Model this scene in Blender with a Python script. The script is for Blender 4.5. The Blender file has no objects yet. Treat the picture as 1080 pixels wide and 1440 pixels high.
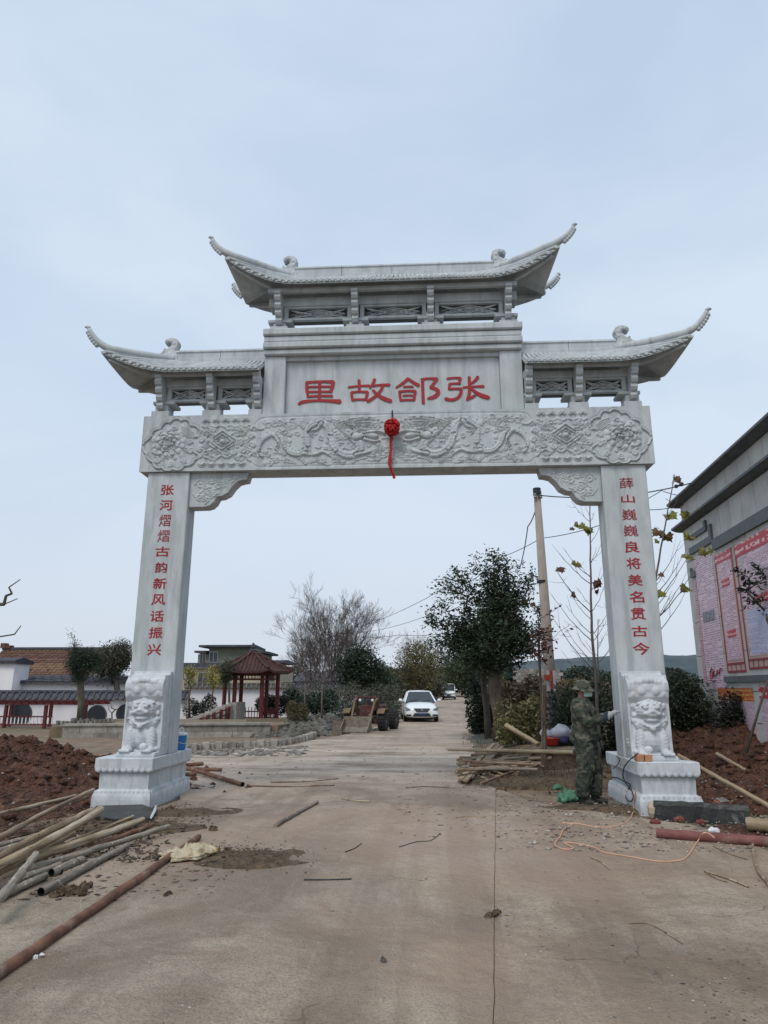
import bpy, bmesh, math, random
import numpy as np
from mathutils import Vector, Matrix, noise as mnoise

SC = bpy.context.scene
COL = SC.collection
rad = math.radians
# ------------------------------------------------------------------ camera
CAM = np.array([.4971, -10.6347, 1.6]); FPX = 970.69
PITCH, YAW, ROLL = rad(14.339), rad(3.3216), rad(-.0825)
cd = bpy.data.cameras.new('camera'); cam = bpy.data.objects.new('camera', cd); COL.objects.link(cam)
cam.location = CAM; cam.rotation_euler = (math.pi / 2 + PITCH, ROLL, YAW)
cd.sensor_fit = 'VERTICAL'; cd.sensor_height = 36; cd.lens = FPX / 1440 * 36
cd.clip_start = .05; cd.clip_end = 4000
SC.camera = cam
# ------------------------------------------------------------------ sky, sun, exposure
SUN_EL, SUN_AZ = rad(52), rad(200)          # azimuth clockwise from +Y
W = bpy.data.worlds.new('World'); SC.world = W; W.use_nodes = True
nt = W.node_tree; nt.nodes.clear()
_o = nt.nodes.new('ShaderNodeOutputWorld'); _b = nt.nodes.new('ShaderNodeBackground')
_s = nt.nodes.new('ShaderNodeTexSky'); _s.sky_type = 'NISHITA'; _s.sun_disc = False
_s.sun_elevation = SUN_EL; _s.sun_rotation = SUN_AZ; _s.dust_density = 3; _s.air_density = 1.2
_tc = nt.nodes.new('ShaderNodeTexCoord')
_n = nt.nodes.new('ShaderNodeTexNoise'); _n.inputs['Scale'].default_value = 1.6; _n.inputs['Detail'].default_value = 5; _n.inputs['Distortion'].default_value = .3
_mp = nt.nodes.new('ShaderNodeMapping'); _mp.inputs['Scale'].default_value = (1, 1, 2.2)
_cr = nt.nodes.new('ShaderNodeValToRGB')    # the overcast deck: pale blue grey, thicker and thinner cloud
_cr.color_ramp.elements[0].position = .36; _cr.color_ramp.elements[0].color = (4.8, 5.95, 7.55, 1)
_cr.color_ramp.elements[1].position = .66; _cr.color_ramp.elements[1].color = (6.35, 7.3, 8.45, 1)
_sx = nt.nodes.new('ShaderNodeSeparateXYZ')
_mr = nt.nodes.new('ShaderNodeMapRange'); _mr.inputs['From Min'].default_value = 0; _mr.inputs['From Max'].default_value = .42
_mr.inputs['To Min'].default_value = 1; _mr.inputs['To Max'].default_value = 0; _mr.interpolation_type = 'SMOOTHSTEP'
_mh = nt.nodes.new('ShaderNodeMix'); _mh.data_type = 'RGBA'; _mh.inputs['B'].default_value = (6.1, 6.75, 7.7, 1)
_mx = nt.nodes.new('ShaderNodeMix'); _mx.data_type = 'RGBA'; _mx.inputs['Factor'].default_value = .9
L = nt.links.new
L(_tc.outputs['Generated'], _mp.inputs['Vector']); L(_mp.outputs['Vector'], _n.inputs['Vector']); L(_n.outputs['Fac'], _cr.inputs['Fac'])
L(_tc.outputs['Generated'], _sx.inputs[0]); L(_sx.outputs['Z'], _mr.inputs['Value'])
L(_mr.outputs['Result'], _mh.inputs['Factor']); L(_cr.outputs['Color'], _mh.inputs['A'])
L(_s.outputs['Color'], _mx.inputs['A']); L(_mh.outputs['Result'], _mx.inputs['B'])
L(_mx.outputs['Result'], _b.inputs['Color']); L(_b.outputs['Background'], _o.inputs['Surface'])
_b.inputs['Strength'].default_value = .1
sd = bpy.data.lights.new('sun', 'SUN'); sun = bpy.data.objects.new('sun', sd); COL.objects.link(sun)
sd.energy = 1.5; sd.angle = rad(24); sd.color = (1, .93, .85)
_dir = Vector((math.sin(SUN_AZ) * math.cos(SUN_EL), math.cos(SUN_AZ) * math.cos(SUN_EL), math.sin(SUN_EL)))
sun.rotation_euler = _dir.to_track_quat('Z', 'Y').to_euler(); sun.location = (0, -20, 30)
SC.view_settings.view_transform = 'Standard'; SC.view_settings.look = 'None'
SC.view_settings.exposure = .2; SC.view_settings.gamma = 1
try: SC.view_settings.use_curve_mapping = False
except Exception: pass
SC.render.engine = 'CYCLES'
SC.cycles.max_bounces = 6; SC.cycles.transparent_max_bounces = 6

# ------------------------------------------------------------------ from a sight line to a place
def ray(px, py):
    X = (px - 540) / FPX; Z = -(py - 720) / FPX
    X, Z = X * math.cos(ROLL) + Z * math.sin(ROLL), -X * math.sin(ROLL) + Z * math.cos(ROLL)
    y = math.cos(PITCH) - Z * math.sin(PITCH); z = math.sin(PITCH) + Z * math.cos(PITCH)
    return np.array([X * math.cos(YAW) - y * math.sin(YAW), X * math.sin(YAW) + y * math.cos(YAW), z])
def atY(px, py, Y): r = ray(px, py); return CAM + r * (Y - CAM[1]) / r[1]
def gz(x, y):                               # the lie of the land: flat, rising gently far up the road
    return 0.0 if y < 30 else (.0062 * (y - 30) + (0 if y < 95 else .012 * (y - 95)) if y < 160 else .0062 * 130 + .78)
def gr(px, py, z=0):
    r = ray(px, py); zz = z
    for _ in range(12):
        p = CAM + r * (zz - CAM[2]) / min(r[2], -1e-4); zz = z + gz(p[0], min(p[1], 200))
    return np.array([p[0], p[1], zz])

# ------------------------------------------------------------------ mesh building
class MB:
    def __init__(s): s.v = []; s.f = []; s.mi = []; s.m = 0; s.sm = []; s.smooth = False
    def add(s, vs, fs):
        n = len(s.v); s.v += [tuple(map(float, p)) for p in vs]
        for f in fs: s.f.append(tuple(n + i for i in f)); s.mi.append(s.m); s.sm.append(s.smooth)
        return s
    def box(s, a, b, M=None, taper=None):
        x0, y0, z0 = a; x1, y1, z1 = b
        vs = [(x0, y0, z0), (x1, y0, z0), (x1, y1, z0), (x0, y1, z0), (x0, y0, z1), (x1, y0, z1), (x1, y1, z1), (x0, y1, z1)]
        if taper:
            cx, cy = (x0 + x1) / 2, (y0 + y1) / 2
            vs = vs[:4] + [(cx + (x - cx) * taper, cy + (y - cy) * taper, z) for x, y, z in vs[4:]]
        if M is not None: vs = [M @ Vector(v) for v in vs]
        return s.add(vs, [(0, 3, 2, 1), (4, 5, 6, 7), (0, 1, 5, 4), (1, 2, 6, 5), (2, 3, 7, 6), (3, 0, 4, 7)])
    def cbox(s, c, d, rz=0, M=None):
        T = Matrix.Translation(Vector(c)) @ Matrix.Rotation(rz, 4, 'Z')
        if M is not None: T = T @ M
        return s.box((-d[0] / 2, -d[1] / 2, -d[2] / 2), (d[0] / 2, d[1] / 2, d[2] / 2), T)
    def tube(s, pts, rs, n=8, caps=True, twist=0):
        pts = [Vector(p) for p in pts]
        if not hasattr(rs, '__len__'): rs = [rs] * len(pts)
        up = None; vs = []; fs = []
        for i, p in enumerate(pts):
            t = (pts[min(i + 1, len(pts) - 1)] - pts[max(i - 1, 0)])
            if t.length < 1e-9: t = Vector((0, 0, 1))
            t.normalize()
            if up is None: up = Vector((0, 0, 1)) if abs(t.z) < .9 else Vector((1, 0, 0))
            u = up - t * up.dot(t)
            if u.length < 1e-6: u = t.orthogonal()
            u.normalize(); w = t.cross(u); up = u
            for k in range(n):
                a = 2 * math.pi * k / n + twist
                vs.append(p + (u * math.cos(a) + w * math.sin(a)) * rs[i])
        for i in range(len(pts) - 1):
            for k in range(n):
                a = i * n + k; b = i * n + (k + 1) % n
                fs.append((a, b, b + n, a + n))
        if caps:
            fs.append(tuple(range(n))[::-1]); fs.append(tuple((len(pts) - 1) * n + k for k in range(n)))
        return s.add(vs, fs)
    def lathe(s, prof, c=(0, 0, 0), n=16, M=None):
        vs = []; fs = []
        for r, z in prof:
            for k in range(n):
                a = 2 * math.pi * k / n; v = Vector((r * math.cos(a), r * math.sin(a), z))
                if M is not None: v = M @ v
                vs.append(v + Vector(c))
        for i in range(len(prof) - 1):
            for k in range(n):
                a = i * n + k; b = i * n + (k + 1) % n
                fs.append((a, b, b + n, a + n))
        fs.append(tuple(range(n))[::-1]); fs.append(tuple((len(prof) - 1) * n + k for k in range(n)))
        return s.add(vs, fs)
    def prism(s, poly, lo, hi, axis='y', M=None):
        # poly: 2D outline; axis y: (x,z) outline extruded from y=lo to hi; axis x: (y,z); axis z: (x,y)
        def q(p, t):
            v = {'y': (p[0], t, p[1]), 'x': (t, p[0], p[1]), 'z': (p[0], p[1], t)}[axis]
            return M @ Vector(v) if M is not None else v
        n = len(poly); vs = [q(p, lo) for p in poly] + [q(p, hi) for p in poly]
        fs = [tuple(range(n)), tuple(range(2 * n - 1, n - 1, -1))]
        fs += [(i, i + n, (i + 1) % n + n, (i + 1) % n) for i in range(n)]
        return s.add(vs, fs)
    def ball(s, c, r, n=10, m=7, M=None):
        rr = r if hasattr(r, '__len__') else (r, r, r)
        vs = []; fs = []
        for i in range(m + 1):
            th = math.pi * i / m
            for k in range(n):
                a = 2 * math.pi * k / n
                v = Vector((rr[0] * math.sin(th) * math.cos(a), rr[1] * math.sin(th) * math.sin(a), rr[2] * math.cos(th)))
                if M is not None: v = M @ v
                vs.append(v + Vector(c))
        for i in range(m):
            for k in range(n):
                a = i * n + k; b = i * n + (k + 1) % n
                fs.append((a + n, b + n, b, a))
        return s.add(vs, fs)
    def grid(s, P):                          # P: rows x cols x 3 array
        h, w = P.shape[:2]; vs = P.reshape(-1, 3).tolist()
        fs = [(i * w + j, i * w + j + 1, (i + 1) * w + j + 1, (i + 1) * w + j) for i in range(h - 1) for j in range(w - 1)]
        return s.add(vs, fs)
    def build(s, name, mats, parent=None, world=True, smooth=None, bevel=0, recalc=True, origin=None):
        me = bpy.data.meshes.new(name)
        off = Vector((0, 0, 0))
        V = s.v
        if parent is not None and world:
            Mi = world_matrix(parent).inverted(); V = [tuple(Mi @ Vector(v)) for v in s.v]
        if origin is not None:
            V = [(v[0] - origin[0], v[1] - origin[1], v[2] - origin[2]) for v in V]
        me.from_pydata(V, [], s.f)
        mats = mats if isinstance(mats, (list, tuple)) else [mats]
        for m in mats: me.materials.append(m)
        if len(mats) > 1: me.polygons.foreach_set('material_index', s.mi)
        if smooth is None: me.polygons.foreach_set('use_smooth', s.sm)
        elif smooth: me.polygons.foreach_set('use_smooth', [True] * len(s.f))
        if recalc or bevel:
            bm = bmesh.new(); bm.from_mesh(me)
            if recalc: bmesh.ops.recalc_face_normals(bm, faces=bm.faces)
            if bevel:
                es = [e for e in bm.edges if len(e.link_faces) == 2 and e.calc_face_angle(0) > .6]
                bmesh.ops.bevel(bm, geom=es, offset=bevel, segments=1, affect='EDGES', clamp_overlap=True)
            bm.to_mesh(me); bm.free()
        me.update()
        o = bpy.data.objects.new(name, me); COL.objects.link(o)
        if parent is not None: o.parent = parent
        if origin is not None: o.location = origin
        return o
WM = {}
def world_matrix(o):
    M = Matrix.LocRotScale(o.location, o.rotation_euler, o.scale)
    return world_matrix(o.parent) @ M if o.parent else M
def tag(o, label=None, cat=None, group=None, kind=None):
    if label: o['label'] = label
    if cat: o['category'] = cat
    if group: o['group'] = group
    if kind: o['kind'] = kind
    return o
def thing(name, label, cat, loc=(0, 0, 0), rz=0, group=None):
    o = bpy.data.objects.new(name, None); COL.objects.link(o)
    o.empty_display_size = .2; o.location = loc; o.rotation_euler = (0, 0, rz)
    return tag(o, label, cat, group)
def single(mb, name, mat, label, cat, group=None, **k):
    v = np.array(mb.v); o3 = ((v[:, 0].min() + v[:, 0].max()) / 2, (v[:, 1].min() + v[:, 1].max()) / 2, v[:, 2].min())
    return tag(mb.build(name, mat, origin=o3, **k), label, cat, group)
def struct(o): o['kind'] = 'structure'; return o
def stuff(o): o['kind'] = 'stuff'; return o
def copy_tree(o, parent=None):
    c = o.copy(); COL.objects.link(c); c.parent = parent
    for ch in list(o.children): copy_tree(ch, c)
    return c
def np_mesh(name, V, F, mat, parent=None, attr=None, smooth=False):
    """V Nx3 array, F MxK array of indices (K fixed)."""
    me = bpy.data.meshes.new(name); V = np.asarray(V, dtype=np.float32); F = np.asarray(F, dtype=np.int32)
    me.vertices.add(len(V)); me.vertices.foreach_set('co', V.ravel())
    K = F.shape[1]
    me.loops.add(F.size); me.loops.foreach_set('vertex_index', F.ravel())
    me.polygons.add(len(F)); me.polygons.foreach_set('loop_start', np.arange(0, F.size, K, dtype=np.int32))
    me.polygons.foreach_set('loop_total', np.full(len(F), K, dtype=np.int32))
    if smooth: me.polygons.foreach_set('use_smooth', np.ones(len(F), dtype=bool))
    if attr is not None:
        a = me.attributes.new('var', 'FLOAT', 'POINT'); a.data.foreach_set('value', np.asarray(attr, dtype=np.float32))
    me.materials.append(mat); me.update(calc_edges=True); me.validate()
    o = bpy.data.objects.new(name, me); COL.objects.link(o)
    if parent is not None: o.parent = parent
    return o
def grid_faces(h, w):
    i = np.arange((h - 1) * (w - 1)); r = i // (w - 1); c = i % (w - 1); a = r * w + c
    return np.stack([a, a + 1, a + w + 1, a + w], 1)
def vnoise(x, y, s=1.0, oct=3, seed=0):
    """value noise on arrays"""
    x = np.asarray(x, float); y = np.asarray(y, float); out = np.zeros(np.broadcast(x, y).shape); amp = 1; tot = 0
    rs = np.random.RandomState(seed); T = rs.rand(256, 256)
    for k in range(oct):
        X = x * s * 2 ** k + 17.3 * k; Y = y * s * 2 ** k + 9.1 * k
        xi = np.floor(X).astype(int); yi = np.floor(Y).astype(int); fx = X - xi; fy = Y - yi
        fx = fx * fx * (3 - 2 * fx); fy = fy * fy * (3 - 2 * fy)
        g = lambda a, b: T[(xi + a) % 256, (yi + b) % 256]
        out += amp * ((g(0, 0) * (1 - fx) + g(1, 0) * fx) * (1 - fy) + (g(0, 1) * (1 - fx) + g(1, 1) * fx) * fy)
        tot += amp; amp *= .5
    return out / tot * 2 - 1

# ------------------------------------------------------------------ materials
def mat(name, c1, c2=None, rough=.75, scale=6, bump=.15, bscale=None, detail=6, c3=None, c3s=.6, c3lo=.55, c3hi=.75,
        metal=0, stretch=(1, 1, 1), objvar=0, var=0, spec=.35, trans=0, coat=0, speck=None, coord='Object', bdist=.02, streak=None):
    m = bpy.data.materials.new(name); m.use_nodes = True; t = m.node_tree; N = t.nodes.new; K = t.links.new
    b = t.nodes['Principled BSDF']; b.inputs['Roughness'].default_value = rough; b.inputs['Metallic'].default_value = metal
    b.inputs['Specular IOR Level'].default_value = spec; b.inputs['Coat Weight'].default_value = coat
    tc = N('ShaderNodeTexCoord'); mp = N('ShaderNodeMapping'); mp.inputs['Scale'].default_value = stretch
    K(tc.outputs[coord], mp.inputs['Vector'])
    n1 = N('ShaderNodeTexNoise'); n1.inputs['Scale'].default_value = scale; n1.inputs['Detail'].default_value = detail; n1.inputs['Roughness'].default_value = .62
    K(mp.outputs['Vector'], n1.inputs['Vector'])
    c2 = c2 or tuple(x * .7 for x in c1)
    cr = N('ShaderNodeValToRGB'); e = cr.color_ramp.elements
    e[0].position = .36; e[0].color = (*c2, 1); e[1].position = .64; e[1].color = (*c1, 1)
    K(n1.outputs['Fac'], cr.inputs['Fac']); out = cr.outputs['Color']
    def mix(fac, A, B, mode='MIX'):
        x = N('ShaderNodeMix'); x.data_type = 'RGBA'; x.blend_type = mode
        if isinstance(fac, float): x.inputs['Factor'].default_value = fac
        else: K(fac, x.inputs['Factor'])
        for s, v in (('A', A), ('B', B)):
            if isinstance(v, tuple): x.inputs[s].default_value = (*v, 1)
            else: K(v, x.inputs[s])
        return x.outputs['Result']
    if c3:
        n2 = N('ShaderNodeTexNoise'); n2.inputs['Scale'].default_value = c3s; n2.inputs['Detail'].default_value = 7; n2.inputs['Roughness'].default_value = .68
        K(mp.outputs['Vector'], n2.inputs['Vector'])
        r2 = N('ShaderNodeMapRange'); r2.inputs['From Min'].default_value = c3lo; r2.inputs['From Max'].default_value = c3hi
        K(n2.outputs['Fac'], r2.inputs['Value']); out = mix(r2.outputs['Result'], out, c3)
    if speck:                                # (colour, scale, threshold)
        n3 = N('ShaderNodeTexNoise'); n3.inputs['Scale'].default_value = speck[1]; n3.inputs['Detail'].default_value = 2
        K(tc.outputs[coord], n3.inputs['Vector'])
        r3 = N('ShaderNodeMapRange'); r3.inputs['From Min'].default_value = speck[2]; r3.inputs['From Max'].default_value = speck[2] + .08
        K(n3.outputs['Fac'], r3.inputs['Value']); out = mix(r3.outputs['Result'], out, speck[0])
    if streak:                               # (colour, horizontal scale, vertical scale, threshold, amount): run-off stains
        mp5 = N('ShaderNodeMapping'); mp5.inputs['Scale'].default_value = (streak[1], streak[1], streak[2]); K(tc.outputs[coord], mp5.inputs['Vector'])
        n5 = N('ShaderNodeTexNoise'); n5.inputs['Scale'].default_value = 1; n5.inputs['Detail'].default_value = 6; n5.inputs['Roughness'].default_value = .65; K(mp5.outputs['Vector'], n5.inputs['Vector'])
        r5 = N('ShaderNodeMapRange'); r5.inputs['From Min'].default_value = streak[3]; r5.inputs['From Max'].default_value = streak[3] + .16; r5.inputs['To Max'].default_value = streak[4]; K(n5.outputs['Fac'], r5.inputs['Value']); out = mix(r5.outputs['Result'], out, streak[0])
    def scalevar(sock, amt):
        nonlocal out
        r = N('ShaderNodeMapRange'); r.inputs['To Min'].default_value = 1 - amt; r.inputs['To Max'].default_value = 1 + amt
        K(sock, r.inputs['Value']); h = N('ShaderNodeHueSaturation'); K(r.outputs['Result'], h.inputs['Value']); K(out, h.inputs['Color'])
        r2_ = N('ShaderNodeMapRange'); r2_.inputs['To Min'].default_value = .5 - amt * .06; r2_.inputs['To Max'].default_value = .5 + amt * .06
        K(sock, r2_.inputs['Value']); K(r2_.outputs['Result'], h.inputs['Hue']); out = h.outputs['Color']
    if objvar:
        oi = N('ShaderNodeObjectInfo'); scalevar(oi.outputs['Random'], objvar)
    if var:
        at = N('ShaderNodeAttribute'); at.attribute_name = 'var'; scalevar(at.outputs['Fac'], var)
    K(out, b.inputs['Base Color'])
    if bump:
        n4 = N('ShaderNodeTexNoise'); n4.inputs['Scale'].default_value = bscale or scale * 4; n4.inputs['Detail'].default_value = 5
        K(mp.outputs['Vector'], n4.inputs['Vector'])
        bp = N('ShaderNodeBump'); bp.inputs['Strength'].default_value = bump; bp.inputs['Distance'].default_value = bdist
        K(n4.outputs['Fac'], bp.inputs['Height']); K(bp.outputs['Normal'], b.inputs['Normal'])
    if trans:
        tb = N('ShaderNodeBsdfTranslucent'); K(out, tb.inputs['Color']); ms = N('ShaderNodeMixShader'); ms.inputs['Fac'].default_value = trans
        K(b.outputs['BSDF'], ms.inputs[1]); K(tb.outputs['BSDF'], ms.inputs[2]); K(ms.outputs['Shader'], t.nodes['Material Output'].inputs['Surface'])
    m['out'] = 1
    return m
M = {}
M['stone'] = mat('stone', (.51, .545, .555), (.40, .435, .45), rough=.8, scale=5, bump=.25, bscale=60, streak=((.27, .30, .305), 7, .7, .5, .6), c3=(.37, .43, .41), c3s=1.3, c3lo=.5, c3hi=.8, speck=((.28, .3, .31), 130, .63), stretch=(1, 1, .35), bdist=.008)
M['stone_white'] = mat('stone_white', (.60, .63, .655), (.47, .50, .525), rough=.85, scale=9, bump=.35, bscale=70, streak=((.33, .36, .36), 9, 1.5, .52, .6), c3=(.38, .43, .42), c3s=2.5, c3lo=.52, c3hi=.8, speck=((.36, .38, .4), 110, .66), bdist=.008)
M['stone_recess_shade'] = mat('stone_recess_shade', (.15, .16, .165), (.10, .11, .115), rough=.85, scale=6, bump=.3, bscale=60, speck=((.22, .24, .25), 120, .62), bdist=.006)  # stone darkened to stand for shade in the lattice recesses
M['red_paint'] = mat('red_paint', (.36, .014, .022), (.25, .010, .016), rough=.55, scale=20, bump=.1)
M['red_paint_worn'] = mat('red_paint_worn', (.30, .022, .035), (.2, .016, .025), rough=.6, scale=30, bump=.1, c3=(.32, .22, .22), c3s=14, c3lo=.6, c3hi=.72)
M['red_silk'] = mat('red_silk', (.5, .008, .012), (.3, .004, .006), rough=.4, scale=30, bump=.2, spec=.4)
M['soil_red'] = mat('soil_red', (.165, .074, .044), (.062, .03, .02), rough=.95, scale=9, bump=1, bscale=26, c3=(.25, .155, .10), c3s=2.2, c3lo=.58, c3hi=.72, speck=((.3, .2, .14), 45, .66), bdist=.12)
M['dirt'] = mat('dirt', (.24, .175, .12), (.14, .10, .07), rough=.95, scale=2.2, bump=.7, bscale=18, c3=(.11, .125, .06), c3s=.35, c3lo=.52, c3hi=.68, speck=((.33, .28, .22), 40, .66), bdist=.03)
M['dirt_dark'] = mat('dirt_dark', (.15, .105, .062), (.065, .047, .031), rough=.95, scale=11, bump=1, bscale=40, speck=((.25, .19, .12), 70, .66), bdist=.03)
M['wood_pole'] = mat('wood_pole', (.31, .22, .145), (.14, .095, .062), rough=.85, scale=24, bump=.6, bscale=60, stretch=(.09, 1, 1), c3=(.44, .38, .30), c3s=9, c3lo=.50, c3hi=.66, objvar=.3, bdist=.012, speck=((.07, .05, .035), 22, .66))
M['wood_grey'] = mat('wood_grey', (.34, .295, .24), (.13, .11, .09), rough=.9, scale=24, bump=.6, bscale=60, stretch=(.09, 1, 1), c3=(.10, .08, .065), c3s=10, c3lo=.54, c3hi=.70, objvar=.25, bdist=.012, speck=((.42, .39, .34), 20, .64))
M['bamboo'] = mat('bamboo', (.40, .32, .21), (.25, .19, .12), rough=.6, scale=20, bump=.3, stretch=(.1, 1, 1), c3=(.13, .095, .06), c3s=8, c3lo=.54, c3hi=.68, objvar=.2)
M['end_grain'] = mat('end_grain', (.34, .27, .2), (.17, .13, .1), rough=.95, scale=30, bump=.3)
M['rust_pipe'] = mat('rust_pipe', (.20, .10, .06), (.10, .052, .035), rough=.8, scale=8, bump=.4, bscale=50, c3=(.30, .22, .16), c3s=3, c3lo=.55, c3hi=.7, bdist=.006)
M['red_pipe'] = mat('red_pipe', (.21, .085, .075), (.13, .05, .045), rough=.8, scale=7, bump=.4, c3=(.2, .15, .11), c3s=2, c3lo=.5, c3hi=.7)
M['sack'] = mat('sack', (.52, .475, .35), (.40, .34, .23), rough=.8, scale=6, bump=.3, bscale=140, c3=(.24, .16, .07), c3s=7, c3lo=.5, c3hi=.66, bdist=.004)
M['white_wall'] = mat('white_wall', (.78, .77, .79), (.68, .67, .69), rough=.9, scale=1.2, bump=.05, c3=(.55, .54, .53), c3s=.7, c3lo=.6, c3hi=.8)
M['dark_tile'] = mat('dark_tile', (.085, .085, .10), (.045, .045, .055), rough=.85, scale=5, bump=.3, objvar=.25)
M['brown_tile'] = mat('brown_tile', (.16, .088, .06), (.105, .056, .038), rough=.9, scale=3, bump=.3, c3=(.13, .085, .06), c3s=1.0, c3lo=.5, c3hi=.7, objvar=.3)
M['red_wood'] = mat('red_wood', (.13, .022, .022), (.075, .014, .014), rough=.6, scale=6, bump=.15, objvar=.12)
M['red_tile'] = mat('red_tile', (.085, .038, .034), (.048, .023, .021), rough=.8, scale=5, bump=.3, objvar=.2)
M['rock'] = mat('rock', (.15, .14, .125), (.07, .067, .06), rough=.95, scale=3, bump=.6, bscale=14, objvar=.35, c3=(.12, .14, .08), c3s=1.5)
M['kerb'] = mat('kerb', (.33, .31, .28), (.2, .19, .17), rough=.95, scale=5, bump=.4, objvar=.25, c3=(.16, .15, .12), c3s=1.2)
M['stump'] = mat('stump', (.26, .245, .22), (.13, .12, .105), rough=.95, scale=8, bump=.4, objvar=.35, stretch=(1, 1, .3))
M['plaster_olive'] = mat('plaster_olive', (.23, .24, .19), (.17, .18, .14), rough=.95, scale=1.5, bump=.1)
M['plaster_cream'] = mat('plaster_cream', (.42, .37, .28), (.32, .28, .21), rough=.95, scale=1.5, bump=.1)
M['glass_dark'] = mat('glass_dark', (.03, .037, .045), (.02, .025, .03), rough=.12, scale=2, bump=0, spec=.6)
M['tyre'] = mat('tyre', (.028, .028, .028), (.018, .018, .018), rough=.9, scale=20, bump=.3)
M['metal_dark'] = mat('metal_dark', (.06, .06, .065), (.03, .03, .033), rough=.5, metal=.6, scale=10, bump=.1)
M['metal_grey'] = mat('metal_grey', (.35, .36, .37), (.25, .26, .27), rough=.4, metal=.8, scale=10, bump=.05)
M['car_white'] = mat('car_white', (.74, .78, .79), (.70, .74, .75), rough=.25, scale=1.5, bump=0, coat=.6, c3=(.5, .47, .43), c3s=2.2, c3lo=.62, c3hi=.85)
M['lamp_glass'] = mat('lamp_glass', (.42, .48, .46), (.2, .24, .24), rough=.12, scale=12, bump=0, metal=.4, coat=.5)
M['plate_blue'] = mat('plate_blue', (.03, .04, .13), (.02, .03, .09), rough=.4, scale=5, bump=0)
M['loader_paint'] = mat('loader_paint', (.10, .028, .024), (.055, .018, .016), rough=.7, scale=6, bump=.3, c3=(.12, .085, .06), c3s=4, c3lo=.5, c3hi=.62)
M['loader_yellow'] = mat('loader_yellow', (.20, .135, .065), (.11, .075, .04), rough=.75, scale=7, bump=.3, c3=(.15, .1, .07), c3s=4, c3lo=.5, c3hi=.65)
M['bucket_steel'] = mat('bucket_steel', (.24, .215, .165), (.15, .135, .11), rough=.7, metal=.2, scale=6, bump=.3, c3=(.13, .08, .05), c3s=4, c3lo=.55, c3hi=.65)
M['bark'] = mat('bark', (.12, .10, .08), (.06, .05, .04), rough=.95, scale=9, bump=.7, bscale=30, stretch=(1, 1, .35), c3=(.12, .14, .07), c3s=3)
M['bark_grey'] = mat('bark_grey', (.13, .105, .095), (.08, .065, .06), rough=.95, scale=9, bump=.4, stretch=(1, 1, .4))
M['bark_plane'] = mat('bark_plane', (.17, .15, .135), (.10, .085, .08), rough=.9, scale=9, bump=.3)
M['concrete_pole'] = mat('concrete_pole', (.36, .32, .28), (.27, .235, .2), rough=.9, scale=5, bump=.2, stretch=(1, 1, .4), c3=(.2, .17, .14), c3s=2, c3lo=.6)
def leafm(n, c, **k):
    return mat(n, c, tuple(x * .62 for x in c), rough=k.pop('rough', .5), scale=1.4, bump=0, var=k.pop('var', .45), trans=k.pop('trans', .22), spec=.4, **k)
M['leaf_dark'] = leafm('leaf_dark', (.040, .066, .036))
M['leaf_pine'] = leafm('leaf_pine', (.032, .052, .030))
M['leaf_mid'] = leafm('leaf_mid', (.075, .098, .042))
M['leaf_olive'] = leafm('leaf_olive', (.17, .155, .062))
M['leaf_yellow'] = leafm('leaf_yellow', (.42, .38, .07), trans=.35)
M['leaf_grey'] = leafm('leaf_grey', (.10, .105, .075))
M['leaf_brown'] = leafm('leaf_brown', (.15, .11, .06))
M['leaf_red'] = leafm('leaf_red', (.13, .035, .03))
M['leaf_shrub'] = leafm('leaf_shrub', (.048, .068, .042))
M['leaf_mag'] = leafm('leaf_mag', (.04, .045, .035))
M['hill_hazed'] = mat('hill_hazed', (.085, .11, .12), (.05, .07, .08), rough=1, scale=.06, bump=0)  # distance haze is put into this bluish albedo
M['black_cable'] = mat('black_cable', (.02, .02, .022), rough=.6, bump=0)
M['black_beam'] = mat('black_beam', (.028, .03, .028), (.015, .016, .016), rough=.45, scale=5, bump=.4, c3=(.17, .165, .15), c3s=3.5, c3lo=.6, c3hi=.72)
M['cord'] = mat('cord', (.62, .36, .26), (.5, .3, .2), rough=.7, bump=0)
M['blue_plastic'] = mat('blue_plastic', (.03, .19, .48), (.02, .15, .4), rough=.4, scale=5, bump=0)
M['white_plastic'] = mat('white_plastic', (.72, .73, .74), (.6, .61, .62), rough=.4, scale=5, bump=0)
M['red_plastic'] = mat('red_plastic', (.62, .06, .035), (.5, .045, .03), rough=.4, scale=5, bump=0)
M['bag_white'] = mat('bag_white', (.5, .52, .56), (.36, .38, .43), rough=.5, scale=9, bump=.5, bscale=14)
M['bag_blue'] = mat('bag_blue', (.05, .05, .14), (.03, .03, .08), rough=.6, scale=9, bump=.5, bscale=14)
M['bag_green'] = mat('bag_green', (.09, .22, .13), (.04, .12, .07), rough=.6, scale=14, bump=.6, bscale=30, c3=(.03, .05, .035), c3s=8, c3lo=.56, c3hi=.64)
M['clay_block'] = mat('clay_block', (.45, .23, .13), (.35, .17, .1), rough=.9, scale=12, bump=.3)
M['brick_red'] = mat('brick_red', (.3, .12, .08), (.2, .08, .055), rough=.95, scale=12, bump=.5, objvar=.3)
M['leaf_litter'] = mat('leaf_litter', (.17, .125, .085), (.08, .06, .045), rough=.95, scale=30, bump=0, var=.6)
M['pebble'] = mat('pebble', (.33, .30, .27), (.2, .18, .16), rough=.95, scale=30, bump=.2, var=.6)
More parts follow.
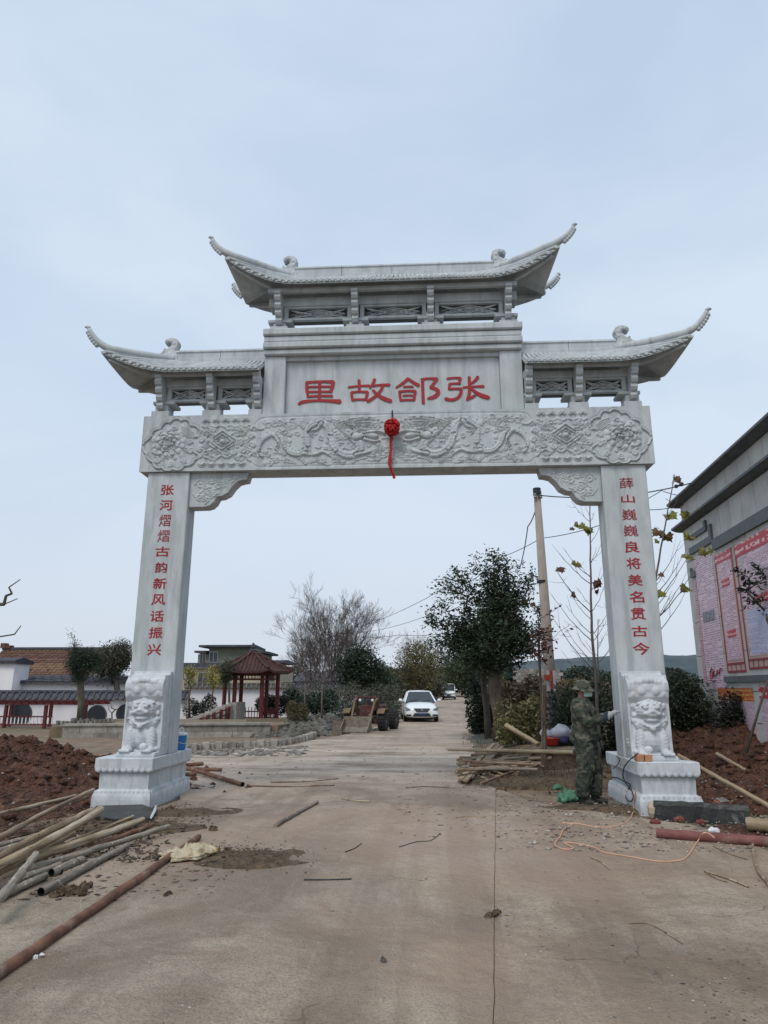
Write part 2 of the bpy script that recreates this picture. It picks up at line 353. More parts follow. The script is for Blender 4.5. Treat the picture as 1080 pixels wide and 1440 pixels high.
# ================================================================== GROUND
def axis(lo, hi, d, ext_lo, ext_hi, g=1.22):
    a = list(np.arange(lo, hi + 1e-6, d)); s = d; x = a[0]; L0 = []
    while x > ext_lo: s *= g; x -= s; L0.append(x)
    s = d; x = a[-1]; H0 = []
    while x < ext_hi: s *= g; x += s; H0.append(x)
    return np.array(L0[::-1] + a + H0)
gx = axis(-20, 14, .25, -900, 900); gy = axis(-12, 34, .25, -60, 1500)
GX, GY = np.meshgrid(gx, gy)
GZ = np.vectorize(gz)(GX, GY)
near = np.exp(-(np.maximum(0, np.abs(GX) - 18) / 20) ** 2) * np.exp(-(np.maximum(0, GY - 40) / 30) ** 2)
GZ += (vnoise(GX, GY, .9, 4, 3) * .035 - .035) * near
side = np.clip((np.abs(GX + .5) - 4.5) / 3, 0, 1)
GZ += side * near * vnoise(GX, GY, .35, 3, 5) * .05
# hummocky ground right of the far road
GZ += np.exp(-((GX - 5.5) / 2.2) ** 2 - ((GY - 11) / 5.0) ** 2) * .45
GZ += np.exp(-((GX - 8.2) / 3.0) ** 2 - ((GY - 6.0) / 4.0) ** 2) * .35
V = np.stack([GX, GY, GZ], -1).reshape(-1, 3)
struct(np_mesh('ground', V, grid_faces(len(gy), len(gx)), M['dirt'], smooth=True))
_GI = (gx, gy, GZ)
def gh(x, y):                                # height of the built ground
    i = np.clip(np.searchsorted(gy, y) - 1, 0, len(gy) - 2); j = np.clip(np.searchsorted(gx, x) - 1, 0, len(gx) - 2)
    u = (x - gx[j]) / (gx[j + 1] - gx[j]); v = (y - gy[i]) / (gy[i + 1] - gy[i])
    return float((GZ[i, j] * (1 - u) + GZ[i, j + 1] * u) * (1 - v) + (GZ[i + 1, j] * (1 - u) + GZ[i + 1, j + 1] * u) * v)

# ---- concrete: material with mud, wheel streaks, pale scraped patches
def concrete_material():
    m = bpy.data.materials.new('muddy_concrete'); m.use_nodes = True; t = m.node_tree; N = t.nodes.new; K = t.links.new
    b = t.nodes['Principled BSDF']
    tc = N('ShaderNodeTexCoord')
    def noise(scale, det=6, st=(1, 1, 1), rough=.6, dist=0):
        mp = N('ShaderNodeMapping'); mp.inputs['Scale'].default_value = st; K(tc.outputs['Object'], mp.inputs['Vector'])
        n = N('ShaderNodeTexNoise'); n.inputs['Scale'].default_value = scale; n.inputs['Detail'].default_value = det
        n.inputs['Roughness'].default_value = rough; n.inputs['Distortion'].default_value = dist
        K(mp.outputs['Vector'], n.inputs['Vector']); return n.outputs['Fac']
    def rng(s, a, b_, c=0, d=1):
        r = N('ShaderNodeMapRange'); r.inputs['From Min'].default_value = a; r.inputs['From Max'].default_value = b_
        r.inputs['To Min'].default_value = c; r.inputs['To Max'].default_value = d; K(s, r.inputs['Value']); return r.outputs['Result']
    def mix(f, A, B):
        x = N('ShaderNodeMix'); x.data_type = 'RGBA'; K(f, x.inputs['Factor'])
        for s, v in (('A', A), ('B', B)):
            if isinstance(v, tuple): x.inputs[s].default_value = (*v, 1)
            else: K(v, x.inputs[s])
        return x.outputs['Result']
    c = mix(rng(noise(.5, 9, rough=.68, dist=.5), .42, .58), (.255, .19, .13), (.45, .37, .28))
    c = mix(rng(noise(1.4, 7, (1, .35, 1), .7), .5, .7, 0, .75), c, (.165, .115, .075))
    c = mix(rng(noise(.22, 7, (1, 1, 1), .65, .3), 0.56, .68, 0, .9), c, (.47, .42, .36))        # paler bare concrete
    c = mix(rng(noise(2.6, 6, (3.2, .28, 1), .6), .60, .74, 0, .38), c, (.52, .43, .35))         # scrape streaks
    c = mix(rng(noise(.8, 6, (.35, 2.4, 1), .7), .60, .72, 0, .45), c, (.17, .12, .085))         # cross smears of mud
    c = mix(rng(noise(.5, 5, (1, 1, 1), .7, .3), .56, .70, 0, .6), c, (.175, .16, .095))         # greenish damp
    c = mix(rng(noise(60, 3), .42, .75, 0, .7), c, (.12, .095, .072))
    c = mix(rng(noise(38, 2), .68, .74, 0, .8), c, (.10, .08, .06))
    c = mix(rng(noise(52, 2), .71, .76, 0, .8), c, (.5, .46, .42))
    c = mix(rng(noise(3.2, 8, (1, 1, 1), .75), .56, .70, 0, .6), c, (.15, .105, .07))
    c = mix(rng(noise(.5, 4, (3.6, .10, 1), .55), .52, .62, 0, .5), c, (.185, .135, .09))          # wheel-tracked mud, along the road
    c = mix(rng(noise(.16, 3, (1, 1, 1), .6), .5, .62, 0, .5), c, (.42, .29, .21))                 # reddish dried mud
    c = mix(rng(noise(5.5, 8, (1, 1, 1), .75, .6), .62, .72, 0, .45), c, (.50, .43, .36))
    sp = N('ShaderNodeSeparateXYZ'); K(tc.outputs['Object'], sp.inputs[0])                       # dried pale dust on the slab beyond the gate
    d1 = rng(sp.outputs['Y'], 1.2, 3.6); d2 = rng(sp.outputs['Y'], 8, 13, 1, .35); mm = N('ShaderNodeMath'); mm.operation = 'MULTIPLY'; K(d1, mm.inputs[0]); K(d2, mm.inputs[1])
    m3 = N('ShaderNodeMath'); m3.operation = 'MULTIPLY'; K(mm.outputs[0], m3.inputs[0]); K(rng(noise(.7, 8, (.5, 1.6, 1), .7), .40, .60, 0, .85), m3.inputs[1]); c = mix(m3.outputs[0], c, (.60, .50, .41))
    vo = N('ShaderNodeTexVoronoi'); vo.feature = 'DISTANCE_TO_EDGE'; vo.inputs['Scale'].default_value = .34; nz = N('ShaderNodeTexNoise'); nz.inputs['Scale'].default_value = 1.6; nz.inputs['Detail'].default_value = 8; K(tc.outputs['Object'], nz.inputs['Vector'])
    vm = N('ShaderNodeVectorMath'); vm.operation = 'MULTIPLY_ADD'; K(nz.outputs['Color'], vm.inputs[0]); vm.inputs[1].default_value = (.9, .9, 0); K(tc.outputs['Object'], vm.inputs[2]); K(vm.outputs[0], vo.inputs['Vector'])
    m4 = N('ShaderNodeMath'); m4.operation = 'MULTIPLY'; K(rng(vo.outputs['Distance'], .0, .0035, .8, 0), m4.inputs[0]); K(rng(noise(.45, 3), .48, .56), m4.inputs[1]); c = mix(m4.outputs[0], c, (.09, .07, .05))   # hairline cracks
    K(c, b.inputs['Base Color'])
    K(rng(noise(.5, 5), .35, .65, .55, .9), b.inputs['Roughness'])
    ad = N('ShaderNodeMath'); ad.operation = 'ADD'
    K(rng(noise(7, 7), 0, 1, 0, 1.6), ad.inputs[0]); K(rng(noise(70, 4), 0, 1, 0, .45), ad.inputs[1])
    bp = N('ShaderNodeBump'); bp.inputs['Strength'].default_value = .8; bp.inputs['Distance'].default_value = .05
    K(ad.outputs[0], bp.inputs['Height']); K(bp.outputs['Normal'], b.inputs['Normal'])
    return m
M['concrete'] = concrete_material()
JX = lambda y: .81 + (y + 6.69) * .0997
def interp(y, pts): ys = [p[1] for p in pts]; xs = [p[0] for p in pts]; return np.interp(y, ys, xs)
rs = np.random.RandomState(4)
wob = lambda y: float(vnoise(y, 3., 2.2, 4, 11)) * .014
edgeL = [(-5.2, -14), (-4.2, -5.5), (-3.55, -3.2), (-3.3, -1.2), (-3.2, 1.6), (-4.5, 2.6), (-6.8, 4), (-7.4, 8), (-5.2, 8.9), (-3.6, 10.4), (-3.1, 12.5), (-2.6, 15), (-1.9, 18), (-1.6, 22), (-1.5, 26), (-1.3, 32), (-.7, 45), (.8, 62), (2.2, 78), (2.0, 92), (-1.5, 108), (-7, 122)]
edgeR = [(6, -14), (4.6, -6.5), (4.1, -3.2), (3.9, -1.45), (3.2, -.95), (2.5, -.2), (1.9, .6), (1.4, 2.2), (1.6, 4.5), (1.75, 8), (1.95, 12.5), (2.4, 18), (2.9, 26), (3.7, 38), (5.3, 58), (6.4, 76), (6.2, 90), (3.5, 108), (-3, 122)]
road = bpy.data.objects.new('concrete_road', None); COL.objects.link(road); struct(road); road['label'] = 'muddy concrete road running under the stone gate and bending away'
ys = list(np.arange(-13.8, 30, .2)) + list(np.arange(30, 122, 1.5))
def slab(name, y0, y1, t0, t1, lift):
    rows = []
    yy = [y for y in ys if y0 < y < y1]; yy = [y0] + yy + [y1]
    for y in yy:
        nL = vnoise(y, 1., 1.1, 4, 8) * .3 * (1 if y < 30 else .5); nR = vnoise(y, 7., 1.1, 4, 9) * .22
        xl = max(interp(y, edgeL) + float(nL), JX(min(y, 30)) + wob(y) + t0 if t0 is not None else -99)
        xr = min(interp(y, edgeR) + float(nR), JX(min(y, 30)) + wob(y) + t1 if t1 is not None else 99)
        if xr - xl < .05: continue
        xx = np.linspace(xl, xr, 22)
        zz = np.array([gz(x, y) for x in xx]) + lift + vnoise(xx, y, .8, 3, 2) * .004
        if t0 is None: zz[0] -= .05
        if t1 is None: zz[-1] -= .05
        rows.append(np.stack([xx, np.full(22, y), zz], -1))
    if len(rows) < 3: return
    P = np.array(rows)
    mb = MB(); mb.grid(P); mb.smooth = True
    h = P.shape[0]                           # skirts, so every slab has an edge with depth
    for j in (0, 21):
        q = P[:, j]; d = q.copy(); d[:, 2] -= .06; mb.grid(np.stack([q, d], 1))
    for i in (0, h - 1):
        q = P[i]; d = q.copy(); d[:, 2] -= .06; mb.grid(np.stack([q, d], 1))
    mb.build('concrete_slab', M['concrete'], road, smooth=False)
g = .0028
for (a, b_) in ((-13.8, 2.62), (2.64, 9.3), (9.32, 122)):
    slab('s', a, b_, None, -5.35 - g, .012) if b_ < 20 else None
    slab('s', a, b_, -5.35 + g, -g, .014) if b_ < 20 else slab('s', a, b_, None, -g, .014)
    slab('s', a, b_, g, None, .010)
# far road beyond the bend is one sheet under the slabs; a dark bed shows in the joints
mb = MB(); rows = []
for y in ys:
    xl, xr = interp(y, edgeL) + .35, interp(y, edgeR) - .35
    xx = np.linspace(xl, max(xr, xl + .1), 6); rows.append([(x, y, gz(x, y) + .002) for x in xx])
mb.grid(np.array(rows)); mb.build('road_bed', M['dirt'], road)

MOUNDS = []
def mh(x, y):                                # ground height with the heaps on it
    h = gh(x, y)
    for cx, cy, sx, sy, ca, sa, Z, n in MOUNDS:
        dx_, dy_ = x - cx, y - cy; u = (dx_ * ca + dy_ * sa) / sx; v = (-dx_ * sa + dy_ * ca) / sy
        if abs(u) < 1.95 and abs(v) < 1.95: h = max(h, Z[int((v + 2) / 4 * (n - 1) + .5), int((u + 2) / 4 * (n - 1) + .5)])
    return h
def mound(name, cx, cy, sx, sy, h, material, seed=1, rough=.12, n=90, rot=0, kind='structure', p=1.0, label=None, base=None):
    u = np.linspace(-2.0, 2.0, n); U, Vv = np.meshgrid(u, u)
    ca, sa = math.cos(rot), math.sin(rot)
    X = cx + U * sx * ca - Vv * sy * sa; Y = cy + U * sx * sa + Vv * sy * ca
    r = np.sqrt(U ** 2 + Vv ** 2) + vnoise(X, Y, 1.3 / max(sx, .4), 3, seed + 3) * .3 + (vnoise(X, Y, 5, 4, seed + 5) * .5 if base is not None else 0)
    H = h * np.exp(-np.abs(r) ** (2 * p))
    fall = np.clip((1.75 - np.sqrt(U ** 2 + Vv ** 2)) / .5, 0, 1)
    H = H + fall * rough * (vnoise(X, Y, 1.6, 6, seed) * .6 + np.abs(vnoise(X, Y, 4.5, 4, seed + 1)) * .6) * np.clip(H / max(h, .01) * 2.5, 0, 1)
    B = np.vectorize(gh)(X, Y) if base is None else base
    Z = B + H - .03 - (1 - fall) * .15
    MOUNDS.append((cx, cy, sx, sy, ca, sa, Z, n))
    o = np_mesh(name, np.stack([X, Y, Z], -1).reshape(-1, 3), grid_faces(n, n), material, smooth=True)
    o['kind'] = kind
    if label: o['label'] = label
    return o
mound('soil_mound', -7.6, 2.2, 2.1, 2.4, .62, M['soil_red'], 3, .42, 240)
mound('soil_mound', -6.4, -.6, 1.7, 1.6, .20, M['soil_red'], 7, .22, 110)
mound('soil_mound', -4.6, -2.6, 1.3, .9, .06, M['soil_red'], 9, .09, 90)
mound('soil_bank', 7.1, 4.4, 1.9, 2.6, .52, M['soil_red'], 13, .36, 200)
mound('soil_bank', 5.6, 1.0, 1.4, 1.3, .22, M['soil_red'], 15, .22, 110)
mound('soil_bank', 5.2, -1.6, 1.1, .42, .10, M['soil_red'], 19, .14, 90)
mound('soil_bank', 4.3, 2.7, 1.5, 1.2, .16, M['dirt_dark'], 21, .12, 90)
mound('mud_patch', *gr(352, 1207)[:2], .52, .36, .030, M['dirt_dark'], 23, .05, 110, kind='structure', base=.036)
mound('mud_patch', *gr(262, 1142)[:2], .6, .35, .035, M['dirt_dark'], 27, .05, 90, kind='structure', base=.036)
mound('mud_patch', *gr(735, 1102)[:2], .85, .38, .10, M['dirt_dark'], 29, .12, 90, kind='structure', base=.036)
mound('mud_patch', *gr(170, 1165)[:2], .8, .35, .03, M['dirt_dark'], 33, .05, 90, base=.036)
mound('mud_patch', *gr(870, 1137)[:2], .9, .22, .03, M['dirt_dark'], 34, .04, 90, base=.034)
mound('soil_bank', 3.15, 5.3, .9, .7, .36, M['dirt_dark'], 35, .10, 80)
mound('dark_gravel_verge', 2.4, 13.2, .75, 3.2, .05, M['rock'], 31, .04, 80, kind='structure')

# ---- litter: pebbles, twigs and leaf scraps strewn over the concrete (countless)
def scatter(name, n, region, smin, smax, material, flat=.5, seed=0, zoff=.01):
    r = np.random.RandomState(seed); V = []; F = []; A = []
    base = np.array([(1, 0, 0), (0, 1, 0), (-1, 0, 0), (0, -1, 0), (0, 0, 1), (0, 0, -1)], float)
    fc = [(0, 1, 4), (1, 2, 4), (2, 3, 4), (3, 0, 4), (1, 0, 5), (2, 1, 5), (3, 2, 5), (0, 3, 5)]
    for k in range(n):
        x, y = region(r)
        while -.66 < y < 1.12 and 3.28 < abs(x) < 4.2: x, y = region(r)
        s = smin + (smax - smin) * r.rand() ** 3
        v = base * (1 + (r.rand(6, 3) - .5) * .7) * s; v[:, 2] *= flat; a = r.rand() * 6.28
        v[:, 0] *= 1 + r.rand() * .8
        v = np.stack([v[:, 0] * math.cos(a) - v[:, 1] * math.sin(a) + x, v[:, 0] * math.sin(a) + v[:, 1] * math.cos(a) + y, v[:, 2] + max(0, mh(x, y)) + zoff + s * flat * .3], 1)
        F += [(len(V) * 6 + i, len(V) * 6 + j, len(V) * 6 + l) for i, j, l in fc]; V.append(v); A += [r.rand()] * 6
    o = np_mesh(name, np.concatenate(V), np.array(F), material, attr=A); return stuff(o)
def reg_px(x0, x1, y0, y1, p=1.0):
    def f(r): q = gr(x0 + (x1 - x0) * r.rand(), y0 + (y1 - y0) * r.rand() ** p); return q[0], q[1]
    return f
scatter('pebbles', 2600, reg_px(-60, 1140, 1070, 1450), .002, .011, M['pebble'], .5, 1)
scatter('soil_crumbs', 800, lambda r: tuple(gr(352 + 42 * r.randn(), 1207 + 10 * r.randn())[:2]), .002, .012, M['dirt_dark'], .6, 13, .02)
scatter('soil_crumbs', 600, lambda r: tuple(gr(240 + 45 * r.randn(), 1150 + 9 * r.randn())[:2]), .002, .014, M['dirt_dark'], .6, 14, .02)
scatter('leaf_litter', 1700, reg_px(-60, 1140, 1060, 1200), .005, .022, M['leaf_litter'], .16, 2)
scatter('leaf_litter', 1500, reg_px(-60, 1140, 1200, 1450), .002, .010, M['leaf_litter'], .2, 12)
scatter('leaf_litter', 900, reg_px(560, 900, 1100, 1180), .006, .03, M['leaf_litter'], .3, 3)
scatter('pebbles', 900, reg_px(740, 1080, 1120, 1200), .006, .03, M['pebble'], .6, 4)
scatter('leaf_litter', 700, reg_px(0, 330, 1150, 1260), .006, .03, M['leaf_litter'], .3, 5)
scatter('pebbles', 700, reg_px(260, 660, 1050, 1110), .01, .035, M['pebble'], .5, 6)
scatter('soil_clods', 2600, lambda r: (-7 + 1.8 * r.randn(), 1.2 + 2.0 * r.randn()), .008, .085, M['soil_red'], .8, 7, -.01)
scatter('soil_stones', 260, lambda r: (-6.6 + 1.8 * r.randn(), .8 + 1.8 * r.randn()), .008, .04, M['pebble'], .7, 17, -.005)
scatter('soil_clods', 2600, lambda r: (6.0 + 1.1 * r.randn(), 2.2 + 2.2 * r.randn()), .008, .075, M['soil_red'], .8, 8, -.01)
scatter('soil_stones', 240, lambda r: (5.8 + 1.1 * r.randn(), 1.8 + 2.0 * r.randn()), .008, .035, M['pebble'], .7, 18, -.005)
scatter('leaf_litter', 700, lambda r: (5.6 + 1.2 * r.randn(), 1.4 + 2.2 * r.randn()), .01, .04, M['leaf_litter'], .25, 19, .0)
scatter('leaf_litter', 900, reg_px(0, 300, 1140, 1275), .006, .03, M['leaf_litter'], .3, 25)
scatter('soil_crumbs', 1200, reg_px(0, 220, 1120, 1215), .004, .03, M['dirt_dark'], .7, 26)
# pale blocky rubble beyond the gate at left
scatter('rubble', 420, reg_px(262, 430, 1050, 1064), .03, .13, M['kerb'], .35, 9)

# ---- hills far off
def hill(name, pts, Y, D, material, seed, base=-2):
    xs_ = np.array([p[0] for p in pts]); hs = np.array([p[1] for p in pts]); X = np.linspace(xs_[0], xs_[-1], 260); T = np.linspace(-1, 1, 18)
    XX, TT = np.meshgrid(X, T); H = np.interp(XX, xs_, hs) * np.cos(TT * math.pi / 2) ** .8
    H = H + vnoise(XX / 12, TT * 3, 1, 4, seed) * 1.6 * np.cos(TT * math.pi / 2)
    return struct(np_mesh(name, np.stack([XX, Y + TT * D, H + base], -1).reshape(-1, 3), grid_faces(18, 260), material, smooth=True))
hill('far_hill', [(-260, 4), (-60, 8), (-30, 14), (10, 15), (60, 19), (110, 22), (150, 22.5), (200, 26), (330, 20)], 400, 60, M['hill_hazed'], 3)
hill('far_hill', [(-300, 3), (-150, 5), (-60, 6), (40, 6), (200, 10), (400, 5)], 300, 30, M['hill_hazed'], 5)
# ================================================================== THE STONE GATE
gate = thing('stone_gate', 'tall carved grey stone gateway with three upswept roofs spanning the road', 'gate', (0, .24, 0))
BW, BZ0, BZ1, BY1 = 4.18, 5.06, 6.04, .46
S, SW, SD = M['stone'], M['stone_white'], M['stone_recess_shade']

# ---- relief carving: a height field built from strokes
class Relief:
    def __init__(s, xs, zs): s.X, s.Z = np.meshgrid(xs, zs); s.H = np.zeros_like(s.X)
    def dist(s, pts, pad):
        P = np.array(pts, float); d = np.full(s.X.shape, 1e9); tt = np.zeros(s.X.shape)
        x0, x1 = P[:, 0].min() - pad, P[:, 0].max() + pad; z0, z1 = P[:, 1].min() - pad, P[:, 1].max() + pad
        jj = np.where((s.X[0] >= x0) & (s.X[0] <= x1))[0]; ii = np.where((s.Z[:, 0] >= z0) & (s.Z[:, 0] <= z1))[0]
        if len(ii) == 0 or len(jj) == 0: return None
        sl = (slice(ii[0], ii[-1] + 1), slice(jj[0], jj[-1] + 1)); X = s.X[sl]; Z = s.Z[sl]
        D = np.full(X.shape, 1e9); T = np.zeros(X.shape); n = len(P) - 1
        for k in range(n):
            a, b = P[k], P[k + 1]; ab = b - a; l2 = max(ab @ ab, 1e-12)
            t = np.clip(((X - a[0]) * ab[0] + (Z - a[1]) * ab[1]) / l2, 0, 1)
            dd = np.hypot(X - a[0] - t * ab[0], Z - a[1] - t * ab[1]); m = dd < D
            D[m] = dd[m]; T[m] = ((k + t) / n)[m]
        return sl, D, T
    def stroke(s, pts, w, h, w2=None, groove=.010, gd=.0, scales=0):
        """raised rounded band, cut free by a groove; w may taper to w2"""
        r = s.dist(pts, w * 1.5 + groove)
        if r is None: return
        sl, D, T = r; W_ = w + ((w2 if w2 is not None else w) - w) * T
        H = s.H[sl]; q = np.clip(1 - (D / np.maximum(W_, 1e-4)) ** 2, 0, 1) ** .5
        top = h * q
        if scales: top = top * (1 + .07 * np.sin(T * scales * 6.283) * q)
        ins = D < W_; gr_ = (D >= W_) & (D < W_ + groove)
        H[ins] = top[ins] + .25 * np.minimum(H[ins], h); H[gr_] = gd; s.H[sl] = H
    def line(s, pts, w, depth):              # an incised line
        r = s.dist(pts, w * 2)
        if r is None: return
        sl, D, T = r; s.H[sl] -= depth * np.exp(-(D / w) ** 2)
    def level(s, mask, h): s.H[mask] = h
def spiral(cx, cz, r, turns=1.3, a0=0, sgn=1, n=18, tail=None):
    p = [(cx + r * (1 - .85 * i / n) * math.cos(a0 + sgn * turns * 6.283 * i / n), cz + r * (1 - .85 * i / n) * math.sin(a0 + sgn * turns * 6.283 * i / n)) for i in range(n + 1)]
    return (tail or []) + p
def smooth_pts(pts, it=2):
    for _ in range(it):
        q = [pts[0]]
        for a, b in zip(pts[:-1], pts[1:]):
            q += [(a[0] * .75 + b[0] * .25, a[1] * .75 + b[1] * .25), (a[0] * .25 + b[0] * .75, a[1] * .25 + b[1] * .75)]
        pts = q + [pts[-1]]
    return pts
dx = .0105
RX = np.arange(-BW + .01, .0001 + .005, dx); RZ = np.linspace(BZ0 + .006, BZ1 - .006, 92)
R = Relief(RX, RZ)
Q = lambda x, y: (-BW + (x - 10) * .00402, BZ1 - (y - 45) * .00420)      # carving sketch units
def QS(l, it=2): return smooth_pts([Q(*p) for p in l], it)
U = .0042
random.seed(5)
# ground of the cartouches
# dragon panel border
R.line(QS([(1060, 58), (800, 58), (540, 60), (505, 64), (488, 80), (478, 98)], 1), .008, .012)
R.line(QS([(1060, 262), (800, 264), (520, 268), (490, 262), (470, 240)], 1), .008, .010)
# clouds around the dragon
for (x, y, r_, a, sg) in [(540, 95, 16, 0, 1), (585, 88, 14, 2, -1), (640, 78, 12, 1, 1), (560, 130, 13, 3, 1), (610, 125, 10, 0, -1), (545, 215, 13, 2, 1), (575, 240, 14, 1, -1),
                          (620, 245, 12, 0, 1), (735, 238, 12, 3, 1), (770, 250, 11, 1, -1), (830, 245, 10, 2, 1), (960, 225, 12, 0, 1), (990, 240, 13, 2, -1), (1030, 225, 12, 1, 1), (1010, 195, 11, 0, -1), (970, 165, 10, 2, 1), (860, 95, 9, 0, 1), (1040, 250, 10, 1, 1)]:
    R.stroke(spiral(*Q(x, y), r_ * U, 1.2, a, sg), .016, .016)
    for k in range(3):
        dx_ = random.uniform(18, 46) * random.choice((-1, 1)); R.stroke(QS([(x, y + 4 * k - 4), (x + dx_ * .5, y + 6 * k + random.uniform(-7, 3)), (x + dx_, y + 5 * k)]), .011, .013, .003)
# streaming mane, whiskers
for k in range(11):
    y0 = 66 + k * 7.2; R.stroke(QS([(812 + k * 5, 96 + k * 4), (870, y0 + 8 + 6 * math.sin(k)), (930, y0 - 2 + 5 * math.cos(k * 1.7)), (985 + (k % 3) * 14, y0 + 4)]), .013, .020, .003)
for k in range(6):
    R.stroke(QS([(560 + 10 * k, 75 + 4 * k), (620, 84 + 7 * k), (690 - 6 * k, 78 + 5 * k)]), .010, .013, .003)
# body
body = QS([(520, 222), (500, 190), (520, 150), (560, 130), (600, 150), (612, 190), (640, 216), (680, 220), (708, 200), (706, 160), (700, 120), (725, 92), (765, 88), (792, 108), (798, 150), (815, 195), (850, 225), (895, 228), (925, 205), (918, 178), (895, 155), (870, 130)], 3)
for i in range(4, len(body) - 2, 5):          # dorsal fins
    a, b = body[i], body[i + 1]; tx, tz = b[0] - a[0], b[1] - a[1]; l = math.hypot(tx, tz) or 1
    w_ = .05 + .05 * i / len(body); s_ = 1 if i % 2 else 1
    R.stroke([a, (a[0] - tz / l * w_ * 1.5 * s_, a[1] + tx / l * w_ * 1.5 * s_)], .014, .016, .003, groove=.006)
R.stroke(body, .030, .034, .082, groove=.016, scales=70)
R.line(body, .012, .010)
# legs and claws
for pts, c in ((((690, 215), (740, 222), (770, 205), (800, 225)), (800, 225)), (((760, 92), (745, 115), (720, 122), (712, 130)), (712, 132)), (((905, 225), (950, 215), (985, 205)), (990, 205)), (((560, 135), (590, 165), (575, 190)), (572, 192))):
    R.stroke(QS(pts), .036, .026, .022)
    for a in (-.9, -.3, .3, .9):
        R.stroke([Q(*c), Q(c[0] + 24 * math.cos(a - .2), c[1] + 24 * math.sin(a))], .013, .022, .003)
# head
R.stroke(QS([(905, 150), (945, 140), (985, 150)]), .075, .042, .045)
R.stroke(QS([(940, 160), (975, 172), (1000, 168)]), .03, .034, .016); R.stroke(QS([(950, 132), (1000, 128), (1022, 138)]), .03, .036, .016)
for k in (0, 1): R.stroke(QS([(920, 130 - 8 * k), (890, 112 - 10 * k), (860, 112 - 16 * k)]), .017, .034, .006)
R.stroke(spiral(*Q(938, 138), .016, 1, 0, 1), .012, .052)
R.stroke(spiral(*Q(1050, 190), 14 * U, 1.4, 0, 1), .02, .02)
# peony cartouche
cl = [(18, 165), (32, 182), (36, 205), (58, 222), (72, 246), (104, 262), (140, 268), (176, 266), (205, 250), (238, 236), (246, 212), (228, 196)]
cu_ = [(18, 165), (48, 148), (58, 118), (92, 98), (112, 78), (150, 66), (188, 70), (206, 86), (236, 104), (252, 128), (238, 140), (214, 138)]
def scallop(pts, amp, n):
    p = smooth_pts([Q(*q) for q in pts], 2); L_ = [0]
    for a, b in zip(p[:-1], p[1:]): L_.append(L_[-1] + math.hypot(b[0] - a[0], b[1] - a[1]))
    cx_, cz_ = Q(130, 165); o = []
    for t in np.linspace(0, L_[-1], n * 8 + 1):
        x, z = np.interp(t, L_, [q[0] for q in p]), np.interp(t, L_, [q[1] for q in p]); b = abs(math.sin(math.pi * n * t / L_[-1])) ** .7 * amp
        d = math.hypot(x - cx_, z - cz_); o.append((x + (x - cx_) / d * b, z + (z - cz_) / d * b))
    return o
for c_ in (cl, cu_): R.stroke(scallop(c_, .045, 7), .018, .022, groove=.016, gd=-.010)
def petals(cx, cz, r, n, a0, w, h, lo=0, hi=6.283):
    for k in range(n):
        a = a0 + lo + (hi - lo) * k / max(n, 1); px, pz = cx + r * math.cos(a), cz + r * .82 * math.sin(a)
        R.stroke([(cx + (px - cx) * .82, cz + (pz - cz) * .82), (px, pz)], w, h, w * .8, groove=.008)
pc = Q(122, 158)
petals(*pc, .235, 9, .1, .085, .018); petals(*pc, .17, 8, .5, .075, .026); petals(*pc, .11, 6, .2, .06, .034); petals(*pc, .06, 4, .5, .045, .042); R.stroke([pc, (pc[0] + .01, pc[1])], .03, .05)
for k in range(13): a_ = .3 + k * .47; R.line([(pc[0] + .13 * math.cos(a_), pc[1] + .11 * math.sin(a_)), (pc[0] + .27 * math.cos(a_), pc[1] + .22 * math.sin(a_))], .006, .008)
for k, (x, y) in enumerate(((75, 205), (100, 216), (126, 220), (152, 216), (176, 205), (192, 184))): R.stroke([Q(x - 8, y - 10), Q(x, y + 2)], .046, .024, .02)
for k in range(5): R.stroke(QS([(176, 92 + 6 * k), (205, 100 + 9 * k), (228, 120 + 8 * k)]), .014, .016, .004)
for x, y, a in ((215, 160, 0), (222, 196, 1.5), (86, 232, 3), (140, 246, 4), (190, 236, 5)): R.stroke(spiral(*Q(x, y), .05, 1.2, a, 1), .017, .016)
# middle knot pattern: ruyi scallops, crossing lattice, little flowers
for k, x in enumerate((270, 310, 352, 394, 436)):
    for r_, h_ in ((.062, .016), (.036, .026)):
        R.stroke([(Q(x, 246)[0] + r_ * math.cos(a), Q(x, 246)[1] + r_ * math.sin(a)) for a in np.linspace(3.3, 6.1, 9)], .016, h_)
        R.stroke([(Q(x + 8, 72)[0] + r_ * math.cos(a), Q(x, 76)[1] + r_ * math.sin(a)) for a in np.linspace(.2, 2.94, 9)], .014, h_)
    R.stroke([Q(x - 16, 226), Q(x, 214), Q(x + 16, 226)], .018, .020)
    R.stroke([Q(x - 8, 92), Q(x + 8, 100), Q(x + 24, 92)], .014, .018)
kc = Q(350, 160)
for a in np.arange(0, 6.28, math.pi / 4):
    R.stroke([kc, (kc[0] + .24 * math.cos(a), kc[1] + .20 * math.sin(a))], .030, .024, .016)
for r_ in (.10, .19, .27):
    R.stroke([(kc[0] + r_ * math.cos(a), kc[1] + r_ * .72 * math.sin(a)) for a in np.arange(0, 6.4, math.pi / 2)], .016, .026)
R.stroke([kc, (kc[0] + .01, kc[1])], .05, .036)
for x, y, a, sg in ((258, 120, 0, 1), (262, 150, 2, -1), (262, 190, 1, 1), (440, 120, 2, 1), (446, 158, 0, -1), (444, 196, 3, 1), (292, 108, 4, 1), (410, 106, 5, 1), (300, 200, 1, -1), (402, 202, 3, 1), (470, 140, 0, 1), (478, 176, 3, -1)):
    R.stroke(spiral(*Q(x, y), .055, 1.3, a, sg), .018, .020)
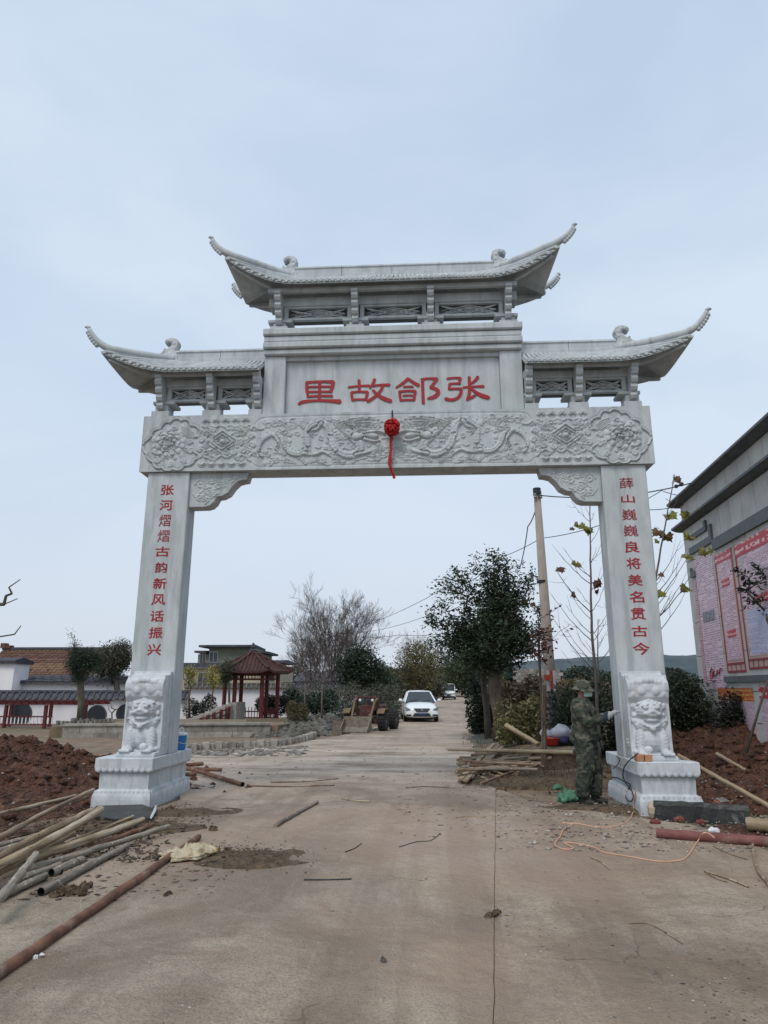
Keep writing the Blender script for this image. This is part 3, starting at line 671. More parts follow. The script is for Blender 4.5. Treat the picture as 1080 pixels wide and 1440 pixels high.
for x, y in ((276, 172), (430, 174), (286, 134), (418, 134), (470, 110), (474, 215)):
    for a in (-.5, 0, .5): R.stroke([Q(x, y), (Q(x, y)[0] + .09 * math.cos(a + .3), Q(x, y)[1] + .06 * math.sin(a * 2 + .6))], .018, .018, .004)
R.stroke(QS([(478, 98), (500, 112), (520, 108)]), .018, .018); R.stroke(QS([(470, 240), (452, 222), (462, 200)]), .018, .018)
rr3 = random.Random(21)
def fill(x0, x1, y0, y1, n):
    for _ in range(n):
        x, y = rr3.uniform(x0, x1), rr3.uniform(y0, y1); q = Q(x, y)
        i = np.argmin(abs(R.Z[:, 0] - q[1])); j = np.argmin(abs(R.X[0] - q[0]))
        if abs(R.H[i, j]) > .004: continue
        if rr3.random() < .5: R.stroke(spiral(*q, rr3.uniform(.028, .05), 1.2, rr3.uniform(0, 6), rr3.choice((-1, 1))), .012, .014, groove=.006)
        else:
            l = rr3.uniform(14, 34) * rr3.choice((-1, 1)); R.stroke(QS([(x, y), (x + l * .5, y + rr3.uniform(-9, 9)), (x + l, y + rr3.uniform(-5, 5))]), .013, .015, .003, groove=.006)
fill(250, 480, 100, 235, 90); fill(500, 1040, 75, 252, 120); fill(70, 210, 95, 245, 40)
H = R.H + vnoise(R.X, R.Z, 30, 3, 4) * .0016
cuts = [(0, np.searchsorted(RX, Q(250, 0)[0]), 'flower_carving'), (np.searchsorted(RX, Q(250, 0)[0]), np.searchsorted(RX, Q(484, 0)[0]), 'knot_carving'), (np.searchsorted(RX, Q(484, 0)[0]), len(RX) - 1, 'dragon_carving')]
mb = MB(); mb.box((-BW, .012, BZ0), (BW, BY1, BZ1)); beam = mb.build('beam', S, gate, bevel=.012)
for a, b, nm in cuts:
    sl = slice(a, b + 1)
    for sg in (1, -1):
        V = np.stack([R.X[:, sl] * sg, -H[:, sl] * 1.3 - .004, R.Z[:, sl]], -1)
        V[..., 1] = np.minimum(V[..., 1], .006)
        o = np_mesh(nm, V.reshape(-1, 3) - np.array([0, .24, 0]), grid_faces(V.shape[0], V.shape[1]) if sg == 1 else grid_faces(V.shape[0], V.shape[1])[:, ::-1], S, beam, smooth=True)
        o.matrix_parent_inverse = Matrix.Identity(4)
        # beam's own frame is the gate's: vertices already shifted
# frame round the carving, so that the face reads as one stone with rounded edge
mb = MB(); mb.box((-BW, -.004, BZ0), (BW, .012, BZ0 + .007)); mb.box((-BW, -.004, BZ1 - .007), (BW, .012, BZ1)); mb.box((-BW, -.004, BZ0 + .007), (-BW + .011, .012, BZ1 - .007)); mb.box((BW - .011, -.004, BZ0 + .007), (BW, .012, BZ1 - .007))
mb.build('beam_edge', S, beam)

# ---- writing
TXT = {}
def glyph(ch, bold=.0):
    if ch in TXT: return TXT[ch]
    cu = bpy.data.curves.new('t', 'FONT'); cu.body = ch; cu.fill_mode = 'FRONT'; cu.offset = bold; cu.resolution_u = 3
    o = bpy.data.objects.new('t', cu); COL.objects.link(o); bpy.context.view_layer.update()
    me = bpy.data.meshes.new_from_object(o.evaluated_get(bpy.context.evaluated_depsgraph_get()))
    bpy.data.objects.remove(o); v = np.array([p.co[:] for p in me.vertices]); f = [tuple(p.vertices) for p in me.polygons]
    e = {}
    for q in f:
        for i in range(len(q)):
            k = (q[i], q[(i + 1) % len(q)]); e[k] = 1
    rim = [k for k in e if (k[1], k[0]) not in e]
    c = (v.min(0) + v.max(0)) / 2; s = (v.max(0) - v.min(0)); TXT[ch] = (v, f, rim, c, s); return TXT[ch]
def put_char(ch, cx, cz, w, h, y, mat_, parent, depth=.006, bold=.012, lean=0, name='character'):
    v, f, rim, c, s = glyph(ch, bold)
    X = (v[:, 0] - c[0]) / s[0] * w; Z = (v[:, 1] - c[1]) / s[1] * h
    X = X + Z * lean; X = X * (1 + .10 * -Z / h)           # feet of the strokes spread as in clerical script
    n = len(v); mb = MB()
    vs = [(cx + a, y - depth, cz + b) for a, b in zip(X, Z)] + [(cx + a, y, cz + b) for a, b in zip(X, Z)]
    mb.add(vs, list(f) + [(a, b, b + n, a + n) for a, b in rim]); return mb.build(name, mat_, parent, recalc=False)

# ---- columns
LT, RT = '张河熠熠古韵新风话振兴', '薛山巍巍良将美名贯古今'
for sg, txt in ((-1, LT), (1, RT)):
    mb = MB(); x0, x1 = sorted((sg * 3.34, sg * 4.04)); mb.box((x0, .04, .645), (x1, .425, BZ0 - .002)); c = mb.build('column', S, gate, bevel=.012)
    c['label'] = 'square stone column with a vertical line of red characters, %s side' % ('left' if sg < 0 else 'right')
    wmap = {'熠': (.19, .20), '今': (.25, .18), '古': (.235, .16), '山': (.21, .13), '韵': (.20, .17), '良': (.215, .18)}
    for k, ch in enumerate(txt):
        w_, h_ = wmap.get(ch, (.215, .175)); z = 4.755 - k * .2575
        put_char(ch, sg * 3.70 + (.015 if sg > 0 else .01), z, w_, h_, .0395, M['red_paint_worn'] if ch in '巍薛熠韵' else M['red_paint'], c, .005, .012 if ch not in '巍薛熠' else .002)

# ---- plinths with moulded edges
def rrect_ring(x0, x1, y0, y1, z, inset=0):
    return [(x0 + inset, y0 + inset, z), (x1 - inset, y0 + inset, z), (x1 - inset, y1 - inset, z), (x0 + inset, y1 - inset, z)]
def profile_block(mb, x0, x1, y0, y1, prof, seg=26):
    """a rectangular block whose sides follow prof = [(inset, z)...]"""
    rows = []
    for ins, z in prof:
        a = rrect_ring(x0, x1, y0, y1, z, ins); row = []
        for k in range(4):
            p, q = a[k], a[(k + 1) % 4]
            for j in range(seg): row.append(tuple(p[i] + (q[i] - p[i]) * j / seg for i in range(3)))
        rows.append(row)
    n = len(rows[0]); vs = [p for r_ in rows for p in r_]; fs = []
    for i in range(len(rows) - 1):
        for j in range(n): fs.append((i * n + j, i * n + (j + 1) % n, (i + 1) * n + (j + 1) % n, (i + 1) * n + j))
    fs.append(tuple(range(n))[::-1]); fs.append(tuple((len(rows) - 1) * n + k for k in range(n)))
    mb.add(vs, fs)
for sg in (-1, 1):
    x0, x1 = sorted((sg * 3.325, sg * 4.16)); y0, y1 = -.61, 1.07
    mb = MB(); mb.smooth = True
    profile_block(mb, x0, x1, y0, y1, [(.0, -.12), (.0, .10), (.004, .14), (.016, .18), (.036, .208), (.062, .226), (.066, .23)], 2)
    pl = mb.build('plinth', SW, gate, smooth=False)
    mb = MB(); profile_block(mb, x0, x1, y0, y1, [(.066, .23), (.060, .44)], 2); mb.build('plinth_waist', SW, pl)
    mb = MB(); profile_block(mb, x0, x1, y0, y1, [(.062, .44), (.03, .452), (.012, .475), (.006, .51), (.006, .635), (.014, .645)], 2); mb.build('plinth_cap', SW, pl)
    # beaded lotus band on the cap and the foot moulding
    for nm, z, r_, step, ins in (('lotus_band', .488, .026, .085, .010), ('foot_band', .178, .034, .062, .022)):
        mb = MB(); mb.smooth = True
        def run(p, q):
            d = math.hypot(q[0] - p[0], q[1] - p[1]); n = int(d / step)
            ux, uy = (q[0] - p[0]) / d, (q[1] - p[1]) / d; nx, ny = uy, -ux
            for k in range(n):
                a = (k + .5) / n * d; cx, cy = p[0] + ux * a, p[1] + uy * a
                T = Matrix(((ux, nx, 0, 0), (uy, ny, 0, 0), (0, 0, 1, 0), (0, 0, 0, 1)))
                mb.ball((cx, cy, z), (step * .52, r_ * .24, r_ * 1.25), 8, 4, T)
        a = rrect_ring(x0, x1, y0, y1, z, ins)
        for k in range(4): run(a[k], a[(k + 1) % 4])
        mb.build(nm, SW, pl)

# ---- drum stones with lions
def voxel(mb, size, smooth_it=2, disp=None):
    me = bpy.data.meshes.new('tmp'); me.from_pydata(mb.v, [], mb.f); o = bpy.data.objects.new('tmp', me); COL.objects.link(o)
    r = o.modifiers.new('r', 'REMESH'); r.mode = 'VOXEL'; r.voxel_size = size
    if smooth_it: s_ = o.modifiers.new('s', 'SMOOTH'); s_.iterations = smooth_it; s_.factor = .5
    bpy.context.view_layer.update()
    m2 = bpy.data.meshes.new_from_object(o.evaluated_get(bpy.context.evaluated_depsgraph_get())); bpy.data.objects.remove(o)
    v = np.empty(len(m2.vertices) * 3, np.float32); m2.vertices.foreach_get('co', v); v = v.reshape(-1, 3)
    f = [tuple(p.vertices) for p in m2.polygons]; bpy.data.meshes.remove(m2); return v, f
def mesh_from(v, f, name, mat_, parent=None, smooth=True, scale=(1, 1, 1), shift=(0, 0, 0)):
    me = bpy.data.meshes.new(name); flip = scale[0] * scale[1] * scale[2] < 0
    me.from_pydata((np.asarray(v) * np.array(scale) + np.array(shift)).tolist(), [], [q[::-1] for q in f] if flip else f)
    me.materials.append(mat_); me.polygons.foreach_set('use_smooth', [smooth] * len(f)); me.update()
    o = bpy.data.objects.new(name, me); COL.objects.link(o)
    if parent is not None: o.parent = parent
    return o
# local frame: x across (0 = middle), y forward = -y, z up from plinth top
lb = MB()
B = lambda c, r, M_=None: lb.ball(c, r, 12, 8, M_)
B((0, -.10, .26), (.20, .16, .24)); B((0, -.17, .20), (.15, .13, .17)); B((0, -.15, .38), (.19, .14, .12))     # chest
B((0, -.19, .57), (.155, .14, .13)); B((0, -.28, .53), (.10, .075, .055)); B((0, -.265, .452), (.085, .062, .036))  # head, muzzle, jaw
B((0, -.345, .565), (.034, .028, .024)); B((-.03, -.34, .55), (.02, .02, .016)); B((.03, -.34, .55), (.02, .02, .016))
for s_ in (-1, 1):
    B((s_ * .064, -.312, .612), (.030, .030, .028)); B((s_ * .068, -.30, .647), (.05, .03, .018), Matrix.Rotation(s_ * .35, 4, 'Y'))
    B((s_ * .075, -.33, .535), (.032, .024, .026)); B((s_ * .165, -.17, .63), (.045, .04, .06), Matrix.Rotation(s_ * .5, 4, 'Y'))
    B((s_ * .13, -.22, .16), (.062, .07, .18)); B((s_ * .135, -.30, .035), (.07, .10, .045)); B((s_ * .17, -.05, .14), (.09, .15, .14)); B((s_ * .19, -.17, .04), (.05, .10, .04))
    for k in range(4): B((s_ * .135 + (k - 1.5) * .034, -.385, .028), (.019, .032, .026))
    for k in range(7):                          # mane curls
        a = -.7 + k * .38; B((s_ * (.17 + .02 * math.sin(a * 2)), -.13 - .02 * (k % 2), .56 + .15 * math.sin(a)), (.042, .045, .040))
        B((s_ * (.185), -.06, .44 + .045 * k), (.04, .05, .032))
    for k in range(4): B((s_ * (.175 - .012 * k), -.18 + .01 * k, .44 - .035 * k), (.036, .04, .026))
    for k in range(5): B((s_ * (.05 + .028 * k), -.285 + .018 * k * k * .6, .375 + .018 * k), (.026, .022, .018))
for k in range(-3, 4): B((k * .04, -.22, .705 - abs(k) * .014), (.027, .03, .026)); B((k * .038, -.13, .73 - abs(k) * .016), (.028, .03, .026))
B((0, -.315, .345), (.036, .034, .038))                            # bell
for k in range(7): B(((k - 3) * .026, -.295 + abs(k - 3) * .008, .46), (.014, .02, .010))
B((-.09, -.37, .08), (.055, .05, .055))                            # ball under the paw
lv, lf = voxel(lb, .0085, 2)
# carve finer mane and fur lines into the stone lion
nx = np.sin(lv[:, 2] * 150 + np.sin(lv[:, 0] * 60) * 2.2) * .0022 * np.clip((np.abs(lv[:, 0]) - .09) / .05, 0, 1)
lv[:, 1] -= nx; lv[:, 0] += nx * np.sign(lv[:, 0]) * .6
db = MB()
def drum(mb):
    # side outline (y forward negative, z up): tall back slab, scroll roll on top, foot plate
    out = [(.0, 0), (-.50, 0), (-.50, .055), (-.33, .06), (-.31, .12), (-.26, .55), (-.30, .70), (-.36, .78), (-.37, .90), (-.33, .985)]
    out += [(-.27, 1.035), (-.19, 1.06), (-.10, 1.075), (-.03, 1.10), (.0, 1.11)]
    mb.prism([(a, b) for a, b in out], -.285, .285, 'x')
drum(db)
db.tube([(-.287, -.255, .90), (.287, -.255, .90)], .125, 18)
db.box((-.292, -.10, .05), (.292, .0, 1.115)); db.box((.255, -.30, .05), (.290, -.02, 1.06)); db.box((-.290, -.30, .05), (-.255, -.02, 1.06))
for k in range(-4, 5): db.ball((k * .058, -.365 + .004 * abs(k), .99 - .012 * abs(k) + .012 * (k % 2)), (.036, .03, .040), 8, 6)
for s_ in (-1, 1):
    for k in range(3): db.ball((s_ * (.15 + k * .03), -.33, .92 - .05 * k), (.05, .05, .055), 8, 6)
    db.ball((s_ * .10, -.36, .86), (.07, .035, .06), 8, 6)
dv, df = voxel(db, .011, 2)
sc_ = 1.0
for sg in (-1, 1):
    cx = sg * 3.655; sh = (cx, .045 - .24, .645)
    d = mesh_from(dv, df, 'drum_stone', SW, gate, True, (sg * 1.0, 1, 1.08), sh)
    l = mesh_from(lv, lf, 'lion_carving', SW, d, True, (sg * 1.2, 1.05, 1.05), (cx - sg * .0, .045 - .24 - .10, .645 + .055))

# ---- corner corbels under the beam
cp = [(3.34, 5.058), (2.37, 5.058), (2.40, 4.93), (2.46, 4.925), (2.55, 4.90), (2.63, 4.82), (2.70, 4.71), (2.80, 4.655), (2.88, 4.645), (2.92, 4.56), (2.98, 4.50), (3.06, 4.475), (3.34, 4.47)]
for sg in (-1, 1):
    mb = MB(); mb.prism([(sg * x, z) for x, z in cp], .10, .37, 'y'); c = mb.build('corbel', S, gate, bevel=.008)
    xs_ = np.arange(2.45, 3.30, .0105); zs_ = np.arange(4.52, 5.02, .0105); Rc = Relief(xs_, zs_)
    rr_ = random.Random(3)
    for (x, z, r_, a, s2) in ((3.16, 4.86, .09, 0, 1), (3.02, 4.74, .07, 2, -1), (3.16, 4.64, .07, 3, 1), (2.86, 4.84, .08, 1, 1), (2.74, 4.90, .06, 3, -1), (2.60, 4.96, .045, 0, 1), (2.98, 4.93, .06, 4, 1), (3.05, 4.60, .05, 5, -1), (2.94, 4.68, .05, 1, 1)):
        Rc.stroke(spiral(x, z, r_, 1.4, a, s2), .016, .018)
        for k in range(4): an = rr_.uniform(0, 6.28); Rc.stroke([(x + r_ * math.cos(an), z + r_ * math.sin(an)), (x + (r_ + .07) * math.cos(an + .5), z + (r_ + .07) * math.sin(an + .5))], .013, .014, .003)
    lowz = np.interp(Rc.X, [p[0] for p in cp[2:]], [p[1] for p in cp[2:]])
    ok = (Rc.Z > lowz + .035); Hc = np.where(ok, Rc.H, 0)
    V = np.stack([Rc.X * sg, .0995 - Hc, Rc.Z], -1); F = grid_faces(*Rc.X.shape); okv = ok.ravel(); F = F[okv[F].all(1)]
    np_mesh('scroll_carving', V.reshape(-1, 3) - np.array([0, .24, 0]), F if sg > 0 else F[:, ::-1], S, c, smooth=True)

# ---- name panel with its frame
for sg in (-1, 1):
    mb = MB(); x0, x1 = sorted((sg * 1.815, sg * 2.185)); mb.box((x0, .06, BZ1 + .002), (x1, .44, 7.12)); mb.build('panel_post', S, gate, bevel=.01)
mb = MB(); mb.box((-1.813, .16, BZ1 + .002), (1.813, .36, 7.12)); np_ = mb.build('name_panel', S, gate, bevel=.004)
mb = MB(); mb.box((-1.813, .10, 7.05), (1.813, .158, 7.118)); mb.box((-1.813, .13, BZ1 + .003), (1.813, .158, BZ1 + .05)); mb.build('panel_moulding', S, np_)
# the four large characters, brush strokes as ribbons: (points, widths) on a 100 x 80 field
ST = {
 '里': [([(20, 76), (20, 60), (21, 44), (23, 34)], [5, 5, 5, 4]), ([(20, 75), (50, 77), (80, 75)], [4.5, 4, 6]), ([(81, 76), (80, 60), (76, 40)], [6, 5.5, 4.5]), ([(24, 59), (50, 60), (76, 59)], [3.5, 3, 3.5]), ([(24, 43), (50, 43), (77, 42)], [3.5, 3.2, 4]),
        ([(50, 76), (50, 50), (50, 14)], [5, 4.6, 5]), ([(22, 27), (50, 29), (80, 27)], [4, 3.4, 4.2]), ([(2, 3), (12, 11), (45, 14), (80, 11), (98, 8)], [3, 5.5, 3.8, 6, 8.5])],
 '故': [([(2, 55), (24, 59), (50, 59)], [3.6, 3.2, 4.6]), ([(26, 78), (27, 60), (27, 42)], [5, 4.5, 4]), ([(9, 38), (10, 24), (12, 10)], [4.5, 4.5, 4]), ([(9, 38), (28, 40), (46, 38)], [4, 3.4, 5]), ([(46, 38), (44, 24), (42, 12)], [5, 4.5, 4]), ([(11, 13), (28, 14), (44, 13)], [4, 3.4, 4]),
        ([(62, 80), (59, 66), (51, 50)], [5.5, 4.5, 2.5]), ([(58, 58), (76, 61), (96, 60)], [3.4, 3.4, 5.2]), ([(82, 60), (76, 40), (62, 20), (46, 6)], [4.5, 4.5, 5, 5]), ([(58, 44), (70, 26), (84, 14), (100, 6)], [3.4, 5, 7, 6])],
 '郃': [([(30, 80), (20, 66), (2, 50)], [5.5, 5, 3]), ([(30, 79), (42, 66), (54, 56)], [4.5, 5, 6]), ([(20, 52), (30, 53), (41, 52)], [3.6, 3.2, 3.8]), ([(10, 38), (11, 22), (13, 6)], [4.5, 4.2, 4]), ([(10, 37), (30, 39), (46, 37)], [4, 3.4, 5]), ([(46, 37), (44, 20), (43, 8)], [5, 4.6, 4]), ([(12, 8), (28, 9), (44, 8)], [4, 3.6, 4]), ([(18, 23), (30, 24), (40, 23)], [2.8, 2.6, 2.8]),
        ([(63, 76), (63, 40), (64, -4)], [5, 4.8, 5]), ([(60, 76), (78, 79), (96, 76)], [4, 3.6, 6]), ([(95, 76), (88, 60), (80, 48)], [5.5, 4.5, 3.2]), ([(80, 49), (96, 42), (99, 30), (90, 16), (74, 12)], [4, 5.5, 6.5, 6, 3.2])],
 '张': [([(6, 76), (22, 79), (36, 77)], [3.8, 3.4, 5]), ([(36, 77), (34, 68), (33, 60)], [5, 4.2, 4]), ([(10, 58), (22, 60), (35, 59)], [4, 3.4, 4]), ([(12, 58), (10, 48), (10, 40)], [4.4, 4, 4]), ([(10, 41), (24, 43), (38, 41)], [4, 3.4, 5]), ([(37, 41), (36, 26), (30, 12), (16, 4), (1, 10)], [5.2, 4.8, 5, 5, 6]),
        ([(56, 80), (56, 50), (55, 22), (50, 4)], [5, 4.8, 4.8, 4.5]), ([(50, 8), (60, 12), (70, 20)], [4.5, 4.6, 3]), ([(76, 80), (70, 68), (60, 58)], [5.5, 4.6, 2.8]), ([(42, 46), (66, 48), (88, 48)], [3.4, 3.2, 5]), ([(58, 44), (70, 28), (84, 16), (99, 10)], [3.2, 5, 7.4, 6])],
}
def brush(strokes, cx, cz, w, h, y, parent):
    mb = MB()
    for pts, ws in strokes:
        p = smooth_pts([(a, b) for a, b in pts], 2); m_ = len(p); wi = np.interp(np.linspace(0, 1, m_), np.linspace(0, 1, len(ws)), ws)
        P2 = [(cx + (a / 100 - .5) * w, cz + (b / 80 - .5) * h) for a, b in p]; L_, R_ = [], []
        for i in range(m_):
            a, b = P2[max(i - 1, 0)], P2[min(i + 1, m_ - 1)]; tx, tz = b[0] - a[0], b[1] - a[1]; l = math.hypot(tx, tz) or 1
            k = wi[i] / 100 * w * .70; L_.append((P2[i][0] - tz / l * k, P2[i][1] + tx / l * k)); R_.append((P2[i][0] + tz / l * k, P2[i][1] - tx / l * k))
        e0 = np.array(P2[0]) - (np.array(P2[1]) - np.array(P2[0])) / (np.linalg.norm(np.array(P2[1]) - np.array(P2[0])) + 1e-9) * wi[0] / 100 * w * .5
        e1 = np.array(P2[-1]) + (np.array(P2[-1]) - np.array(P2[-2])) / (np.linalg.norm(np.array(P2[-1]) - np.array(P2[-2])) + 1e-9) * wi[-1] / 100 * w * .45
        n0 = len(mb.v); d = .012 + .0012 * len(mb.f) % .004
        ring = [tuple(e0)] + L_ + [tuple(e1)] + R_[::-1]; n = len(ring)
        fs = [(0, 1, n - 1)] + [(1 + i, 2 + i, n - 2 - i, n - 1 - i) for i in range(m_ - 1)] + [(m_, m_ + 1, m_ + 2)]
        vs = [(a, y - d, b) for a, b in ring] + [(a, y, b) for a, b in ring]
        mb.add(vs, fs + [(i, (i + 1) % n, (i + 1) % n + n, i + n) for i in range(n)])
    return mb.build('character', M['red_paint'], parent)
for ch, px in (('里', 449), ('故', 519), ('郃', 586), ('张', 656)):
    p = atY(px, {'里': 548, '故': 544, '郃': 545, '张': 543}[ch], .16); p2 = p
    brush(ST[ch], p[0], 6.475, {'里': .74, '故': .74, '郃': .74, '张': .74}[ch], .44, .1585, np_)

# ---- cornice courses
for k, (z0, z1, d, e) in enumerate(((7.122, 7.225, .02, .0), (7.228, 7.345, -.03, .012), (7.348, 7.465, .0, .004), (7.468, 7.60, -.04, .02))):
    mb = MB(); mb.prism([(d + .0, z0), (d - .02, z0 + .02), (d - .02, z1 - .02), (d, z1), (.46 - d, z1), (.48 - d, z1 - .02), (.48 - d, z0 + .02), (.46 - d, z0)], -2.185 - e, 2.185 + e, 'x'); mb.build('cornice_course', S, gate, bevel=.004)

# ---- timber-like stone frame under each roof
def under_roof(xs_, z0, zs0, zs1, zl1, zb1, x_lo, x_hi, open_end):
    """xs_: post positions; blocks z0..zs0, open slots zs0..zs1, lattice zs1..zl1, purlin zl1..zb1"""
    y0, y1 = .10, .36
    for x in xs_:
        mb = MB(); hw = .155
        hwl = hwr = hw
        lo, hi = max(x - hw, x_lo), min(x + hw, x_hi)
        mb.box((lo, y0 - .06, z0), (hi, y1 + .06, zs0 - .001))
        lo2, hi2 = max(x - hw - .07, x_lo), min(x + hw + .07, x_hi)
        mb.box((max(x - .11, x_lo), y0 - .01, zs0), (min(x + .11, x_hi), y1 + .01, zs1 - .06)); mb.box((lo2, y0 - .03, zs1 - .058), (hi2, y1 + .03, zs1 - .002)); mb.build('bearing_block', S, gate, bevel=.008)
        # scalloped bracket hanging in front, and its twin behind
        for sy in (-1, 1):
            f = (lambda y: y) if sy < 0 else (lambda y: y0 + y1 - y)
            mb = MB(); zt = zb1 - .02; hz = (zt - (zs0 + .02))
            out = [(f(.10), zt), (f(-.20), zt), (f(-.20), zt - .05)]
            nst = 4
            for k in range(nst):
                za = zt - .05 - (hz - .05) * k / nst; zb_ = zt - .05 - (hz - .05) * (k + 1) / nst; yo = -.15 + .055 * k
                out += [(f(yo - .02), za - .01), (f(yo - .035), (za + zb_) / 2), (f(yo + .0), zb_ + .012), (f(yo + .045), zb_)]
            out += [(f(.10), zs0 + .02)]
            mb.prism(out, max(x - .055, x_lo + .002), min(x + .055, x_hi - .002), 'x'); mb.build('bracket', S, gate, bevel=.004)
    for a, b in zip(xs_[:-1], xs_[1:]):
        a2, b2 = a + .105, b - .105; zc = (zs1 + zl1) / 2; hh = (zl1 - zs1) / 2
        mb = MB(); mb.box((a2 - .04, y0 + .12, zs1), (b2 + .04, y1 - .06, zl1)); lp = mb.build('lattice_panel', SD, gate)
        mb = MB(); w = b2 - a2; xc = (a2 + b2) / 2
        mb.box((a2 - .03, y0 + .01, zl1 - .035), (b2 + .03, y0 + .088, zl1 - .001)); mb.box((a2 - .03, y0 + .01, zs1 + .001), (b2 + .03, y0 + .088, zs1 + .04))
        mb.box((a2 - .03, y0 + .012, zs1 + .042), (a2 + .04, y0 + .088, zl1 - .037)); mb.box((b2 - .04, y0 + .012, zs1 + .042), (b2 + .03, y0 + .088, zl1 - .037)); mb.build('lattice_frame', S, lp)
        mb = MB(); rr2 = .013
        for r_ in (1.0, .62, .3):
            q = [(xc + r_ * w * .42 * math.cos(t), y0 + .06, zc + r_ * (hh - .045) * math.sin(t)) for t in np.arange(0, 6.4, math.pi / 2)]
            mb.tube(q, rr2, 5)
        for s_ in (-1, 1):
            mb.tube([(xc - w * .42, y0 + .055, zc + s_ * (hh - .05)), (xc - w * .1, y0 + .055, zc), (xc + w * .1, y0 + .055, zc), (xc + w * .42, y0 + .055, zc - s_ * (hh - .05))], rr2, 5)
            mb.tube([(xc + s_ * w * .42, y0 + .05, zc + hh - .05), (xc + s_ * w * .25, y0 + .05, zc), (xc + s_ * w * .42, y0 + .05, zc - hh + .05)], rr2, 5)
        mb.build('lattice_bars', S, lp)
    mb = MB(); mb.box((x_lo + .004, y0 - .02, zl1 + .001), (x_hi - .004, y1 + .02, zb1)); mb.build('purlin', S, gate, bevel=.01)
    mb = MB(); mb.box((x_lo + .02, -.13, zb1 - .02), (x_hi - .02, -.05, zb1 + .06)); mb.build('purlin', S, gate, bevel=.006)

# ---- roofs
YC = .23
def roof(x_in_lo, x_in_hi, xe, xr, yo, ze, zr, rise, tip, open_lo=False, open_hi=False, hips=((-1), (1))):
    """eave from x=-xe..xe about the middle xm; open ends are butted square"""
    lo_e = x_in_lo if open_lo else -xe; hi_e = x_in_hi if open_hi else xe
    lo_r = x_in_lo if open_lo else -xr; hi_r = x_in_hi if open_hi else xr
    rm = bpy.data.objects.new('roof', None); COL.objects.link(rm); rm.parent = gate
    def corner(d):                            # d distance from the corner along the eave
        return rise * max(0, 1 - d / 1.0) ** 2.3
    def flare(d): return .20 * max(0, 1 - d / 1.0) ** 2
    def zfun(t): return t ** 1.25
    def front(x, sy, t):                      # t 0 at eave .. 1 ridge
        dl = 9 if open_lo else x - lo_e; dh = 9 if open_hi else hi_e - x; d = min(dl, dh)
        fx = 0
        xr_ = min(max(x, lo_r), hi_r) if not ((open_lo and x < lo_r) or (open_hi and x > hi_r)) else x
        k = 1
        # ring: x on the eave shrinks to the ridge span
        s_ = (x - lo_e) / (hi_e - lo_e); xrr = lo_r + s_ * (hi_r - lo_r)
        if not open_lo and not open_hi: pass
        fx = (flare(dh) if not open_hi else 0) - (flare(dl) if not open_lo else 0); X = x + fx * (1 - t) + (xrr - x) * t; Y = YC + sy * (yo + flare(d)) * (1 - t); Z = (ze + corner(d)) * (1 - zfun(t)) + zr * zfun(t)
        return (X, Y, Z)
    def endf(y, sx, t):
        d = yo - abs(y); xe_ = (hi_e if sx > 0 else lo_e); xr_ = (hi_r if sx > 0 else lo_r)
        X = (xe_ + sx * flare(d)) * (1 - t) + xr_ * t; Y = YC + (y + (1 if y > 0 else -1) * flare(d)) * (1 - t); Z = (ze + corner(d)) * (1 - zfun(t)) + zr * zfun(t)
        return (X, Y, Z)
    T = np.linspace(0, 1, 9); th = .04
    def sheet(P):
        P = np.array(P); mb.grid(P); q = P.copy(); q[..., 2] -= th; mb.grid(q)
        mb.grid(np.stack([P[0], q[0]], 0)); mb.grid(np.stack([P[:, 0], q[:, 0]], 1)); mb.grid(np.stack([P[:, -1], q[:, -1]], 1))
    xs_ = np.linspace(lo_e, hi_e, 40)
    mb = MB(); mb.smooth = True
    for sy in (-1, 1): sheet([[front(x, sy, t) for x in xs_] for t in T])
    ys_ = np.linspace(-yo, yo, 18)
    for sx in ((1,) if open_lo else (-1,) if open_hi else (-1, 1)): sheet([[endf(y, sx, t) for y in ys_] for t in T])
    mb.build('roof_deck', S, rm, smooth=False)
    # rows of round tiles
    mb = MB(); mb.smooth = True; me_ = MB(); n = int((hi_e - lo_e) / .098)
    for k in range(n):
        x = lo_e + (k + .5) / n * (hi_e - lo_e)
        for sy in (-1, 1):
            p = [np.array(front(x, sy, t)) + (0, 0, .014) for t in np.linspace(0, .97, 6)]; p[0] = p[0] + np.array((0, sy * .012, 0))
            mb.tube(p, .031, 6); q = p[0]; me_.tube([q + (0, sy * .001, -.004), q + (0, sy * .016, -.004)], .032, 9)
            if k < n - 1:                     # drip tile between two rows
                x2 = lo_e + (k + 1) / n * (hi_e - lo_e); e = np.array(front(x2, sy, 0)); me_.prism([(-.03, 0), (-.024, -.014), (0, -.024), (.024, -.014), (.03, 0)], sy * .002, sy * .012, 'y', Matrix.Translation(Vector(e)))
    for sx in ((1,) if open_lo else (-1,) if open_hi else (-1, 1)):
        m_ = int(2 * yo / .098)
        for k in range(m_):
            y = -yo + (k + .5) / m_ * 2 * yo
            p = [np.array(endf(y, sx, t)) + (0, 0, .014) for t in np.linspace(0, .95, 5)]; mb.tube(p, .031, 6); q = p[0]
            me_.tube([q, q + (sx * .016, 0, -.004)], .036, 9)
    stuff(mb.build('tile_rows', S, rm, recalc=False)); stuff(me_.build('tile_ends', S, rm))
    # ridge
    mb = MB(); a, b = lo_r, hi_r; nseg = max(1, round((b - a) / .95))
    for k in range(nseg):
        xa, xb = a + (b - a) * k / nseg + .003, a + (b - a) * (k + 1) / nseg - .003
        mb.prism([(YC - .085, zr - .05), (YC - .085, zr + .03), (YC - .055, zr + .045), (YC - .055, zr + .15), (YC - .075, zr + .165), (YC - .06, zr + .205), (YC + .06, zr + .205), (YC + .075, zr + .165), (YC + .055, zr + .15), (YC + .055, zr + .045), (YC + .085, zr + .03), (YC + .085, zr - .05)], xa, xb, 'x')
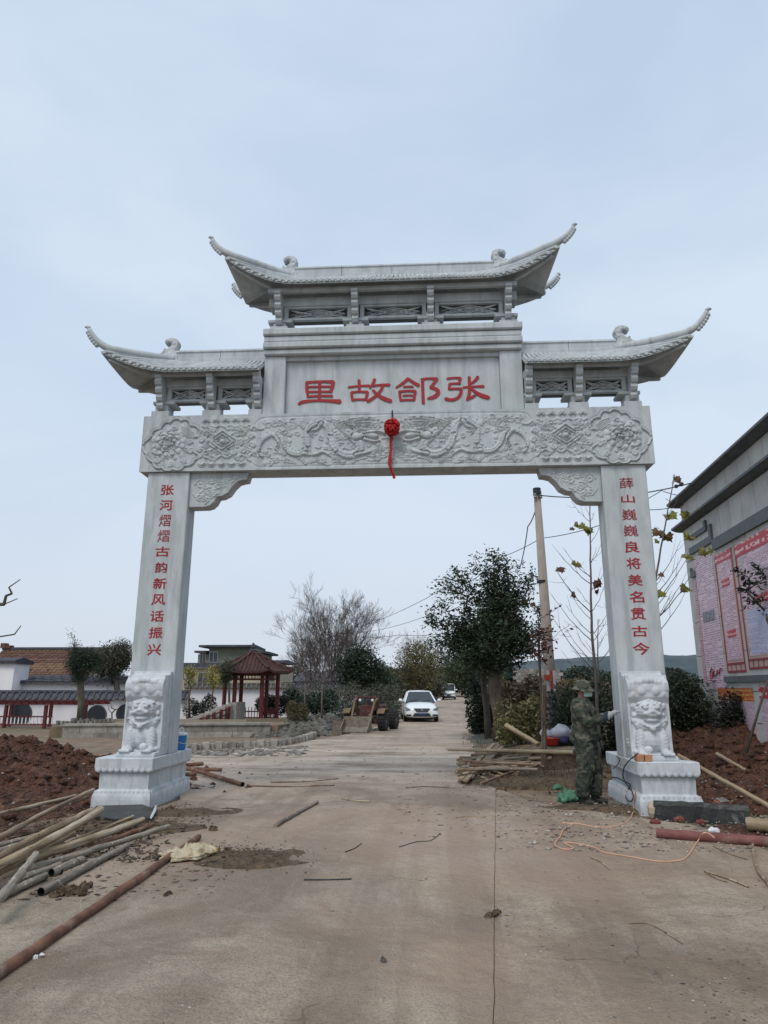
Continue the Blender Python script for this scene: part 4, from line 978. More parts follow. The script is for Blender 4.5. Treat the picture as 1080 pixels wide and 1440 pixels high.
    mb.build('ridge', S, rm, bevel=.004)
    # hip ridges sweeping to the tips, with beads beneath the curl
    for sx in ((1,) if open_lo else (-1,) if open_hi else (-1, 1)):
        xe_, xr_ = (hi_e, hi_r) if sx > 0 else (lo_e, lo_r)
        for sy in (-1, 1):
            p = []
            for t in np.linspace(1, 0, 12):
                Z = (ze + rise) * (1 - zfun(t)) + zr * zfun(t); p.append(np.array((xr_ + (xe_ + sx * .20 - xr_) * (1 - t), YC + sy * (yo + .20) * (1 - t), Z + .05)))
            p = p[:10]; tx, ty, tz = tip; T3 = np.array((sx * tx, YC + sy * ty, tz)); e = p[-1]; m0 = (p[-1] - p[-3]); dd = np.linalg.norm(T3 - e); m0 = m0 / np.linalg.norm(m0) * dd * 1.0; m1 = np.array((sx * .40, sy * .22, 1.0)); m1 = m1 / np.linalg.norm(m1) * dd * .95
            for k in range(1, 13):
                u_ = k / 12; h0, h1, h2, h3 = 2 * u_ ** 3 - 3 * u_ ** 2 + 1, u_ ** 3 - 2 * u_ ** 2 + u_, -2 * u_ ** 3 + 3 * u_ ** 2, u_ ** 3 - u_ ** 2
                p.append(e * h0 + m0 * h1 + T3 * h2 + m1 * h3)
            mb = MB(); mb.smooth = True; n_ = len(p)
            rad_ = [.075] * 9 + list(np.linspace(.078, .034, n_ - 9)); mb.tube(p, rad_, 8)
            end = p[-1]; mb.tube([end, end + np.array((sx * .012, sy * .006, .022)), end + np.array((sx * .035, sy * .02, .028)), end + np.array((sx * .06, sy * .035, .012))], [.034, .036, .028, .012], 7)
            mb.build('hip_ridge', S, rm)
            mb = MB(); mb.smooth = True
            for k in range(6):
                q = p[-7 + k] + np.array((sx * .035, sy * .01, -.055 + .006 * k)); mb.ball(q, (.036, .036, .040), 8, 5)
            mb.build('hip_beads', S, rm)
            # corner beam under the hip
            mb = MB(); a_ = np.array((xr_, YC + sy * .12, ze + .02)); b2 = p[11] + np.array((0, 0, -.20)); mb.tube([a_, (a_ + b2) / 2 + np.array((0, 0, -.04)), b2], [.06, .05, .03], 4, twist=.785); mb.build('corner_beam', S, rm)
    return rm
def beast(x, z, face):
    """curled fish-dragon that bites the ridge end; face = side the curl looks to"""
    mb = MB(); mb.smooth = True
    out = [(.17, -.03), (.16, .10), (.12, .18), (.13, .27), (.17, .36), (.15, .45), (.07, .50), (-.03, .49), (-.09, .43), (-.085, .37), (-.04, .36), (-.02, .40), (.03, .41), (.055, .37), (.03, .30), (-.04, .23), (-.12, .17), (-.16, .08), (-.17, -.03)]
    q = [(x + face * -a, z + b * .84) for a, b in smooth_pts(out, 1)]
    mb.prism(q, YC - .075, YC + .075, 'y'); s_ = MB(); s_.v, s_.f = mb.v, mb.f
    for a, b, r_ in ((.02, .10, .11), (.08, .05, .10), (-.06, .06, .09), (.09, .36, .07), (.05, .42, .06), (-.04, .43, .05), (.10, .26, .06), (-.14, .12, .05)):
        s_.ball((x + face * -a, YC, z + b * .84), (r_ * .9, .10, r_), 10, 7)
    for k in range(4): s_.ball((x + face * (.14 - .02 * k), YC, z + .05 + .05 * k), (.03, .095, .03), 8, 5)
    v, f = voxel(s_, .012, 2); v = v - np.array([0, .24, 0]); o = mesh_from(v, f, 'ridge_beast', S, gate, True); return o
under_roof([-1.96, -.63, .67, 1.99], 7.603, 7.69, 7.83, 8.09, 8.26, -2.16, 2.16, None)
roof(0, 0, 2.62, 1.80, .52, 8.33, 8.725, .40, (3.06, .70, 9.09))
beast(-1.87, 8.74, -1); beast(1.93, 8.74, 1)
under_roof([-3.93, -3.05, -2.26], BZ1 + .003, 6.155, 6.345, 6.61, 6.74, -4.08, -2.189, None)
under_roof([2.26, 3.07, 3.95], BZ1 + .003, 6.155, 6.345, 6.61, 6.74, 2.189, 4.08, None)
roof(0, -2.19, 4.60, 3.80, .52, 6.745, 7.135, .28, (5.06, .70, 7.445), open_hi=True)
roof(2.19, 0, 4.60, 3.80, .52, 6.745, 7.135, .28, (5.06, .70, 7.445), open_lo=True)
beast(-3.92, 7.17, -1); beast(3.94, 7.17, 1)

# ---- red silk ball
sb = thing('silk_ball', 'red silk ribbon ball with long tail hanging on the carved beam', 'ribbon ball', (0.015, -.15, 5.68))
v, f, A = [], [], []
mb = MB(); mb.smooth = True; rr = random.Random(8)
c0 = Vector((.015, -.17, 5.69)); mb.ball(c0, (.10, .09, .135), 14, 10)
for k in range(90):                               # ruffled loops
    d = Vector((rr.gauss(0, 1), rr.gauss(0, 1), rr.gauss(0, 1))).normalized(); s_ = Vector((d.x * .115, d.y * .10, d.z * .15)); w_ = d.cross(Vector((rr.random(), rr.random(), rr.random()))).normalized()
    p = [c0 + s_ * .8 + w_ * .035 * (math.cos(a)) + d * .035 * math.sin(a) for a in np.linspace(0, math.pi, 5)]; mb.tube(p, .013, 4)
mb.build('ball', M['red_silk'], sb, world=True)
mb = MB()
def ribbon(mb, pts, w, up=(0, -1, 0)):
    P = [Vector(p) for p in pts]; rows = []
    for i, p in enumerate(P):
        t = (P[min(i + 1, len(P) - 1)] - P[max(i - 1, 0)]).normalized(); sd_ = t.cross(Vector(up)).normalized(); sd_ = Matrix.Rotation(.5 * math.sin(i * 1.3), 3, t) @ sd_
        rows.append([p - sd_ * w / 2, p - Vector(up) * -.006, p + sd_ * w / 2])
    mb.grid(np.array(rows)); q = np.array(rows); q[..., 1] += .004; mb.grid(q)
ribbon(mb, [(.0, -.12, 5.58), (-.012, -.10, 5.46), (-.01, -.085, 5.34), (-.03, -.075, 5.2), (-.035, -.07, 5.1), (-.01, -.05, 5.02), (.02, -.04, 4.95), (.045, -.02, 4.87)], .045)
ribbon(mb, [(.012, -.125, 5.57), (.0, -.115, 5.45), (-.015, -.10, 5.3), (-.022, -.09, 5.15), (-.02, -.08, 5.02)], .04)
mb.build('ribbon_tail', M['red_silk'], sb)
mb = MB(); mb.tube([(.015, -.16, 5.82), (.013, -.03, 5.99), (.012, .02, 6.06)], .012, 6); mb.build('hanging_loop', M['metal_dark'], sb)
# ================================================================== BACKGROUND BUILDINGS
def col4(mb, x, y, z0, z1, w): mb.box((x - w / 2, y - w / 2, z0), (x + w / 2, y + w / 2, z1))
# ---- white garden wall with dark tiled coping (left)
def garden_wall(name, label, A, B_, z0, zt, cop, thick=.24, discs=(), tile='dark_tile', over=.35, group=None):
    A = Vector((A[0], A[1], 0)); B_ = Vector((B_[0], B_[1], 0)); d = (B_ - A).length; ang = math.atan2((B_ - A).y, (B_ - A).x)
    t = thing(name, label, 'wall', (A.x, A.y, z0), ang, group); T = world_matrix(t)
    mb = MB(); mb.box((0, -thick / 2, -.3), (d, thick / 2, zt - z0)); mb.build('wall_face', M['white_wall'], t, world=False)
    n = max(1, int(d / .28)); tm = None
    mb = MB(); mb.prism([(-over, zt - z0 + .001), (0, zt - z0 + cop * .8), (over, zt - z0 + .001)], -.05, d + .05, 'x'); rf = mb.build('coping', M[tile], t, world=False)
    mb = MB()
    for k in range(n):                       # tile rows on the coping
        x = (k + .5) / n * d
        for s_ in (-1, 1): mb.tube([(x, s_ * (over + .02), zt - z0 + .012), (x, s_ * .03, zt - z0 + cop * .8 + .02)], .055, 6)
    stuff(mb.build('coping_tiles', M[tile], rf, world=False)) 
    mb = MB(); mb.box((-.06, -.07, zt - z0 + cop * .8), (d + .06, .07, zt - z0 + cop + .02)); mb.build('coping_ridge', M[tile], rf, world=False)
    for xx, zz, r_ in discs:
        mb = MB(); mb.tube([(xx, -thick / 2 - .03, zz), (xx, -thick / 2 + .001, zz)], r_, 28); w = mb.build('moon_window', M['glass_dark'], t, world=False)
        mb = MB(); mb.tube([(xx + (r_ + .03) * math.cos(a), -thick / 2 - .02, zz + (r_ + .03) * math.sin(a)) for a in np.linspace(0, 6.284, 29)], .035, 6, caps=False); mb.build('frame', M['dark_tile'], w, world=False)
    return t
P = lambda px, py, Y: atY(px, py, Y)
a, b = P(-60, 1000, 22), P(262, 1000, 24)
zt = P(100, 984, 22.5)[2]
d_ = lambda px: (P(px, 1000, 22.5)[0] - a[0])
garden_wall('garden_wall', 'long white garden wall with dark tile coping and round windows behind the red pergola', a, b, gh(a[0], a[1]), zt, .42,
            discs=[(d_(31), P(31, 1004, 22.3)[2] - gh(a[0], a[1]), .46), (d_(131), P(131, 1006, 22.6)[2] - gh(a[0], a[1]), .40), (d_(170), P(170, 1004, 22.9)[2] - gh(a[0], a[1]), .40)])
a, b = P(258, 990, 30), P(410, 990, 31.5)
garden_wall('garden_wall', 'white garden wall with green-grey coping behind the red pavilion', a, b, 0, P(330, 968, 31)[2], .30, tile='rock')
a, b = P(398, 990, 33), P(520, 990, 38)
garden_wall('garden_wall', 'low white wall with dark coping behind the bare tree, right of the pavilion', a, b, 0, P(430, 968, 34)[2], .35)

# ---- courtyard house with the brown tiled roof
def tiled_slope(mb_parent, x0, x1, y0, z0, y1, z1, rows, tiles, mname, parent, h=.035):
    """overlapping courses: each course one piece, tiles notched"""
    for r_ in range(rows):
        t0, t1 = r_ / rows, (r_ + 1) / rows + .25 / rows; mb = MB(); n = tiles
        ya, yb = y0 + (y1 - y0) * t0, y0 + (y1 - y0) * t1; za, zb = z0 + (z1 - z0) * t0 + h, z0 + (z1 - z0) * t1
        for k in range(n):
            xa, xb = x0 + (x1 - x0) * k / n, x0 + (x1 - x0) * (k + 1) / n - .02; j = ((k * 7 + r_ * 13) % 5) * .006
            mb.add([(xa, ya, za + j), (xb, ya, za + j), (xb, yb, zb + j), (xa, yb, zb + j), (xa, ya, za + j - h), (xb, ya, za + j - h), ((xa + xb) / 2, ya - .02, za + j + .03), ((xa + xb) / 2, yb, zb + j + .03)],
                   [(0, 6, 7, 3), (6, 1, 2, 7), (0, 4, 5, 1), (0, 1, 6)])
        mb.build('tile_course', M[mname], parent, recalc=False)
hY = 30
hx0, hx1 = P(4, 914, hY + 2.6)[0], P(150, 914, hY + 2.6)[0]; ze_, zr_ = P(20, 957, hY)[2], P(15, 914, hY + 2.6)[2]
hs = thing('tiled_house', 'low courtyard house with big brown tiled roof behind the white wall, far left', 'house', ((hx0 + hx1) / 2, hY + 2.6, 0))
mb = MB(); mb.box((hx0 + .3, hY + .3, -.2), (hx1 - .3, hY + 5, ze_)); mb.prism([(hY + .3, ze_), (hY + 2.6, zr_ - .1), (hY + 4.9, ze_)], hx0 + .3, hx1 - .3, 'x'); mb.build('wall', M['plaster_cream'], hs)
mb = MB(); mb.prism([(hY - .1, ze_ - .02), (hY + 2.6, zr_), (hY + 5.3, ze_ - .02), (hY + 5.3, ze_ - .12), (hY + 2.6, zr_ - .12), (hY - .1, ze_ - .12)], hx0, hx1, 'x'); rf = mb.build('roof', M['brown_tile'], hs)
tiled_slope(None, hx0, hx1, hY - .12, ze_, hY + 2.6, zr_, 13, 26, 'brown_tile', rf)
mb = MB(); mb.box((hx0, hY + 2.45, zr_), (hx1, hY + 2.75, zr_ + .16)); mb.build('ridge', M['dark_tile'], rf)
for k, xx in enumerate((hx0, hx0 + .35)): mb = MB(); mb.box((xx - .1, hY + 2.4, zr_ + .1), (xx + .22, hY + 2.8, zr_ + .42 - k * .14)); mb.build('ridge_end', M['brown_tile'], rf)
for k in range(9):
    x = hx0 + .8 + k * 1.1; tt = .28; mb = MB(); mb.box((x, hY + 2.7 * tt - .1, ze_ + (zr_ - ze_) * tt), (x + .09, hY + 2.7 * tt + .05, ze_ + (zr_ - ze_) * tt + .16)); mb.build('snow_guard', M['dark_tile'], rf)
# front range: white gable block and dark-roofed strip
wr = thing('white_outbuilding', 'white rendered outbuilding with short dark roof below the brown tiled roof', 'outbuilding', (P(60, 960, 27)[0], 27, 0))
x0, x1 = P(14, 960, 26)[0], P(150, 960, 26)[0]; zb, zt = P(60, 972, 26)[2], P(60, 962, 26)[2]
mb = MB(); mb.box((x0, 26, 0), (x1, 28.5, zt + .12)); mb.build('wall', M['white_wall'], wr)
mb = MB(); mb.prism([(25.7, zt + .10), (28.6, P(60, 951, 28.6)[2]), (28.6, zt + .05), (25.7, zt)], x0 - .2, x1 + .3, 'x'); rf = mb.build('roof', M['dark_tile'], wr)
tiled_slope(None, x0 - .2, x1 + .3, 25.68, zt + .11, 28.6, P(60, 951, 28.6)[2] + .01, 5, 26, 'dark_tile', rf)
gb = thing('white_gable_block', 'narrow whitewashed brick block with dark cap at the left edge', 'outbuilding', (P(-5, 960, 25)[0], 25, 0))
x0, x1 = P(-60, 960, 25)[0], P(17, 960, 25)[0]; mb = MB(); mb.box((x0, 25, 0), (x1, 26.4, P(5, 933, 25)[2])); mb.build('wall', M['white_wall'], gb)
mb = MB(); mb.box((x0, 24.8, P(5, 933, 25)[2]), (x1 + .12, 26.6, P(5, 929, 25)[2])); mb.prism([(24.8, P(5, 929, 25)[2]), (25.6, P(5, 924, 25)[2]), (26.6, P(5, 929, 25)[2])], x0, x1 + .1, 'x'); mb.build('cap', M['dark_tile'], gb)

# ---- red pergola
pg = thing('red_pergola', 'dark red timber pergola with cross beams and low railing before the white wall', 'pergola', (-14.5, 18.6, 0))
pY = 18.4; zt = P(60, 988, pY)[2]; gz0 = -.05
ppx = [(8, 15), (64, 71), (113, 120), (-40, -33)]
for pr in ppx:
    for px, dy in zip(pr, (0, 1.5)):
        mb = MB(); x = P(px, 1000, pY + dy)[0]; col4(mb, x, pY + dy, gz0, zt - .1, .12); mb.build('post', M['red_wood'], pg)
xa, xb = P(-60, 1000, pY)[0], P(130, 1000, pY)[0]
for dy in (0, 1.5): mb = MB(); mb.box((xa, pY + dy - .07, zt - .09), (xb, pY + dy + .07, zt + .02)); mb.build('beam', M['red_wood'], pg)
n = 18
for k in range(n):
    x = xa + (xb - xa) * (k + .5) / n; mb = MB(); mb.prism([(pY - .55, zt + .05), (pY - .4, zt + .022), (pY + 1.9, zt + .022), (pY + 2.05, zt + .05), (pY + 2.05, zt + .085), (pY - .55, zt + .085)], x - .035, x + .035, 'x'); mb.build('rafter', M['red_wood'], pg)
x1 = P(74, 1000, pY)[0]
for z in (.42, .10): mb = MB(); mb.box((xa, pY - .03, z), (x1, pY + .03, z + .05)); mb.build('rail', M['red_wood'], pg)
xx = xa + .1
while xx < x1: mb = MB(); mb.box((xx, pY - .015, .15), (xx + .04, pY + .015, .419)); mb.build('baluster', M['white_wall'], pg); xx += .16

# ---- raised terrace edge: long low wall of dressed blocks
lw = thing('terrace_wall', 'long low grey block wall edging the garden terrace behind the left column', 'low wall', (-8.3, 13.5, 0))
A, Bv = Vector((-11.6, 12.8, 0)), Vector((-4.9, 14.2, 0)); d = (Bv - A).length; ang = math.atan2((Bv - A).y, (Bv - A).x); Tm = Matrix.Translation(A) @ Matrix.Rotation(ang, 4, 'Z')
rr = random.Random(2)
for row, (z0, z1, o) in enumerate(((-.15, .14, 0), (.143, .36, .45))):
    x = -o
    while x < d:
        l = .9 + rr.uniform(-.12, .12); a_, b_ = max(x, 0), min(x + l - .012, d)
        if b_ - a_ > .1: mb = MB(); mb.box((a_, 0 + rr.uniform(0, .01), z0), (b_, .3, z1), Tm); mb.build('stone_block', M['kerb'], lw)
        x += l
x = 0
while x < d: mb = MB(); mb.box((x, -.05, .363), (min(x + 1.3, d) - .012, .4, .43), Tm); mb.build('coping_slab', M['kerb'], lw); x += 1.3
mb = MB(); mb.add([(-12.2, 13.1, .34), (-4.7, 14.5, .34), (-4.2, 20, .30), (-13, 20, .30), (-12.2, 13.1, -.2), (-4.7, 14.5, -.2), (-4.2, 20, -.2), (-13, 20, -.2)], [(0, 1, 2, 3), (0, 4, 5, 1), (1, 5, 6, 2), (2, 6, 7, 3), (3, 7, 4, 0)]); struct(mb.build('garden_terrace', M['dirt']))
# short stakes edging the pale plaza
kb = thing('stake_edging', 'row of short square concrete stakes edging the pale yard behind the left column', 'edging', (-4.4, 10.5, 0))
kp = [gr(262, 1057), gr(300, 1054), (gr(345, 1052)), gr(390, 1050), gr(415, 1046), gr(432, 1041), gr(440, 1037)]
L_ = [0]
for a, b in zip(kp[:-1], kp[1:]): L_.append(L_[-1] + np.linalg.norm(b - a))
for k in range(34):
    t = k / 33 * L_[-1]; p = [np.interp(t, L_, [q[i] for q in kp]) for i in range(3)]
    mb = MB(); mb.cbox((p[0], p[1], .05 + rr.uniform(0, .02)), (.20 if k % 2 else .11, .12, .26 if k % 2 else .20), rr.uniform(-.1, .1)); mb.build('stake', M['kerb'], kb, bevel=.012)
# stump-fence planters
def planter(label, px0, px1, pyb, pyt, Y):
    x0, x1 = P(px0, pyb, Y)[0], P(px1, pyb, Y)[0]; zb, zt = max(P(px0, pyb, Y)[2], .2), P(px0, pyt, Y)[2]
    t = thing('stake_planter', label, 'planter', ((x0 + x1) / 2, Y, zb)); n = int((x1 - x0) / .15)
    for k in range(n):
        for yy in (Y, Y + 1.1):
            x = x0 + (k + .5) / n * (x1 - x0); h_ = zt + rr.uniform(-.05, .04); mb = MB(); mb.tube([(x, yy, zb - .2), (x, yy, h_)], .072, 7); mb.build('stake', M['stump'], t)
    mb = MB(); mb.box((x0 + .05, Y + .07, zb - .2), (x1 - .05, Y + 1.03, zt - .12)); mb.build('soil', M['dirt_dark'], t)
planter('square planter of grey upright stakes at the foot of the dark conifer', 77, 142, 1026, 1012, 15.2)
planter('long planter of grey upright stakes in front of the red pavilion', 287, 343, 1028, 1018, 15.6)
# rubble stone bank right of the terrace: piled stones, each one a stone
rb = thing('rubble_bank', 'sloping bank of grey rubble stones between pavilion and wheel loader', 'stone bank', (-3.6, 15.5, 0))
protos = []
for q in range(5):
    r_ = random.Random(q); mb = MB(); mb.ball((0, 0, 0), (1, .8, .7), 7, 5); mb.v = [tuple(c * (1 + r_.uniform(-.22, .22)) for c in v) for v in mb.v]; o = mb.build('stone', M['rock'], rb, world=False); protos.append(o)
cnt = 0; r_ = random.Random(9)
for k in range(265):
    px, py = r_.uniform(352, 476), r_.uniform(1006, 1036)
    if px < 400 and py < 1022: py = r_.uniform(1024, 1036)
    t = (1036 - py) / 30; Y = 13.9 + t * 4.2 + r_.uniform(-.3, .3) + max(0, (px - 440) / 36) * 1.0; q = P(px, py, Y)
    o = protos[k] if k < 5 else protos[k % 5].copy()
    if k >= 5: COL.objects.link(o); o.parent = rb
    o.location = Vector(q) - Vector((-3.6, 15.5, 0)); o.location.z -= .08; s_ = r_.uniform(.10, .24); o.scale = (s_, s_, s_); o.rotation_euler = (r_.uniform(0, 6), r_.uniform(0, 6), r_.uniform(0, 6))
mb = MB(); pts = np.array([[P(px, 1036 - 30 * t, 13.9 + 4.2 * t) - np.array((0, -.15, .12)) for px in np.linspace(345, 480, 14)] for t in np.linspace(-.1, 1, 8)]); mb.grid(pts); mb.build('earth', M['dirt_dark'], rb)

# ---- red pavilion (hexagonal, pyramid roof)
pc_ = P(351, 1010, 23); pv = thing('red_pavilion', 'open hexagonal garden pavilion with red posts and pyramid tile roof', 'pavilion', (pc_[0], 23, .1)); PX, PY = pc_[0], 23
R0 = 1.25; zf = P(350, 1016, 22)[2]; ze_ = P(330, 945, 22)[2]; zt_ = P(353, 916, 23)[2]
mb = MB(); mb.lathe([(R0 + .5, -.4), (R0 + .5, zf), (R0 + .0, zf)], (PX, PY, 0), 6); mb.build('floor', M['kerb'], pv)
hx = [(PX + R0 * math.cos(a), PY + R0 * math.sin(a)) for a in np.arange(6) * math.pi / 3 + .12]
for x, y in hx:
    mb = MB(); mb.tube([(x, y, zf), (x, y, ze_ + .05)], .10, 10); p = mb.build('post', M['red_wood'], pv); mb = MB(); mb.tube([(x, y, zf), (x, y, zf + .12)], .15, 10); mb.build('post_base', M['kerb'], p)
for k in range(6):
    a, b = Vector((*hx[k], 0)), Vector((*hx[(k + 1) % 6], 0))
    for z, h in ((ze_ - .08, .14), (ze_ - .32, .07)): mb = MB(); mb.tube([a + Vector((0, 0, z)), b + Vector((0, 0, z))], h * .6, 4, twist=.785); mb.build('lintel', M['red_wood'], pv)
    for j in range(1, 8):
        q = a.lerp(b, j / 8); mb = MB(); mb.tube([(q.x, q.y, ze_ - .30), (q.x, q.y, ze_ - .14)], .014, 4); mb.build('fret', M['red_wood'], pv)
    if k != 4:
        for z in (zf + .42, zf + .12): mb = MB(); mb.tube([a + Vector((0, 0, z)), b + Vector((0, 0, z))], .04, 4, twist=.785); mb.build('rail', M['red_wood'], pv)
        for j in range(1, 9):
            q = a.lerp(b, j / 9); out = Vector((q.x - PX, q.y - PY, 0)).normalized() * .12; mb = MB(); mb.tube([(q.x, q.y, zf + .12), (q.x + out.x, q.y + out.y, zf + .62)], .018, 4); mb.build('baluster', M['red_wood'], pv)
Re = 1.95; rf = bpy.data.objects.new('roof', None); COL.objects.link(rf); rf.parent = pv
he = [(PX + Re * math.cos(a), PY + Re * math.sin(a)) for a in np.arange(6) * math.pi / 3 + .12]
def rp(a, b, s_, t):
    x, y = a[0] * (1 - s_) + b[0] * s_, a[1] * (1 - s_) + b[1] * s_; up_ = .12 * (abs(s_ - .5) * 2) ** 3 * (1 - t)
    return (x + (PX - x) * t, y + (PY - y) * t, ze_ + up_ + (zt_ - ze_) * t ** 1.3)
for k in range(6):
    a, b = he[k], he[(k + 1) % 6]; mb = MB(); G_ = np.array([[rp(a, b, s_, t) for s_ in np.linspace(0, 1, 11)] for t in np.linspace(0, 1, 7)]); mb.grid(G_); g2 = G_.copy(); g2[..., 2] -= .07; mb.grid(g2); mb.grid(np.stack([G_[0], g2[0]], 0)); mb.build('roof_face', M['red_tile'], rf)
    mb = MB()
    for j in range(11):
        s_ = (j + .5) / 11; tm = 1 - abs(s_ - .5) * 0; p = [np.array(rp(a, b, .5 + (s_ - .5), 0)) + (0, 0, .03)]
        # rows run straight up the face and stop at the hip
        c0_ = np.array(rp(a, b, .5, 0))[:2]; off = (s_ - .5); t1 = 1 - abs(off) * 2
        for t in np.linspace(0, t1, 5): ss = .5 + off / max(1 - t, 1e-3); p.append(np.array(rp(a, b, min(max(ss, 0), 1), t)) + (0, 0, .03))
        mb.tube(p[1:], .035, 5)
    mb.build('tile_rows', M['red_tile'], rf)['kind'] = 'stuff'
    mb = MB(); mb.tube([np.array(rp(a, b, 0, t)) + (0, 0, .06) for t in np.linspace(0, .97, 7)] , .06, 6); mb.build('hip', M['red_tile'], rf)
mb = MB(); mb.lathe([(.16, -.05), (.18, .05), (.08, .12), (.13, .2), (.10, .3), (.02, .42)], (PX, PY, zt_), 10); mb.build('finial', M['dark_tile'], rf)
# red stair rails left of it
st = thing('red_stair_rail', 'red handrail climbing steps left of the pavilion', 'handrail', (*P(300, 1016, 20)[:2], 0))
pts = [P(262, 1019, 19), P(282, 1012, 19.4), P(300, 1005, 20), P(322, 996, 21)]
for dz in (0, -.22, -.40): mb = MB(); mb.tube([p + np.array((0, 0, dz)) for p in pts], .03, 5); mb.build('rail', M['red_wood'], st)
for k in range(7):
    t = k / 6 * 3; i = min(int(t), 2); p = pts[i] * (1 - (t - i)) + pts[i + 1] * (t - i); mb = MB(); mb.box((p[0] - .05, p[1] - .05, p[2] - .75), (p[0] + .05, p[1] + .05, p[2] + .08)); mb.build('post', M['red_wood'], st)
mb = MB()
for k in range(8): q0, q1 = P(262 + k * 8, 1026, 19.6 + k * .25), None; mb.box((q0[0], q0[1], 0), (q0[0] + .4, q0[1] + 1.6, .34 + k * .09)); 
mb.build('steps', M['kerb'], st)

# ---- two-storey olive house beyond
oy = 58
ho = thing('two_storey_house', 'olive two-storey house with dark flat eaves behind the pavilion', 'house', (P(325, 940, oy)[0], oy + 3, 0))
X = lambda px, Y=oy: P(px, 940, Y)[0]
Z = lambda py, Y=oy: P(320, py, Y)[2]
mb = MB(); mb.box((X(292), oy, Z(936)), (X(352), oy + 6, Z(911))); up = mb.build('upper_storey', M['plaster_olive'], ho)
mb = MB(); mb.box((X(277), oy, Z(936)), (X(292) - .01, oy + 5, Z(920))); mb.build('stair_bay', M['plaster_olive'], ho)
mb = MB(); mb.box((X(262), oy - 1.5, -.2), (X(396), oy + 6, Z(940))); lo_ = mb.build('lower_storey', M['plaster_cream'], ho)
for z0, z1, xa, xb, yo in ((911, 905, 281, 351, .9), (918.5, 914, 274, 290, .6), (919, 915, 345, 371, .7), (933, 927, 372, 399, .6)):
    mb = MB(); mb.box((X(xa), oy - yo, Z(z0) + .02), (X(xb), oy + 6.5, Z(z0) + .22)); mb.prism([(oy - yo, Z(z0) + .221), (oy + 2, Z(z1)), (oy + 6.5, Z(z0) + .221)], X(xa), X(xb), 'x'); mb.build('roof', M['dark_tile'], ho)
mb = MB(); mb.box((X(345), oy + .2, Z(936)), (X(366), oy + 5, Z(919))); mb.build('stair_tower', M['plaster_olive'], ho)
mb = MB(); mb.box((X(262), oy - 1.9, Z(940) + .01), (X(396), oy - 1.5, Z(934))); mb.box((X(262), oy - 1.88, Z(934) - .1), (X(396), oy - 1.45, Z(933))); mb.build('balcony', M['dark_tile'], ho)
for px, py, w, h in ((299, 924, .75, .95), (284, 927, .5, 1.0), (286, 955, .9, 1.1), (298, 955, .5, 1.1), (268, 952, .7, 1.2), (380, 950, .8, 1.0)):
    yy = oy if py < 936 else oy - 1.5; mb = MB(); x, z = X(px, yy), P(320, py, yy)[2]
    mb.box((x - w / 2 - .07, yy - .05, z - h / 2 - .07), (x + w / 2 + .07, yy + .02, z + h / 2 + .07)); f = mb.build('window', M['metal_grey'], ho); mb = MB(); mb.box((x - w / 2, yy - .062, z - h / 2), (x - .03, yy - .051, z + h / 2)); mb.box((x + .03, yy - .062, z - h / 2), (x + w / 2, yy - .051, z + h / 2)); mb.build('pane', M['glass_dark'], f)
# low dark roofs and cottage right of the pavilion
ct = thing('low_cottage', 'low cream cottage with grey roof behind the bare tree', 'house', (P(440, 960, 50)[0], 52, 0))
mb = MB(); mb.box((X(418, 50), 50, -.2), (X(482, 50), 54, P(440, 958, 50)[2])); mb.build('wall', M['plaster_cream'], ct)
mb = MB(); mb.prism([(49.5, P(440, 958, 50)[2]), (52, P(440, 946, 52)[2]), (54.5, P(440, 958, 50)[2])], X(414, 50), X(486, 50), 'x'); mb.build('roof', M['dark_tile'], ct)
# whitish ruin wall behind the tree on the right
gw = thing('grey_block_wall', 'old grey block wall behind the dark tree, right of the road', 'wall', (P(745, 950, 20)[0], 20, .5))
x0, x1 = P(722, 950, 20)[0], P(792, 950, 20)[0]; z0, z1 = P(745, 966, 20)[2], P(745, 940, 20)[2]; nr = 5
for r2 in range(nr):
    for k in range(9):
        xa = x0 + (x1 - x0) * (k + (.5 if r2 % 2 else 0)) / 9.5; mb = MB(); mb.box((xa, 20, z0 + (z1 - z0) * r2 / nr), (xa + (x1 - x0) / 9.5 - .015, 20.25, z0 + (z1 - z0) * (r2 + 1) / nr - .012)); mb.build('block', M['kerb'], gw)
mb = MB(); mb.box((x0 - .02, 20.02, -.2), (x1 + .1, 20.23, z0 - .01)); mb.build('footing', M['kerb'], gw)

# ================================================================== PANEL-CLAD BUILDING ON THE RIGHT
FX0, FY0 = 7.12, 7.0; FD = Vector((-.056, -1, 0)).normalized(); FN = Vector((-1, .056, 0)).normalized()   # along the face towards us; outward
def facp(px, py, off=0.0):
    r_ = Vector(ray(px, py)); c = Vector(CAM); o = Vector((FX0, FY0, 0)) + FN * off; t = (o - c).dot(FN) / r_.dot(FN); p = c + r_ * t; return (p - o).dot(FD), p.z
def clad(name, c1, c2, **k): return mat(name, c1, c2, rough=.55, **k)
M['clad'] = clad('cladding_stone', (.54, .53, .50), (.45, .44, .42), scale=2.5, bump=.2, objvar=.10, c3=(.38, .37, .34), c3s=1.6, c3lo=.5, c3hi=.75)
M['trim_dark'] = mat('trim_dark', (.12, .13, .135), (.08, .088, .095), rough=.6, scale=4, bump=.1)
bd = thing('panel_clad_hall', 'tall hall clad in pale stone panels with dark cornices and red posters, right', 'building', (FX0, FY0, 0))
FT = Matrix.Translation(Vector((FX0, FY0, 0))) @ Matrix(((FD.x, -FN.x, 0, 0), (FD.y, -FN.y, 0, 0), (0, 0, 1, 0), (0, 0, 0, 1)))
